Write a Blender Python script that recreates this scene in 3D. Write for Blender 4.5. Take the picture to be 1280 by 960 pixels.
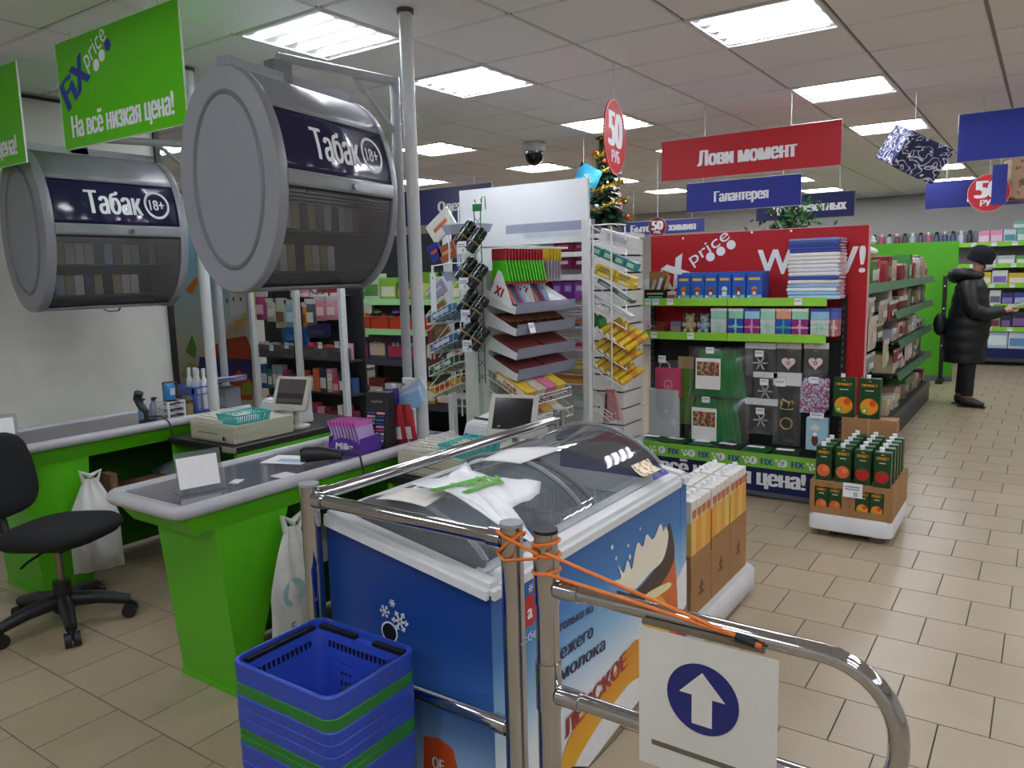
import bpy, bmesh, math, random
from mathutils import Vector, Matrix
from mathutils.geometry import tessellate_polygon, interpolate_bezier
random.seed(7)
PI = math.pi
for o in list(bpy.data.objects): bpy.data.objects.remove(o)
SC = bpy.context.scene
COL = SC.collection

# ---------------------------------------------------------------- camera
FPX = 966.68; CAMH = 1.6
RX = Vector((0.82358137, 0.56662802, -0.0254246))
RY = Vector((0.05883061, -0.12992032, -0.98977759))
RZ = Vector((-0.56413889, 0.81366663, -0.14033503))
cam_d = bpy.data.cameras.new('camera'); cam = bpy.data.objects.new('camera', cam_d); COL.objects.link(cam)
cam_d.sensor_width = 36; cam_d.sensor_fit = 'HORIZONTAL'; cam_d.lens = FPX/1280*36
cam_d.clip_start = .05; cam_d.clip_end = 100
cam.matrix_world = Matrix(((RX.x, -RY.x, -RZ.x, 0), (RX.y, -RY.y, -RZ.y, 0), (RX.z, -RY.z, -RZ.z, CAMH), (0, 0, 0, 1)))
SC.camera = cam
# ---------------------------------------------------------------- world, exposure
w = bpy.data.worlds.new('world'); SC.world = w; w.use_nodes = True
w.node_tree.nodes['Background'].inputs[0].default_value = (.5, .52, .55, 1)
w.node_tree.nodes['Background'].inputs[1].default_value = .05
vs = SC.view_settings; vs.view_transform = 'Standard'; vs.look = 'None'; vs.gamma = 1; vs.use_curve_mapping = False
vs.exposure = 2.55
LAMP = 8.0

# measured points of the photograph turned into places of the room (metres)
def ray(u, v):
    a = (u-640)/FPX; b = (v-480)/FPX
    return RX*a + RY*b + RZ
def onz(u, v, z):
    r = ray(u, v); t = (z-CAMH)/r.z; return Vector((r.x*t, r.y*t, z))
def ony(u, v, y):
    r = ray(u, v); t = y/r.y; return Vector((r.x*t, y, CAMH+r.z*t))
def onx(u, v, x):
    r = ray(u, v); t = x/r.x; return Vector((x, r.y*t, CAMH+r.z*t))

# ---------------------------------------------------------------- materials
def lin(h):
    h = h.lstrip('#'); c = [int(h[i:i+2], 16)/255 for i in (0, 2, 4)]
    return tuple(x/12.92 if x <= .04045 else ((x+.055)/1.055)**2.4 for x in c) + (1,)
_M = {}
def mat(hexc, rough=.5, metal=0, var=.06, scale=30, bump=0, spec=.5, alpha=None, trans=0, emit=0, key=None):
    k = (hexc, rough, metal, var, scale, bump, spec, trans, emit)
    if k in _M: return _M[k]
    m = bpy.data.materials.new('m_'+hexc.strip('#')+str(len(_M))); m.use_nodes = True
    nt = m.node_tree; b = nt.nodes['Principled BSDF']
    c = lin(hexc)
    b.inputs['Roughness'].default_value = rough; b.inputs['Metallic'].default_value = metal
    b.inputs['Specular IOR Level'].default_value = spec
    b.inputs['Base Color'].default_value = c
    if trans: b.inputs['Transmission Weight'].default_value = trans
    if emit:
        b.inputs['Emission Color'].default_value = c; b.inputs['Emission Strength'].default_value = emit
    if var or bump:
        tc = nt.nodes.new('ShaderNodeTexCoord'); n = nt.nodes.new('ShaderNodeTexNoise')
        n.inputs['Scale'].default_value = scale; n.inputs['Detail'].default_value = 3
        nt.links.new(tc.outputs['Object'], n.inputs['Vector'])
        if var:
            mx = nt.nodes.new('ShaderNodeMix'); mx.data_type = 'RGBA'
            mx.inputs[6].default_value = tuple(max(0, x*(1-var*2)) for x in c[:3])+(1,)
            mx.inputs[7].default_value = tuple(min(1, x*(1+var)) for x in c[:3])+(1,)
            nt.links.new(n.outputs['Fac'], mx.inputs[0]); nt.links.new(mx.outputs[2], b.inputs['Base Color'])
        if bump:
            bp = nt.nodes.new('ShaderNodeBump'); bp.inputs['Strength'].default_value = bump; bp.inputs['Distance'].default_value = .01
            nt.links.new(n.outputs['Fac'], bp.inputs['Height']); nt.links.new(bp.outputs['Normal'], b.inputs['Normal'])
    _M[k] = m; return m
def ramp_mat(name, stops, axis='Z', lo=0, hi=1, rough=.4, noise=0, wave=None):
    """print whose colour runs along one object axis (stops: (pos, hex))"""
    m = bpy.data.materials.new(name); m.use_nodes = True; nt = m.node_tree; b = nt.nodes['Principled BSDF']
    b.inputs['Roughness'].default_value = rough
    tc = nt.nodes.new('ShaderNodeTexCoord'); sp = nt.nodes.new('ShaderNodeSeparateXYZ'); nt.links.new(tc.outputs['Object'], sp.inputs[0])
    mr = nt.nodes.new('ShaderNodeMapRange'); mr.inputs[1].default_value = lo; mr.inputs[2].default_value = hi
    nt.links.new(sp.outputs['XYZ'.index(axis)], mr.inputs[0])
    src = mr.outputs[0]
    if noise:
        n = nt.nodes.new('ShaderNodeTexNoise'); n.inputs['Scale'].default_value = noise; nt.links.new(tc.outputs['Object'], n.inputs['Vector'])
        ad = nt.nodes.new('ShaderNodeMath'); ad.operation = 'MULTIPLY_ADD'; ad.inputs[1].default_value = .5
        nt.links.new(n.outputs['Fac'], ad.inputs[0]); nt.links.new(src, ad.inputs[2])
        su = nt.nodes.new('ShaderNodeMath'); su.operation = 'SUBTRACT'; su.inputs[1].default_value = .25; nt.links.new(ad.outputs[0], su.inputs[0]); src = su.outputs[0]
    cr = nt.nodes.new('ShaderNodeValToRGB'); nt.links.new(src, cr.inputs[0])
    e = cr.color_ramp.elements
    while len(e) > 1: e.remove(e[-1])
    e[0].position = stops[0][0]; e[0].color = lin(stops[0][1])
    for p, h in stops[1:]:
        x = e.new(p); x.color = lin(h)
    nt.links.new(cr.outputs[0], b.inputs['Base Color']); return m
def spot_mat(name, h0, h1, scale=20, lo=.45, hi=.5, rough=.5, kind='noise', h2=None):
    m = bpy.data.materials.new(name); m.use_nodes = True; nt = m.node_tree; b = nt.nodes['Principled BSDF']
    b.inputs['Roughness'].default_value = rough
    tc = nt.nodes.new('ShaderNodeTexCoord')
    n = nt.nodes.new('ShaderNodeTexNoise' if kind == 'noise' else 'ShaderNodeTexVoronoi'); n.inputs['Scale'].default_value = scale
    nt.links.new(tc.outputs['Object'], n.inputs['Vector'])
    cr = nt.nodes.new('ShaderNodeValToRGB'); nt.links.new(n.outputs[0], cr.inputs[0])
    cr.color_ramp.elements[0].position = lo; cr.color_ramp.elements[0].color = lin(h0)
    cr.color_ramp.elements[1].position = hi; cr.color_ramp.elements[1].color = lin(h1)
    if h2:
        x = cr.color_ramp.elements.new(min(1, hi+.12)); x.color = lin(h2)
    nt.links.new(cr.outputs[0], b.inputs['Base Color']); return m
def clear_mat(name, tint='#ffffff', refl=1.0, rough=.03, opac=0.0, haze='#ffffff'):
    """thin clear sheet: tinted see-through, Fresnel mirror, a little haze"""
    m = bpy.data.materials.new(name); m.use_nodes = True; nt = m.node_tree
    for n in list(nt.nodes): nt.nodes.remove(n)
    out = nt.nodes.new('ShaderNodeOutputMaterial'); t = nt.nodes.new('ShaderNodeBsdfTransparent'); t.inputs[0].default_value = lin(tint)
    g = nt.nodes.new('ShaderNodeBsdfGlossy'); g.inputs['Roughness'].default_value = rough
    d = nt.nodes.new('ShaderNodeBsdfDiffuse'); d.inputs[0].default_value = lin(haze)
    lw = nt.nodes.new('ShaderNodeLayerWeight'); lw.inputs[0].default_value = .5
    pw = nt.nodes.new('ShaderNodeMath'); pw.operation = 'POWER'; pw.inputs[1].default_value = 5; nt.links.new(lw.outputs['Facing'], pw.inputs[0])
    mu = nt.nodes.new('ShaderNodeMath'); mu.operation = 'MULTIPLY_ADD'; mu.inputs[1].default_value = .9*refl; mu.inputs[2].default_value = .05*refl; nt.links.new(pw.outputs[0], mu.inputs[0])
    m1 = nt.nodes.new('ShaderNodeMixShader'); m1.inputs[0].default_value = opac; nt.links.new(t.outputs[0], m1.inputs[1]); nt.links.new(d.outputs[0], m1.inputs[2])
    m2 = nt.nodes.new('ShaderNodeMixShader'); nt.links.new(mu.outputs[0], m2.inputs[0]); nt.links.new(m1.outputs[0], m2.inputs[1]); nt.links.new(g.outputs[0], m2.inputs[2])
    nt.links.new(m2.outputs[0], out.inputs[0]); return m
def emit_mat(hexc, s):
    m = bpy.data.materials.new('m_emit'); m.use_nodes = True; nt = m.node_tree
    for n in list(nt.nodes): nt.nodes.remove(n)
    out = nt.nodes.new('ShaderNodeOutputMaterial'); e = nt.nodes.new('ShaderNodeEmission'); e.inputs[0].default_value = lin(hexc); e.inputs[1].default_value = s
    nt.links.new(e.outputs[0], out.inputs[0]); return m
WHITE = mat('#e8e8e6', .45); PAPER = mat('#f2f2f2', .6, var=.02); BLACK = mat('#141416', .5); CHROME = mat('#c0c0c2', .06, 1, var=0)
STEEL = mat('#a8aaac', .3, .9, var=.02); GREY = mat('#8d8f92', .45); DGREY = mat('#4a4c50', .5); GREEN = mat('#55b416', .35); LIME = mat('#8fd23a', .4)
NAVY = mat('#1e2458', .5, spec=.3); RED = mat('#b41c24', .5, spec=.3); BLUE = mat('#2b3fb0', .4); CARD = mat('#a57a4e', .8, scale=12, var=.1); RACKW = mat('#e2e4e6', .35)
CLEAR = clear_mat('m_clear', '#f4f6f8', 1.0, .04, .04); BLISTER = clear_mat('m_blister', '#fbfcfd', 1.2, .15, .02)
TAGW = mat('#eef0f4', .5, var=.02)

# ---------------------------------------------------------------- mesh helpers
def xf(M, p): return M @ Vector(p) if M is not None else Vector(p)
class MB:
    def __init__(s): s.v = []; s.f = []
    def add(s, V, F, M=None):
        n = len(s.v); s.v += [tuple(xf(M, p)) for p in V]; s.f += [tuple(i+n for i in f) for f in F]; return s
    def box(s, x0, x1, y0, y1, z0, z1, M=None):
        V = [(x, y, z) for x in (x0, x1) for y in (y0, y1) for z in (z0, z1)]
        return s.add(V, [(0, 1, 3, 2), (4, 6, 7, 5), (0, 4, 5, 1), (2, 3, 7, 6), (0, 2, 6, 4), (1, 5, 7, 3)], M)
    def hexa(s, b, t, M=None):
        """b, t: four bottom and four top corners, counter-clockwise from above"""
        return s.add(list(b)+list(t), [(3, 2, 1, 0), (4, 5, 6, 7), (0, 1, 5, 4), (1, 2, 6, 5), (2, 3, 7, 6), (3, 0, 4, 7)], M)
    def tube(s, P, r, n=8, closed=False, M=None):
        P = [Vector(p) for p in P]; R = r if isinstance(r, (list, tuple)) else [r]*len(P); V = []; F = []; m = len(P)
        t0 = (P[1]-P[0]).normalized(); up = Vector((0, 0, 1)) if abs(t0.z) < .9 else Vector((1, 0, 0)); a = t0.cross(up).normalized()
        for i in range(m):
            p = P[i]; nx = P[(i+1) % m] if (closed or i < m-1) else p; pv = P[i-1] if (closed or i) else p
            t = (nx-pv).normalized(); a = (a-t*a.dot(t))
            a = a.normalized() if a.length > 1e-6 else t.orthogonal().normalized(); b = t.cross(a)
            V += [p+a*(R[i]*math.cos(2*PI*k/n))+b*(R[i]*math.sin(2*PI*k/n)) for k in range(n)]
        for i in range(m if closed else m-1):
            j = (i+1) % m
            F += [(i*n+k, i*n+(k+1) % n, j*n+(k+1) % n, j*n+k) for k in range(n)]
        if not closed: F += [tuple(range(n))[::-1], tuple((m-1)*n+k for k in range(n))]
        return s.add(V, F, M)
    def cyl(s, p0, p1, r, n=14, r1=None, M=None): return s.tube([p0, p1], [r, r if r1 is None else r1], n, M=M)
    def lathe(s, prof, n=18, M=None):
        V = []; F = []
        for r, z in prof: V += [(r*math.cos(2*PI*k/n), r*math.sin(2*PI*k/n), z) for k in range(n)]
        for i in range(len(prof)-1): F += [(i*n+k, i*n+(k+1) % n, (i+1)*n+(k+1) % n, (i+1)*n+k) for k in range(n)]
        if prof[0][0] > 1e-5: F.append(tuple(range(n))[::-1])
        if prof[-1][0] > 1e-5: F.append(tuple((len(prof)-1)*n+k for k in range(n)))
        return s.add(V, F, M)
    def ball(s, c, r, n=10, sq=(1, 1, 1)):
        m = n//2; pr = [(r*math.sin(PI*i/m)+1e-6, -r*math.cos(PI*i/m)) for i in range(m+1)]
        return s.lathe(pr, n, Matrix.Translation(c) @ Matrix.Diagonal((*sq, 1)))
    def prism(s, poly, d, M=None):
        """outline in local x,y extruded 0..d along z"""
        n = len(poly); V = [(x, y, 0) for x, y in poly]+[(x, y, d) for x, y in poly]
        tri = tessellate_polygon([[Vector((x, y, 0)) for x, y in poly]])
        F = [tuple(t)[::-1] for t in tri]+[tuple(i+n for i in t) for t in tri]+[(i, (i+1) % n, n+(i+1) % n, n+i) for i in range(n)]
        area = sum(poly[i][0]*poly[(i+1) % n][1]-poly[(i+1) % n][0]*poly[i][1] for i in range(n))
        if area < 0: F = [f[::-1] for f in F]
        return s.add(V, F, M)
    def grid(s, fn, nu, nv, M=None):
        V = [fn(i/nu, j/nv) for j in range(nv+1) for i in range(nu+1)]
        return s.add(V, [(j*(nu+1)+i, j*(nu+1)+i+1, (j+1)*(nu+1)+i+1, (j+1)*(nu+1)+i) for j in range(nv) for i in range(nu)], M)
    def mesh(s, name, m, smooth=0, bevel=0, fix=True):
        me = bpy.data.meshes.new(name); me.from_pydata(s.v, [], s.f)
        if fix or bevel:
            bm = bmesh.new(); bm.from_mesh(me)
            if bevel:
                bmesh.ops.remove_doubles(bm, verts=bm.verts, dist=1e-5)
                ed = [e for e in bm.edges if len(e.link_faces) == 2 and e.calc_face_angle(0) > .6]
                bmesh.ops.bevel(bm, geom=ed, offset=bevel, segments=2 if smooth else 1, affect='EDGES', clamp_overlap=True)
            bmesh.ops.recalc_face_normals(bm, faces=bm.faces); bm.to_mesh(me); bm.free()
        if m: me.materials.append(m)
        if smooth:
            me.shade_smooth(); me.set_sharp_from_angle(angle=smooth if smooth > .2 else .7)
        me.update(); return me
    def build(s, name, m, parent=None, smooth=0, bevel=0, fix=True, loc=None):
        o = bpy.data.objects.new(name, s.mesh(name, m, smooth, bevel, fix)); COL.objects.link(o)
        if parent: o.parent = parent
        if loc: o.location = loc
        return o
def sheet(fn, nu, nv, th):
    """a surface with thickness"""
    b = MB(); b.grid(fn, nu, nv); return b
def solid(o, th, offset=0):
    m = o.modifiers.new('thickness', 'SOLIDIFY'); m.thickness = th; m.offset = offset; return o
def tag(o, label, cat, group=None):
    o['label'] = label; o['category'] = cat; o['kind'] = 'thing'
    if group: o['group'] = group
    return o
def thing(name, label, cat, loc=(0, 0, 0), rz=0, group=None):
    o = bpy.data.objects.new(name, None); o.empty_display_size = .05; COL.objects.link(o); o.location = loc; o.rotation_euler = (0, 0, rz)
    return tag(o, label, cat, group)
def struct(o): o['kind'] = 'structure'; return o
def dup(root, loc=None, rz=None, label=None, parent=None):
    c = root.copy(); COL.objects.link(c); c.parent = parent
    if loc is not None: c.location = loc
    if rz is not None: c.rotation_euler = (0, 0, rz)
    if label: c['label'] = label
    for ch in root.children: dup(ch, parent=c)
    return c
def basis(o, right, up):
    r = Vector(right).normalized(); u = Vector(up); u = (u-r*u.dot(r)).normalized(); n = r.cross(u)
    return Matrix(((r.x, u.x, n.x, o[0]), (r.y, u.y, n.y, o[1]), (r.z, u.z, n.z, o[2]), (0, 0, 0, 1)))
def FY(x, y, z): return basis((x, y, z), (1, 0, 0), (0, 0, 1))    # faces -Y, x to the right
def FX(x, y, z): return basis((x, y, z), (0, 1, 0), (0, 0, 1))    # faces +X, local x runs along +Y
_TX = {}
def _area(P): return .5*sum(P[k][0]*P[(k+1) % len(P)][1]-P[(k+1) % len(P)][0]*P[k][1] for k in range(len(P)))
def _inside(p, P):
    c = False
    for k in range(len(P)):
        (x0, y0), (x1, y1) = P[k], P[k-1]
        if (y0 > p[1]) != (y1 > p[1]) and p[0] < (x1-x0)*(p[1]-y0)/(y1-y0)+x0: c = not c
    return c
def _split(P, depth=0):
    """cut an outline that crosses itself into simple loops"""
    n = len(P)
    if depth > 6: return [P]
    for i in range(n):
        a, b = P[i], P[(i+1) % n]
        for j in range(i+2, n):
            if i == 0 and j == n-1: continue
            c, d = P[j], P[(j+1) % n]
            den = (b[0]-a[0])*(d[1]-c[1])-(b[1]-a[1])*(d[0]-c[0])
            if abs(den) < 1e-12: continue
            t = ((c[0]-a[0])*(d[1]-c[1])-(c[1]-a[1])*(d[0]-c[0]))/den; u = ((c[0]-a[0])*(b[1]-a[1])-(c[1]-a[1])*(b[0]-a[0]))/den
            if 1e-4 < t < 1-1e-4 and 1e-4 < u < 1-1e-4:
                X = (a[0]+(b[0]-a[0])*t, a[1]+(b[1]-a[1])*t)
                return _split([X]+P[i+1:j+1], depth+1)+_split([X]+P[j+1:]+P[:i+1], depth+1)
    return [P] if abs(_area(P)) > 1e-6 else []
def tmesh(s, bold=.02, sx=.7):
    k = (s, bold, sx)
    if k in _TX: return _TX[k]
    c = bpy.data.curves.new('t', 'FONT'); c.body = s; c.size = 1; c.align_x = 'LEFT'; c.resolution_u = 3
    o = bpy.data.objects.new('t', c); COL.objects.link(o); bpy.context.view_layer.update()
    cu = o.to_curve(bpy.context.evaluated_depsgraph_get()); polys = []
    for sp in cu.splines:
        bp = sp.bezier_points; P = []
        for q in range(len(bp)):
            a, e = bp[q], bp[(q+1) % len(bp)]
            straight = (a.handle_right-a.co).length < 1e-5 and (e.handle_left-e.co).length < 1e-5
            d = (e.co-a.co).normalized() if (e.co-a.co).length > 1e-6 else Vector((1, 0, 0))
            if not straight and abs((a.handle_right-a.co).cross(d).length) < 1e-4 and abs((e.handle_left-e.co).cross(d).length) < 1e-4: straight = True
            P += [(a.co.x, a.co.y)] if straight else [(v.x, v.y) for v in interpolate_bezier(a.co, a.handle_right, e.handle_left, e.co, 5)[:-1]]
        if len(P) > 2: polys += _split(P)
    o.to_curve_clear(); bpy.data.objects.remove(o); bpy.data.curves.remove(c)
    sg = _area(max(polys, key=lambda P: abs(_area(P)))) > 0
    outer = [P for P in polys if (_area(P) > 0) == sg]; rest = [P for P in polys if (_area(P) > 0) != sg]
    holes = [h for h in rest if any(all(_inside(v, P) for v in h) for P in outer)]; outer += [h for h in rest if h not in holes]
    V = []; F = []
    for P in outer:
        H = [h for h in holes if all(_inside(v, P) for v in h)]
        loops = [P]+H
        tri = tessellate_polygon([[Vector((x, y, 0)) for x, y in L] for L in loops]); n = len(V); V += [(x, y, 0) for L in loops for x, y in L]; F += [tuple(n+a for a in t) for t in tri]
    VV = []; FF = []
    for i, dx in enumerate((-bold, -bold/2, 0, bold/2, bold) if bold else (0,)):
        n = len(VV); VV += [((x+dx)*sx, y, .00003*i) for x, y, z in V]; FF += [tuple(a+n for a in f) for f in F]
    xs = [v[0] for v in VV]; ys = [v[1] for v in VV]
    _TX[k] = (VV, FF, min(xs), max(xs), min(ys), max(ys)); return _TX[k]
def text(s, M, h, m, parent=None, w=None, sx=.7, bold=.02, name='lettering', align='C', slant=0, loc=None):
    """flat print: cap height h, centred on M's origin (or from its left edge)"""
    V, F, x0, x1, y0, y1 = tmesh(s, bold, sx); k = h/.72
    kx = k if w is None else w/(x1-x0)
    ox = (x0+x1)/2 if align == 'C' else x0
    b = MB(); b.add([((x-ox)*kx+slant*(y*k), y*k-h/2, z) for x, y, z in V], F, M)
    return b.build(name, m, parent, fix=False)
def disc(M, r, m, parent=None, name='printed_disc', n=28, rx=None, d=.0006):
    b = MB(); rx = rx or r; b.prism([(rx*math.cos(2*PI*k/n), r*math.sin(2*PI*k/n)) for k in range(n)], d, M); return b.build(name, m, parent)
def ring(M, r0, r1, m, parent=None, name='printed_ring', n=32, d=.0006):
    b = MB(); V = []; F = []
    for k in range(n):
        c, s_ = math.cos(2*PI*k/n), math.sin(2*PI*k/n); V += [(r0*c, r0*s_, d), (r1*c, r1*s_, d), (r1*c, r1*s_, 0), (r0*c, r0*s_, 0)]
    for k in range(n):
        a = 4*k; e = 4*((k+1) % n); F += [(a, a+1, e+1, e), (a+1, a+2, e+2, e+1)]
    b.add(V, F, M); return b.build(name, m, parent)
def patch(M, w, h, m, parent=None, name='printed_panel', d=.0006, x=0, y=0):
    b = MB(); b.prism([(x-w/2, y-h/2), (x+w/2, y-h/2), (x+w/2, y+h/2), (x-w/2, y+h/2)], d, M); return b.build(name, m, parent)
def poly(M, pts, m, parent=None, name='printed_shape', d=.0006):
    b = MB(); b.prism(pts, d, M); return b.build(name, m, parent)
ORD = ['first', 'second', 'third', 'fourth', 'fifth', 'sixth', 'seventh', 'eighth', 'ninth', 'tenth', 'eleventh', 'twelfth', 'thirteenth', 'fourteenth', 'fifteenth', 'sixteenth', 'seventeenth', 'eighteenth']
def project(p):
    d = Vector(p)-Vector((0, 0, CAMH)); z = d.dot(RZ)
    if z <= .05: return None
    return (640+FPX*d.dot(RX)/z, 480+FPX*d.dot(RY)/z, z)
# ================================================================ setting
XL, XR, YN, YF, ZC = -10.0, 5.0, -3.0, 15.6, 2.8
b = MB(); b.box(XL, XR, YN, YF, -.12, -.004); floor = struct(b.build('floor', mat('#4c453d', .8)))
TP = .303
tile_m = None
def make_tile_mat():
    m = bpy.data.materials.new('m_floor_tile'); m.use_nodes = True; nt = m.node_tree; bs = nt.nodes['Principled BSDF']
    bs.inputs['Roughness'].default_value = .32
    oi = nt.nodes.new('ShaderNodeObjectInfo'); tc = nt.nodes.new('ShaderNodeTexCoord'); n = nt.nodes.new('ShaderNodeTexNoise'); n.inputs['Scale'].default_value = 2.5; n.inputs['Detail'].default_value = 6
    g = nt.nodes.new('ShaderNodeNewGeometry'); nt.links.new(g.outputs['Position'], n.inputs['Vector'])
    ad = nt.nodes.new('ShaderNodeMath'); ad.operation = 'MULTIPLY_ADD'; ad.inputs[1].default_value = .35; nt.links.new(oi.outputs['Random'], ad.inputs[0]); nt.links.new(n.outputs['Fac'], ad.inputs[2])
    cr = nt.nodes.new('ShaderNodeValToRGB'); nt.links.new(ad.outputs[0], cr.inputs[0])
    cr.color_ramp.elements[0].position = .3; cr.color_ramp.elements[0].color = lin('#9f8f75'); cr.color_ramp.elements[1].position = 1; cr.color_ramp.elements[1].color = lin('#ad9d84')
    nt.links.new(cr.outputs[0], bs.inputs['Base Color'])
    n2 = nt.nodes.new('ShaderNodeTexNoise'); n2.inputs['Scale'].default_value = 9; nt.links.new(g.outputs['Position'], n2.inputs['Vector'])
    mr = nt.nodes.new('ShaderNodeMapRange'); mr.inputs[3].default_value = .25; mr.inputs[4].default_value = .42; nt.links.new(n2.outputs['Fac'], mr.inputs[0]); nt.links.new(mr.outputs[0], bs.inputs['Roughness'])
    return m
tile_m = make_tile_mat()
b = MB(); hh = TP/2-.002
b.hexa([(-hh, -hh, -.006), (hh, -hh, -.006), (hh, hh, -.006), (-hh, hh, -.006)], [(-hh+.001, -hh+.001, 0), (hh-.001, -hh+.001, 0), (hh-.001, hh-.001, 0), (-hh+.001, hh-.001, 0)])
tile_mesh = b.mesh('tile', tile_m)
cells = []
for k in range(int((YN-1.3856)/TP), int((YF-1.3856)/TP)):
    off = (-3.2736-.148*k) % TP
    for i in range(int(XL/TP)-1, int(XR/TP)+1):
        x = off+i*TP+TP/2; y = 1.3856+TP*k+TP/2
        if not (XL+.16 < x < XR-.16 and YN+.16 < y < YF-.16): continue
        p = project((x, y, 0)); vis = p is not None and -20 < p[0] < 1300 and 430 < p[1] < 985
        # places that other things cover
        if vis and ((x < -4.25 and y < 3) or (-1.75 < x < -1.17 and 1.55 < y < 2.85) or x < -5): vis = False
        if vis and x < -1.5 and y > 2.9: vis = False
        cells.append((p[2] if vis else 99, x, y))
cells.sort()
for d, x, y in cells[:300]:
    o = bpy.data.objects.new('tile', tile_mesh); COL.objects.link(o); o.parent = floor; o.location = (x, y, 0)
b = MB()
for d, x, y in cells[300:]: b.box(x-hh, x+hh, y-hh, y+hh, -.006, 0)
o = b.build('tile_field', tile_m, floor, fix=False); o['kind'] = 'stuff'

# ceiling: lay-in panels on a grid, .61 m cells
CP = .61; CX0, CY0 = -.93, 3.76
b = MB(); b.box(XL, XR, YN, YF, ZC+.012, ZC+.1); ceiling = struct(b.build('ceiling', mat('#958f8c', .6)))
cm = mat('#f6f5f8', .85, scale=220, var=.07)
h2 = CP/2-.009
b = MB(); b.hexa([(-h2+.004, -h2+.004, 0), (h2-.004, -h2+.004, 0), (h2-.004, h2-.004, 0), (-h2+.004, h2-.004, 0)], [(-h2, -h2, .01), (h2, -h2, .01), (h2, h2, .01), (-h2, h2, .01)])
cmesh = b.mesh('ceiling_panel', cm)
LX = [-1.235, -3.065, -4.895, -6.725, .595, 2.425]; LY = [2.845, 4.065, 5.895, 7.725, 9.555, 11.385, 13.215]
lamps = [(-3.065, 2.845), (-3.065, 4.065), (-3.065, 5.895), (-3.065, 7.725), (-3.065, 9.555), (-3.065, 11.385), (-3.065, 13.215)]
lamps += [(-1.235, y) for y in (4.065, 5.895, 7.725, 9.555, 11.385, 13.215)]
lamps += [(-4.895, y) for y in (4.065, 5.895, 7.725, 9.555, 11.385, 13.215)] + [(-6.725, y) for y in (4.065, 5.895, 7.725, 11.385)]
lamps += [(x, y) for x in (.595, 2.425) for y in (-1.425, .405, 2.235, 4.065, 5.895, 7.725, 9.555, 11.385)] + [(-1.235, y) for y in (-1.425, .405)] + [(-3.065, y) for y in (-1.425, .405)]
lampset = {(round((x-CX0)/CP-.5), round((y-CY0)/CP-.5)) for x, y in lamps}
pan = []
for i in range(int((XL-CX0)/CP), int((XR-CX0)/CP)):
    for j in range(int((YN-CY0)/CP), int((YF-CY0)/CP)):
        if (i, j) in lampset: continue
        x = CX0+(i+.5)*CP; y = CY0+(j+.5)*CP; p = project((x, y, ZC)); vis = p is not None and -60 < p[0] < 1340 and -60 < p[1] < 300
        pan.append((p[2] if vis else 99, x, y))
pan.sort()
for d, x, y in pan[:300]:
    o = bpy.data.objects.new('ceiling_panel', cmesh); COL.objects.link(o); o.parent = ceiling; o.location = (x, y, ZC)
b = MB()
for d, x, y in pan[300:]: b.box(x-h2, x+h2, y-h2, y+h2, ZC, ZC+.01)
o = b.build('panel_field', cm, ceiling, fix=False); o['kind'] = 'stuff'
# walls
wm = mat('#d6d4ce', .7, scale=3, var=.05)
for n, q in (('wall_back', (XL, XR, YF, YF+.1, 0, ZC+.05)), ('wall_front', (XL, XR, YN-.1, YN, 0, ZC+.05)), ('wall_right', (XR, XR+.1, YN, YF, 0, ZC+.05)), ('wall_far_left', (XL-.1, XL, YN, YF, 0, ZC+.05))):
    b = MB(); b.box(*q); struct(b.build(n, wm))
def wall_stain():
    m = bpy.data.materials.new('m_wall_white'); m.use_nodes = True; nt = m.node_tree; bs = nt.nodes['Principled BSDF']; bs.inputs['Roughness'].default_value = .45
    g = nt.nodes.new('ShaderNodeNewGeometry'); n = nt.nodes.new('ShaderNodeTexNoise'); n.inputs['Scale'].default_value = 1.6; n.inputs['Detail'].default_value = 4; nt.links.new(g.outputs['Position'], n.inputs['Vector'])
    cr = nt.nodes.new('ShaderNodeValToRGB'); nt.links.new(n.outputs['Fac'], cr.inputs[0])
    cr.color_ramp.elements[0].position = .3; cr.color_ramp.elements[0].color = lin('#c6c5bc'); cr.color_ramp.elements[1].position = .6; cr.color_ramp.elements[1].color = lin('#deddd6')
    nt.links.new(cr.outputs[0], bs.inputs['Base Color']); return m
b = MB(); b.box(-5.5, -5.34, YN, 3.27, 0, ZC); wl = struct(b.build('wall_left', wall_stain()))
b = MB(); b.box(-5.52, -5.32, 3.27, 3.31, 0, 2.7); b.build('edge_strip', BLACK, wl)
b = MB(); b.box(-5.34, -5.325, YN, 3.27, ZC-.03, ZC-.012); b.build('ceiling_gap_strip', BLACK, wl)

# ceiling light panels
EM = emit_mat('#f0f5ff', LAMP)
troffer = mat('#dfe3e6', .35)
def lamp(x, y, label):
    t = thing('ceiling_light', label, 'ceiling light', (x, y, ZC), 0, 'square LED ceiling panels')
    if not hasattr(lamp, 'ms'):
        a = MB(); e = CP/2-.004
        for q in ((-e, e, -e, -e+.02), (-e, e, e-.02, e), (-e, -e+.02, -e+.02, e-.02), (e-.02, e, -e+.02, e-.02)): a.box(q[0], q[1], q[2], q[3], -.006, .008)
        k = MB(); k.box(-e+.02, e-.02, -e+.02, e-.02, .002, .008)
        s = MB(); s.box(-.255, .255, -.016, .016, -.006, .002)
        lamp.ms = (a.mesh('frame', WHITE), k.mesh('tray', troffer), s.mesh('led_strip', EM))
    for nm, me, yy in (('frame', lamp.ms[0], 0), ('tray', lamp.ms[1], 0), *(('led_strip', lamp.ms[2], q) for q in (-.2, -.067, .067, .2))):
        o = bpy.data.objects.new(nm, me); COL.objects.link(o); o.parent = t; o.location = (0, yy, 0)
    return t
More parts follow.
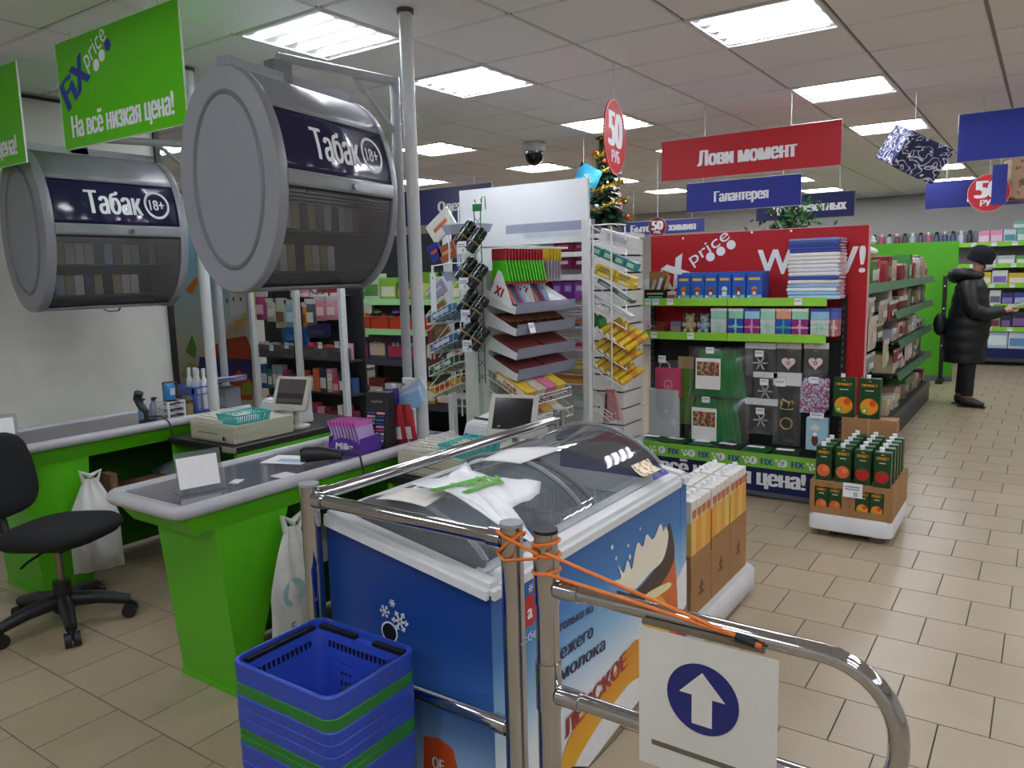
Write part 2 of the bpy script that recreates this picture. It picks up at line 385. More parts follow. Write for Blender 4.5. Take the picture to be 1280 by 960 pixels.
LN = {(-3.065, 2.845): 'bright square ceiling light above the front tobacco cabinet and its pole', (-3.065, 4.065): 'square LED ceiling light with four strips right of the tall white pole',
 (-3.065, 5.895): 'bright ceiling light behind the hanging 50 disc and Christmas tree', (-1.235, 4.065): 'largest bright ceiling light near the top right, nearest the camera on that side',
 (-1.235, 5.895): 'bright ceiling light above the right end of the red hanging sign', (-1.235, 7.725): 'ceiling light behind the hanging blue and white gift box',
 (-4.895, 5.895): 'small ceiling light just right of the tall white pole, below the nearer four-strip light', (-4.895, 7.725): 'small ceiling light right beside the black dome camera',
 (-1.235, 11.385): 'distant ceiling light below the hanging gift box, upper of two', (-1.235, 13.215): 'distant ceiling light below the hanging gift box, lower of two'}
for i, (x, y) in enumerate(lamps):
    lab = LN.get((x, y))
    if lab is None:
        lab = 'square LED ceiling light, %s in the ceiling row over %s' % (ORD[LY.index(y)] if y in LY else 'nearest', {-1.235: 'the right shelving', -3.065: 'the stationery rack', -4.895: 'the hanging clothes sign', -6.725: 'the far left side'}.get(x, 'the open aisle outside the view'))
        if x > 0 or y < 1: lab = 'square LED ceiling light outside the photographed view'
    lamp(x, y, lab)
# ================================================================ checkout counters
BULL = mat('#b6b6ba', .35); PLATE = mat('#c4c0c8', .35, 0, var=.08, scale=6)
def counter(x0, x1, y0, y1, label, leg0, leg1, foot):
    t = thing('checkout_counter', label, 'counter', (x1, y0, 0)); w = x0-x1; L = y1-y0
    r = .026; z = .803
    P = []
    for (cx, cy, a0, a1) in ((w+.05, .05, PI, 1.5*PI), (-.05, .05, 1.5*PI, 2*PI)):
        P += [(cx+.05*math.cos(a0+(a1-a0)*k/5), cy+.05*math.sin(a0+(a1-a0)*k/5), z) for k in range(6)]
    P = [(w, L, z)]+P+[(0, L, z)]
    b = MB(); b.tube(P, r, 12); b.build('bumper_rim', BULL, t, smooth=1)
    b = MB(); b.box(w+.012, -.012, .012, L, .785, .812); b.build('worktop', PLATE, t)
    b = MB(); b.box(w+.03, -.03, .05, L-.02, .8125, .8155); b.build('clear_mat', clear_mat('m_top_clear', '#d8d6dc', 1.0, .08, .05), t)
    b = MB(); b.hexa([(w+.035, .07, .70), (-.03, .07, .70), (-.03, L, .70), (w+.035, L, .70)], [(w+.005, .015, .785), (-.005, .015, .785), (-.005, L, .785), (w+.005, L, .785)]); b.build('apron', GREEN, t)
    b = MB(); ya, yb, fa, fb = leg0, leg1, foot[0], foot[1]
    b.hexa([(w+.04, fa, .02), (-.032, fa, .02), (-.032, fb, .02), (w+.04, fb, .02)], [(w+.04, ya, .70), (-.032, ya, .70), (-.032, yb, .70), (w+.04, yb, .70)]); b.build('leg', GREEN, t)
    b = MB(); b.box(w+.035, -.027, fa-.006, fb+.006, 0, .022); b.build('foot_strip', GREEN, t)
    b = MB(); b.hexa([(w+.04, L-.12, 0), (-.032, L-.12, 0), (-.032, L, 0), (w+.04, L, 0)], [(w+.04, L-.3, .70), (-.032, L-.3, .70), (-.032, L, .70), (w+.04, L, .70)]); b.build('leg', GREEN, t)
    b = MB(); b.box(w+.04, w+.055, leg1, L-.2, .02, .70); b.build('back_panel', mat('#2e6a0c', .5), t)
    b = MB(); b.box(w+.055, -.05, leg1-.02, L-.2, .40, .418); b.build('inner_shelf', mat('#9a9c9c', .5), t)
    return t
counter(-2.90, -2.44, 1.47, 2.98, 'green checkout counter with grey bumper edge in front, beside the freezer', .155, .49, (.215, .27))
counter(-4.62, -4.12, 1.58, 3.02, 'green checkout counter at the left, along the white wall', .10, .44, (.16, .40))
# register stands
for x0, x1, lab in ((-4.06, -3.46, 'green register stand with black top between the counters'), (-2.38, -1.86, 'dark register stand behind the freezer, under the nearer cash drawer')):
    t = thing('register_stand', lab, 'stand', (x0, 2.42, 0)); W = x1-x0
    b = MB(); b.box(0, W, 0, .95, .70, .738); b.build('top', mat('#232326', .4), t, bevel=.004)
    b = MB(); b.box(W-.03, W, .02, .93, .02, .70); b.build('side_panel', GREEN, t)
    b = MB(); b.box(0, .03, .02, .93, .02, .70); b.build('side_panel', GREEN, t)
    b = MB(); b.box(.03, W-.03, .88, .9, .02, .70); b.build('back_panel', mat('#1c1c1e', .6), t)
    b = MB(); b.box(.03, W-.03, .04, .88, .30, .32); b.build('shelf', mat('#2a2a2c', .6), t)
    b = MB(); b.box(W-.09, W+.01, -.006, .01, .71, .736); b.build('edge_clip', mat('#9a8f86', .5), t)

# ---------------------------------------------------------------- registers
BEI = mat('#b9b6a2', .5, var=.03); BEI2 = mat('#c2c0b0', .5, var=.03)
def reg_set(x, y, z, wl, first):
    W = lambda s: s % wl
    t = thing('cash_drawer', W('beige metal cash drawer %s'), 'cash drawer', (x, y, z))
    b = MB(); b.box(0, .39, .006, .40, 0, .10); b.build('case', BEI, t, bevel=.003)
    b = MB(); b.box(.008, .382, 0, .008, .012, .088); f = b.build('drawer_front', BEI, t, bevel=.002)
    b = MB(); b.box(.08, .25, -.001, .001, .045, .048); b.build('slot', BLACK, f)
    b = MB(); b.cyl((.32, .0, .03), (.32, -.012, .03), .011); b.build('lock', CHROME, f, smooth=1)
    t = thing('keyboard', W('beige cash register keyboard %s'), 'keyboard', (x+.015, y+.02, z+.10))
    b = MB(); b.hexa([(0, 0, 0), (.25, 0, 0), (.25, .2, 0), (0, .2, 0)], [(0.006, .006, .018), (.244, .006, .018), (.244, .194, .036), (.006, .194, .036)]); b.build('case', BEI2, t, bevel=.003)
    b = MB()
    for i in range(9):
        for j in range(5):
            yy = .028+j*.032; zz = .018+.018*(yy-.006)/.188
            b.box(.02+i*.0235, .038+i*.0235, yy, yy+.024, zz-.002, zz+.007)
    o = b.build('keys', mat('#d2d0c4', .5), t, fix=False); o['kind'] = 'stuff'
    t = thing('coin_basket', W('turquoise plastic slatted basket %s'), 'basket', (x+.235, y+.03, z+.10))
    TQ = mat('#2fb3b0', .4)
    b = MB(); b.box(0, .15, 0, .21, 0, .005); b.build('bottom', TQ, t)
    b = MB(); b.tube([(-.008, -.008, .05), (.158, -.008, .05), (.158, .218, .05), (-.008, .218, .05)], .005, 6, True); b.build('rim', TQ, t)
    b = MB()
    for k in range(13):
        for yy0, yy1 in ((0, -.008), (.21, .218)): b.tube([(k*.0125, yy0, .003), (k*.0125, yy1, .05)], .003, 5)
    for k in range(16):
        for xx0, xx1 in ((0, -.008), (.15, .158)): b.tube([(xx0, k*.014, .003), (xx1, k*.014, .05)], .003, 5)
    b.build('slatted_side', TQ, t, fix=False)
    b = MB(); b.box(.03, .11, .03, .17, .006, .03); b.build('napkin', PAPER, t)
    # printer standing behind
    t = thing('receipt_printer', W('white receipt printer with blue front %s'), 'printer', (x+.0, y+.43, z), math.radians(-8))
    b = MB(); b.hexa([(0, 0, 0), (.21, 0, 0), (.21, .28, 0), (0, .28, 0)], [(.01, .05, .15), (.20, .05, .15), (.20, .27, .19), (.01, .27, .19)]); b.build('body', mat('#dfe2e4', .4), t, bevel=.008, smooth=1)
    b = MB(); b.hexa([(.02, -.004, .01), (.13, -.004, .01), (.13, .05, .01), (.02, .05, .01)], [(.03, .025, .10), (.12, .025, .10), (.12, .05, .10), (.03, .05, .10)]); b.build('blue_front', mat('#2a4aa8', .4), t)
    b = MB(); b.box(.02, .19, .10, .105, .155, .170); b.build('paper_slot', DGREY, t)
    b = MB(); b.hexa([(.16, .055, .148), (.195, .055, .148), (.195, .1, .153), (.16, .1, .153)], [(.16, .055, .152), (.195, .055, .152), (.195, .1, .158), (.16, .1, .158)]); b.build('badge', mat('#3a5a8c', .4), t)
    # monitor
    t = thing('register_monitor', W('small beige register monitor on a stand %s'), 'monitor', (x+.30, y+.50, z), math.radians(12))
    b = MB(); b.lathe([(.075, 0), (.075, .012), (.03, .02), (.02, .05), (.018, .13)], 18); b.build('stand', BEI2, t, smooth=1)
    Mm = Matrix.Translation((0, -.02, .20)) @ Matrix.Rotation(math.radians(-22), 4, 'X')
    b = MB(); b.hexa([(-.125, -.02, -.105), (.125, -.02, -.105), (.10, .035, -.085), (-.10, .035, -.085)], [(-.125, -.02, .105), (.125, -.02, .105), (.10, .035, .085), (-.10, .035, .085)], Mm); c = b.build('casing', mat('#c9c7bb', .45), t, bevel=.006, smooth=1)
    b = MB(); b.box(-.095, .095, -.023, -.019, -.065, .085, Mm); s = b.build('screen', mat('#16161a' if first else '#5c5654', .12), t)
    if first:
        text('pirit', Mm @ FY(-.06, -.0235, -.05), .008, TAGW, s)
    else:
        b = MB(); b.box(-.09, .09, -.0235, -.023, -.03, .0, Mm); b.box(-.09, .09, -.0235, -.023, -.062, -.054, Mm); b.build('screen_field', mat('#3c3a40', .15), s)
    b = MB()
    for k in range(5): b.box(-.05+k*.02, -.04+k*.02, -.024, -.02, -.09, -.084, Mm)
    b.build('buttons', mat('#a5a398', .5), c)
reg_set(-2.33, 2.45, .74, 'in front, behind the freezer', True)
reg_set(-3.90, 2.46, .74, 'at the left register between the counters', False)

# ---------------------------------------------------------------- poles, posts
for (x, y, lab) in ((-2.47, 2.79, 'tall white round pole from front counter to ceiling, nearest'), (-4.07, 2.74, 'white round pole at the left register, partly behind cabinets')):
    t = thing('ceiling_pole', lab, 'pole', (x, y, .81))
    b = MB(); b.cyl((0, 0, .012), (0, 0, ZC-.81-.01), .03, 20); b.build('tube', mat('#c9ccce', .35), t, smooth=1)
    b = MB(); b.cyl((0, 0, 0), (0, 0, .014), .045, 20); b.build('base_flange', mat('#b9bcbe', .4), t, smooth=1)
    b = MB(); b.cyl((0, 0, ZC-.81-.02), (0, 0, ZC-.812), .038, 20); b.build('ceiling_cap', DGREY, t, smooth=1)
CAB = mat('#8a8c92', .35, var=.04); CABD = mat('#6f7278', .4); POST = mat('#9fa3a6', .35)
def cabinet(loc, rz, tilt, label, plabel, post, arm_z, pz0):
    t = thing('tobacco_cabinet', label, 'cabinet', loc, rz)
    a, bb, L = .262, .45, .84
    def ov(tt, k=1, y=0): return (a*k*math.cos(tt), y, bb*k*math.sin(tt))
    def arc(t0, t1, k, y0, y1, n, name, m, par=t, th=None):
        q = MB(); q.grid(lambda u, v: ov(math.radians(t0+(t1-t0)*u), k, y0+(y1-y0)*v), n, 1); o = q.build(name, m, par, smooth=1); 
        if th: solid(o, th)
        return o
    arc(39, 282, .985, .03, L-.03, 40, 'shell', CAB, th=.006)
    for y0, y1 in ((0, .05), (L-.05, L)):
        q = MB(); n = 56
        V = []; F = []
        prof = [(1.0, y0+.006), (1.0, y1), (.94, y1), (.94, y1), (.97, y0), (.985, y0)] if y0 == 0 else [(.94, y0), (1, y0), (1, y1-.006), (.985, y1), (.0, y1)]
        if y0 == 0: prof = [(.94, y1), (1.0, y1), (1.0, y0+.008), (.985, y0), (.975, y0), (.0, y0)]
        q2 = []
        for k, y in prof:
            for i in range(n): tt = 2*PI*i/n; V.append((a*k*math.cos(tt), y, bb*k*math.sin(tt)))
        for s in range(len(prof)-1):
            for i in range(n): F.append((s*n+i, s*n+(i+1) % n, (s+1)*n+(i+1) % n, (s+1)*n+i))
        q.add(V, F); q.build('end_cap', CAB, t, smooth=1)
    # raised oval face on the near end
    q = MB(); n = 56; V = []; F = []
    prof = [(-.045, .0), (-.050, -.006), (-.058, -.008), (-.064, -.002), (-.068, .004), (-.072, .004), (-.25, .004)]
    for d, y in prof:
        for i in range(n): tt = 2*PI*i/n; V.append((max(.001, a-.03+d)*math.cos(tt), y-.001, max(.001, bb-.05+d)*math.sin(tt)))
    for s in range(len(prof)-1):
        for i in range(n): F.append((s*n+i, s*n+(i+1) % n, (s+1)*n+(i+1) % n, (s+1)*n+i))
    q.add(V, F); q.build('oval_face', CABD, t, smooth=1)
    bn = arc(4.5, 39, .975, .05, L-.05, 10, 'banner', mat('#221f45', .12, var=.02), th=.004)
    # lettering wrapped on the banner
    def wrap(o):
        bm_ = bmesh.new(); bm_.from_mesh(o.data); bmesh.ops.subdivide_edges(bm_, edges=[e for e in bm_.edges if e.calc_length() > .02], cuts=3); bmesh.ops.triangulate(bm_, faces=bm_.faces); bm_.to_mesh(o.data); bm_.free()
        for vx in o.data.vertices:
            x, z, d = vx.co.x, vx.co.y, vx.co.z
            tt = math.radians(21.5)+z/.40; p = ov(tt, .985, x); vx.co = (p[0]+.0022+d, p[1], p[2])
        return o
    wrap(text('Табак', Matrix(), .125, TAGW, bn, w=.33, bold=.045)).location = (0, .40, 0)
    wrap(ring(Matrix(), .066, .080, TAGW, bn)).location = (0, .66, 0); wrap(text('18+', Matrix(), .06, TAGW, bn, w=.095, bold=.03)).location = (0, .66, 0)
    bar = arc(-3.5, 4.5, 1.0, .05, L-.05, 4, 'lock_bar', mat('#8b9092', .35), th=.012)
    q = MB(); q.cyl((a+.002, .47, 0), (a+.02, .47, 0), .013, 14); q.build('lock', CHROME, bar, smooth=1)
    # ribbed clear shutter
    q = MB(); N = 72; V = []; F = []
    for i in range(N+1):
        tt = math.radians(-3.5-72.5*i/N); k = .955+(.006 if i % 2 else 0); V += [ov(tt, k, .05), ov(tt, k, L-.05)]
    F = [(2*i, 2*i+1, 2*i+3, 2*i+2) for i in range(N)]; q.add(V, F); sh = q.build('shutter', clear_mat('m_shutter', '#d0d0d4', .6, .3, .27, '#8c8a88'), t, fix=False)
    q = MB(); q.tube([(.07+.0, L*.5-.05, -.447), (.085, L*.5-.03, -.462), (.085, L*.5+.03, -.462), (.07, L*.5+.05, -.447)], .005, 6); q.build('pull_handle', CHROME, sh, smooth=1)
    arc(-76, -84, .985, .05, L-.05, 3, 'bottom_rail', CAB, th=.008)
    q = MB(); q.box(-.10, -.09, .06, L-.06, -.40, .0); q.build('inner_back', mat('#3a3a3e', .6), t)
    for z in (-.02, -.20): 
        q = MB(); q.box(-.09, .11, .06, L-.06, z-.17, z-.162); q.build('inner_shelf', mat('#55565a', .5), t)
    q = MB(); q.box(-.03, .03, .02, .80, bb-.006, bb+.034); q.build('top_rail', CAB, t)
    cols = ['#d8d4c8', '#b0a070', '#9fb4d0', '#e4e2dc', '#7f2a2a', '#3a4a78', '#c8b070', '#e0e0e0', '#2a2a34']
    Mw = Matrix.Translation(loc) @ Matrix.Rotation(rz, 4, 'Z')
    for row, z in enumerate((-.182, -.362)):
        for k in range(13):
            if row and k > 9: continue
            q = MB(); x0 = .035 if row == 0 else .0; h = .115
            q.box(x0, x0+.022, -.0, .05, 0, h); q.box(x0-.0005, x0+.0225, -.0005, .0505, h*.72, h*.74)
            o = q.build('cigarette_pack', mat(random.choice(cols), .4)); o.matrix_world = Mw @ Matrix.Translation((0, .075+k*.056, z+.002))
            tag(o, 'cigarette pack blurred behind the shutter of the %s tobacco cabinet' % plabel, 'cigarette pack', 'cigarette packs in the %s cabinet' % plabel)
    # bracket post
    pt = thing('cabinet_post', 'grey bracket post carrying the %s tobacco cabinet' % plabel, 'post', (post[0], post[1], pz0))
    q = MB(); q.cyl((0, 0, 0), (0, 0, arm_z-pz0), .024, 16); q.build('upright', POST, pt, smooth=1)
    e = Mw @ Vector((0, .34, bb+.075)); e = e-Vector((post[0], post[1], pz0)); e.z = arm_z-pz0-.02
    q = MB(); q.tube([(0, 0, e.z), tuple(e*1.0)], .022, 14); q.build('arm', POST, pt, smooth=1)
    q = MB(); q.tube([(0, 0, e.z-.25), (e.x*.4, e.y*.4, e.z-.01)], .013, 10); q.build('brace', POST, pt, smooth=1)
    zc = Mw.translation.z+bb+.03-pz0
    q = MB(); q.box(e.x-.03, e.x+.03, e.y-.05, e.y+.05, zc-.03, e.z-.018); q.build('clamp', CABD, pt)
    return t
cabinet((-2.735, 1.985, 2.0), math.radians(10), 0, 'grey oval hanging tobacco cabinet with navy banner, nearest, above the front counter', 'front', (-2.70, 2.95), 2.57, .817)
cabinet((-4.70, 2.06, 1.905), 0, 0, 'grey oval hanging tobacco cabinet at the far left, behind the green signs', 'left', (-4.42, 3.07), 2.47, 0)

# ---------------------------------------------------------------- hanging green signs
SIGNG = mat('#58c400', .25, var=.02); FIXB = mat('#2a3a9c', .4)
def wires(t, xs, y0, z0, ztop, r=.0025):
    for x in xs:
        q = MB(); q.tube([(x, y0, z0), (x, y0, ztop)], r, 6); q.build('wire', mat('#c8c8c8', .4), t)
def green_sign(xl, xr, y, z0, z1, label):
    t = thing('hanging_sign', label, 'sign', ((xl+xr)/2, y, z0)); W = xr-xl; H = z1-z0
    b = MB(); b.box(-W/2, W/2, 0, .006, 0, H); p = b.build('panel', SIGNG, t)
    b = MB(); 
    for q in ((-W/2-.003, W/2+.003, -.003, 0), (-W/2-.003, W/2+.003, H, H+.003)): b.box(q[0], q[1], -.001, .007, q[2], q[3])
    for q in ((-W/2-.003, -W/2), (W/2, W/2+.003)): b.box(q[0], q[1], -.001, .007, 0, H)
    b.build('edge_trim', WHITE, t)
    F = lambda x, z: FY(x, -.0012, z)
    text('На всё низкая цена!', F(-.0, .10), .10, TAGW, p, w=W*.84, bold=.06)
    R = Matrix.Rotation(math.radians(29), 4, 'Z')
    text('FiX', F(-.365, .305) @ R, .15, FIXB, p, w=.27, bold=.06); text('price', F(-.165, .435) @ R, .095, TAGW, p, w=.22, bold=.0)
    for k, (m_, dx, dz) in enumerate(((TAGW, -.155, .345), (TAGW, -.10, .378), (FIXB, -.045, .415))): disc(F(dx, dz), .027, m_, p)
    wires(t, (-W*.36, W*.36), .003, H, ZC-z0)
green_sign(-4.06, -3.03, 2.02, 2.265, 2.765, 'green hanging sign with white slogan, whole, above the left lane')
green_sign(-5.42, -4.39, 1.98, 2.24, 2.74, 'green hanging sign cut off by the left edge of the photo')

# ---------------------------------------------------------------- office chair
FAB = mat('#18181b', .9, bump=.3, scale=300); PLA = mat('#1e1e21', .45)
t = thing('office_chair', 'black swivel office chair on five casters by the left counter', 'chair', (-3.77, 1.65, 0), math.radians(24))
for k in range(5):
    a = math.radians(-20-24+72*k); c, s = math.cos(a), math.sin(a)
    b = MB(); b.tube([(c*.04, s*.04, .125), (c*.16, s*.16, .115), (c*.28, s*.28, .085)], [.036, .032, .025], 10); lg = b.build('base_arm', PLA, t, smooth=1)
    b = MB(); cx, cy = c*.28, s*.28; nx, ny = -s, c
    for sg in (-1, 1): b.cyl((cx+nx*.006*sg, cy+ny*.006*sg, .033), (cx+nx*.032*sg, cy+ny*.032*sg, .033), .033, 14)
    b.cyl((cx, cy, .03), (cx, cy, .08), .012, 8); b.build('caster', PLA, lg, smooth=1)
b = MB(); b.cyl((0, 0, .07), (0, 0, .22), .045, 16, .038); b.build('hub', PLA, t, smooth=1)
b = MB(); b.cyl((0, 0, .22), (0, 0, .40), .017, 14); b.build('gas_column', mat('#8a8478', .25, .8), t, smooth=1)
b = MB(); b.box(-.10, .10, -.09, .09, .385, .42); b.build('mechanism', PLA, t, bevel=.01)
def padf(u, v):
    th = 2*PI*u; return th
def pad(name, par, sx, sy, th, M, sq=3.2):
    b = MB(); n = 32; V = []; F = []
    pr = [(.0, .5), (.6, .5), (.88, .42), (.98, .18), (1, 0), (.98, -.18), (.9, -.42), (.6, -.5), (0, -.5)]
    for r, z in pr:
        for i in range(n):
            a = 2*PI*i/n; c, s = math.cos(a), math.sin(a)
            x = abs(c)**(2/sq)*(1 if c > 0 else -1); y = abs(s)**(2/sq)*(1 if s > 0 else -1)
            V.append((x*sx*r+1e-5*c, y*sy*r+1e-5*s, z*th+.03*((x*r)**2)*.0))
    for k in range(len(pr)-1): F += [(k*n+i, k*n+(i+1) % n, (k+1)*n+(i+1) % n, (k+1)*n+i) for i in range(n)]
    b.add(V, F, M); return b.build(name, FAB, par, smooth=1)
pad('seat', t, .235, .23, .085, Matrix.Translation((.03, 0, .465)) @ Matrix.Rotation(math.radians(-3), 4, 'Y'))
pad('backrest', t, .20, .215, .075, Matrix.Translation((-.285, 0, .72)) @ Matrix.Rotation(math.radians(78), 4, 'Y'))
b = MB(); b.tube([(-.05, 0, .41), (-.22, 0, .41), (-.28, 0, .45), (-.31, 0, .60)], .022, 8); b.build('back_support', PLA, t, smooth=1)
b = MB(); b.cyl((-.22, -.03, .41), (-.22, -.13, .41), .022, 12); b.build('knob', PLA, t, smooth=1)
b = MB(); b.tube([(.02, -.1, .40), (.04, -.22, .395), (.05, -.27, .385)], .006, 6); b.build('lever', PLA, t, smooth=1)

# ---------------------------------------------------------------- freezer
FX0, FX1, FY0, FY1 = -1.765, -1.15, 1.535, 2.865
RZL, RZR = .895, .79
def rimz(x): return RZR+(RZL-RZR)*(x-FX1)/(FX0-FX1)
fz = thing('ice_cream_freezer', 'blue ice cream chest freezer with curved glass lids behind the steel rail', 'freezer', (0, 0, 0))
side_m = ramp_mat('m_freezer_print', [(0, '#f4f6f8'), (.28, '#e6eff6'), (.5, '#8fc0e4'), (.72, '#2f7fc4'), (1, '#15529c')], 'Z', .05, .8, .3)
end_m = ramp_mat('m_freezer_end', [(0, '#dfe8f0'), (.22, '#9dbfe0'), (.45, '#3a6cb4'), (.7, '#1d4590'), (1, '#173a80')], 'Z', .05, .85, .35)
pr = [(FX0, .06), (FX1, .06), (FX1, rimz(FX1)-.02), (FX0, rimz(FX0)-.02)]
def slab_y(y0, y1, m, name):
    b = MB(); b.hexa([(FX0, y0, .06), (FX1, y0, .06), (FX1, y1, .06), (FX0, y1, .06)], [(FX0, y0, rimz(FX0)-.02), (FX1, y0, rimz(FX1)-.02), (FX1, y1, rimz(FX1)-.02), (FX0, y1, rimz(FX0)-.02)]); return b.build(name, m, fz)
endp = slab_y(FY0, FY0+.06, end_m, 'end_panel'); slab_y(FY1-.06, FY1, end_m, 'end_panel')
b = MB(); b.box(FX1-.06, FX1, FY0+.06, FY1-.06, .06, RZR-.02); sidep = b.build('side_panel', side_m, fz)
for ya_, yb_ in ((FY0, FY0+.06), (FY1-.06, FY1)):
    b = MB(); b.box(FX1-.001, FX1+.001, ya_, yb_, .06, RZR-.02); b.build('side_print_edge', side_m, fz)
b = MB(); b.box(FX0, FX0+.06, FY0+.06, FY1-.06, .06, RZL-.02); b.build('side_panel', WHITE, fz)
b = MB(); b.box(FX0+.06, FX1-.06, FY0+.06, FY1-.06, .06, .44); b.build('tub_floor', mat('#dfe6ea', .4), fz)
b = MB(); b.box(FX0+.05, FX1-.05, FY0+.05, FY1-.05, .0, .07); b.build('plinth', BLACK, fz)
LIN = mat('#e8ecee', .4)
for nm_, q_ in (('tub_liner', (FX0+.06, FX0+.064, FY0+.06, FY1-.06, .3, RZL-.03)), ('tub_liner', (FX1-.064, FX1-.06, FY0+.06, FY1-.06, .3, RZR-.03)), ('tub_liner', (FX0+.064, FX1-.064, FY0+.06, FY0+.064, .3, RZR-.02)), ('tub_liner', (FX0+.064, FX1-.064, FY1-.064, FY1-.06, .3, RZR-.02))):
    b = MB(); b.box(*q_); b.build(nm_, LIN, fz)
RIM = mat('#dddfe1', .35, var=.03)
def rim_sec(p0, p1, name='rim'):
    b = MB(); b.tube([p0, p1], .032, 12); return b.build(name, RIM, fz, smooth=1)
i = .028
c4 = [(FX0+i, FY0+i-.015, rimz(FX0+i)), (FX1-i+.012, FY0+i-.015, rimz(FX1-i)), (FX1-i+.012, FY1-i+.015, rimz(FX1-i)), (FX0+i, FY1-i+.015, rimz(FX0+i))]
for xa, xb, ya, yb in ((FX0-.01, FX1+.012, FY0-.014, FY0+.058), (FX0-.01, FX1+.012, FY1-.058, FY1+.014), (FX0-.01, FX0+.062, FY0+.058, FY1-.058), (FX1-.058, FX1+.012, FY0+.058, FY1-.058)):
    b = MB(); b.hexa([(xa, ya, rimz(xa)-.045), (xb, ya, rimz(xb)-.045), (xb, yb, rimz(xb)-.045), (xa, yb, rimz(xa)-.045)], [(xa, ya, rimz(xa)+.012), (xb, ya, rimz(xb)+.012), (xb, yb, rimz(xb)+.012), (xa, yb, rimz(xa)+.012)]); b.build('rim', RIM, fz, bevel=.016, smooth=1)
for (xa, xb, ya, yb) in ((FX1-.09, FX1-.058, FY0+.058, FY1-.058), (FX0+.062, FX0+.08, FY0+.058, FY1-.058)):
    b = MB(); b.hexa([(xa, ya, rimz(xa)-.03), (xb, ya, rimz(xb)-.03), (xb, yb, rimz(xb)-.03), (xa, yb, rimz(xa)-.03)], [(xa, ya, rimz(xa)+.005), (xb, ya, rimz(xb)+.005), (xb, yb, rimz(xb)+.005), (xa, yb, rimz(xa)+.005)]); b.build('lid_track', mat('#c5c9cc', .3), fz)

GX0, GX1 = FX0+.06, FX1-.075
def glz(x, off=0):
    k = (x-GX0)/(GX1-GX0); k = min(1, max(0, k)); return rimz(x)+.02+.085*(4*k*(1-k))**.8+off
GL = clear_mat('m_lid_glass', '#dfe4e6', 1.6, .03, .06, '#b4b8bc')
for y0, y1, off, nm in ((FY0+.088, 2.24, .0, 'lid'), (2.14, FY1-.088, .022, 'lid')):
    b = MB(); b.grid(lambda u, v: (GX0+(GX1-GX0)*u, y0+(y1-y0)*v, glz(GX0+(GX1-GX0)*u, off)), 24, 1); ld = b.build(nm, GL, fz, smooth=1)
    for yy in (y0, y1): b = MB(); b.tube([(GX0+(GX1-GX0)*k/20, yy, glz(GX0+(GX1-GX0)*k/20, off)) for k in range(21)], .009, 6); b.build('lid_frame', mat('#7f8589', .35), ld, smooth=1)
for yy0, yy1, nm in ((FY0+.07, FY0+.085, 'arched_end'), (FY1-.085, FY1-.07, 'arched_end')):
    b = MB(); n = 20; top = [(GX0+(GX1-GX0)*k/n, glz(GX0+(GX1-GX0)*k/n)+.008) for k in range(n+1)]; bot = [(x, rimz(x)-.02) for x, z in top][::-1]
    b.prism(top+bot, yy1-yy0, basis((0, yy1, 0), (1, 0, 0), (0, 0, 1))); b.build(nm, mat('#6e7377', .4), fz)
WIRE = mat('#cfd4d8', .4)
for y0, y1 in ((FY0+.09, 2.0), (2.02, 2.4), (2.42, FY1-.08)):
    b = MB(); xa, xb = FX0+.09, FX1-.10
    for z in (.46, .58, .70): b.tube([(xa, y0, z), (xb, y0, z), (xb, y1, z), (xa, y1, z)], .004, 5, True)
    for k in range(15):
        x = xa+(xb-xa)*k/14; b.tube([(x, y0, .70), (x, y0, .46), (x, y1, .46), (x, y1, .70)], .003, 4)
    for k in range(13):
        y = y0+(y1-y0)*k/12; b.tube([(xa, y, .70), (xa, y, .46)], .003, 4); b.tube([(xb, y, .70), (xb, y, .46)], .003, 4)
    b.build('wire_basket', WIRE, fz, fix=False)
# frozen packs inside
cols = ['#3f6fb0', '#7fa4d0', '#2f5a9a', '#c8b48a', '#8a4a3a', '#b8c4d0', '#4a78b8', '#d8d8d8', '#6a3a58', '#a8683c']
names = {'#3f6fb0': 'blue', '#7fa4d0': 'light blue', '#2f5a9a': 'deep blue', '#c8b48a': 'tan', '#8a4a3a': 'brown', '#b8c4d0': 'silver', '#4a78b8': 'mid blue', '#d8d8d8': 'white', '#6a3a58': 'plum', '#a8683c': 'orange'}
for k in range(30):
    bx = k % 3; gx = (k//3) % 2; gy = (k//6); y0 = (FY0+.14, 2.06, 2.47)[bx]
    c = cols[(k*7+k//5) % len(cols)] if bx else ['#8a4a3a', '#b8c4d0', '#6a3a58', '#c8b48a'][k % 4]
    x = FX0+.19+gx*.17+random.uniform(-.02, .02); y = y0+gy*.075; z = .53+random.uniform(0, .09)
    b = MB(); l, wd, h = .15, .075, .035
    b.grid(lambda u, v: (l*(u-.5), wd*(v-.5), h*math.sin(PI*u)**.5*math.sin(PI*v)**.5), 6, 5); b.grid(lambda u, v: (l*(u-.5), wd*(v-.5), -.3*h*math.sin(PI*u)**.5*math.sin(PI*v)**.5), 6, 5)
    o = b.build('ice_cream_pack', mat(c, .35), None, smooth=1); o.location = (x, y, z); o.rotation_euler = (random.uniform(-.3, .3), random.uniform(-.3, .3), random.uniform(-.5, .5))
    tag(o, '%s ice cream pack, %s wire basket of the freezer, %s in the pile' % (names[c], ('near', 'middle', 'far')[bx], ORD[k//3]), 'ice cream', 'ice cream packs in the freezer')
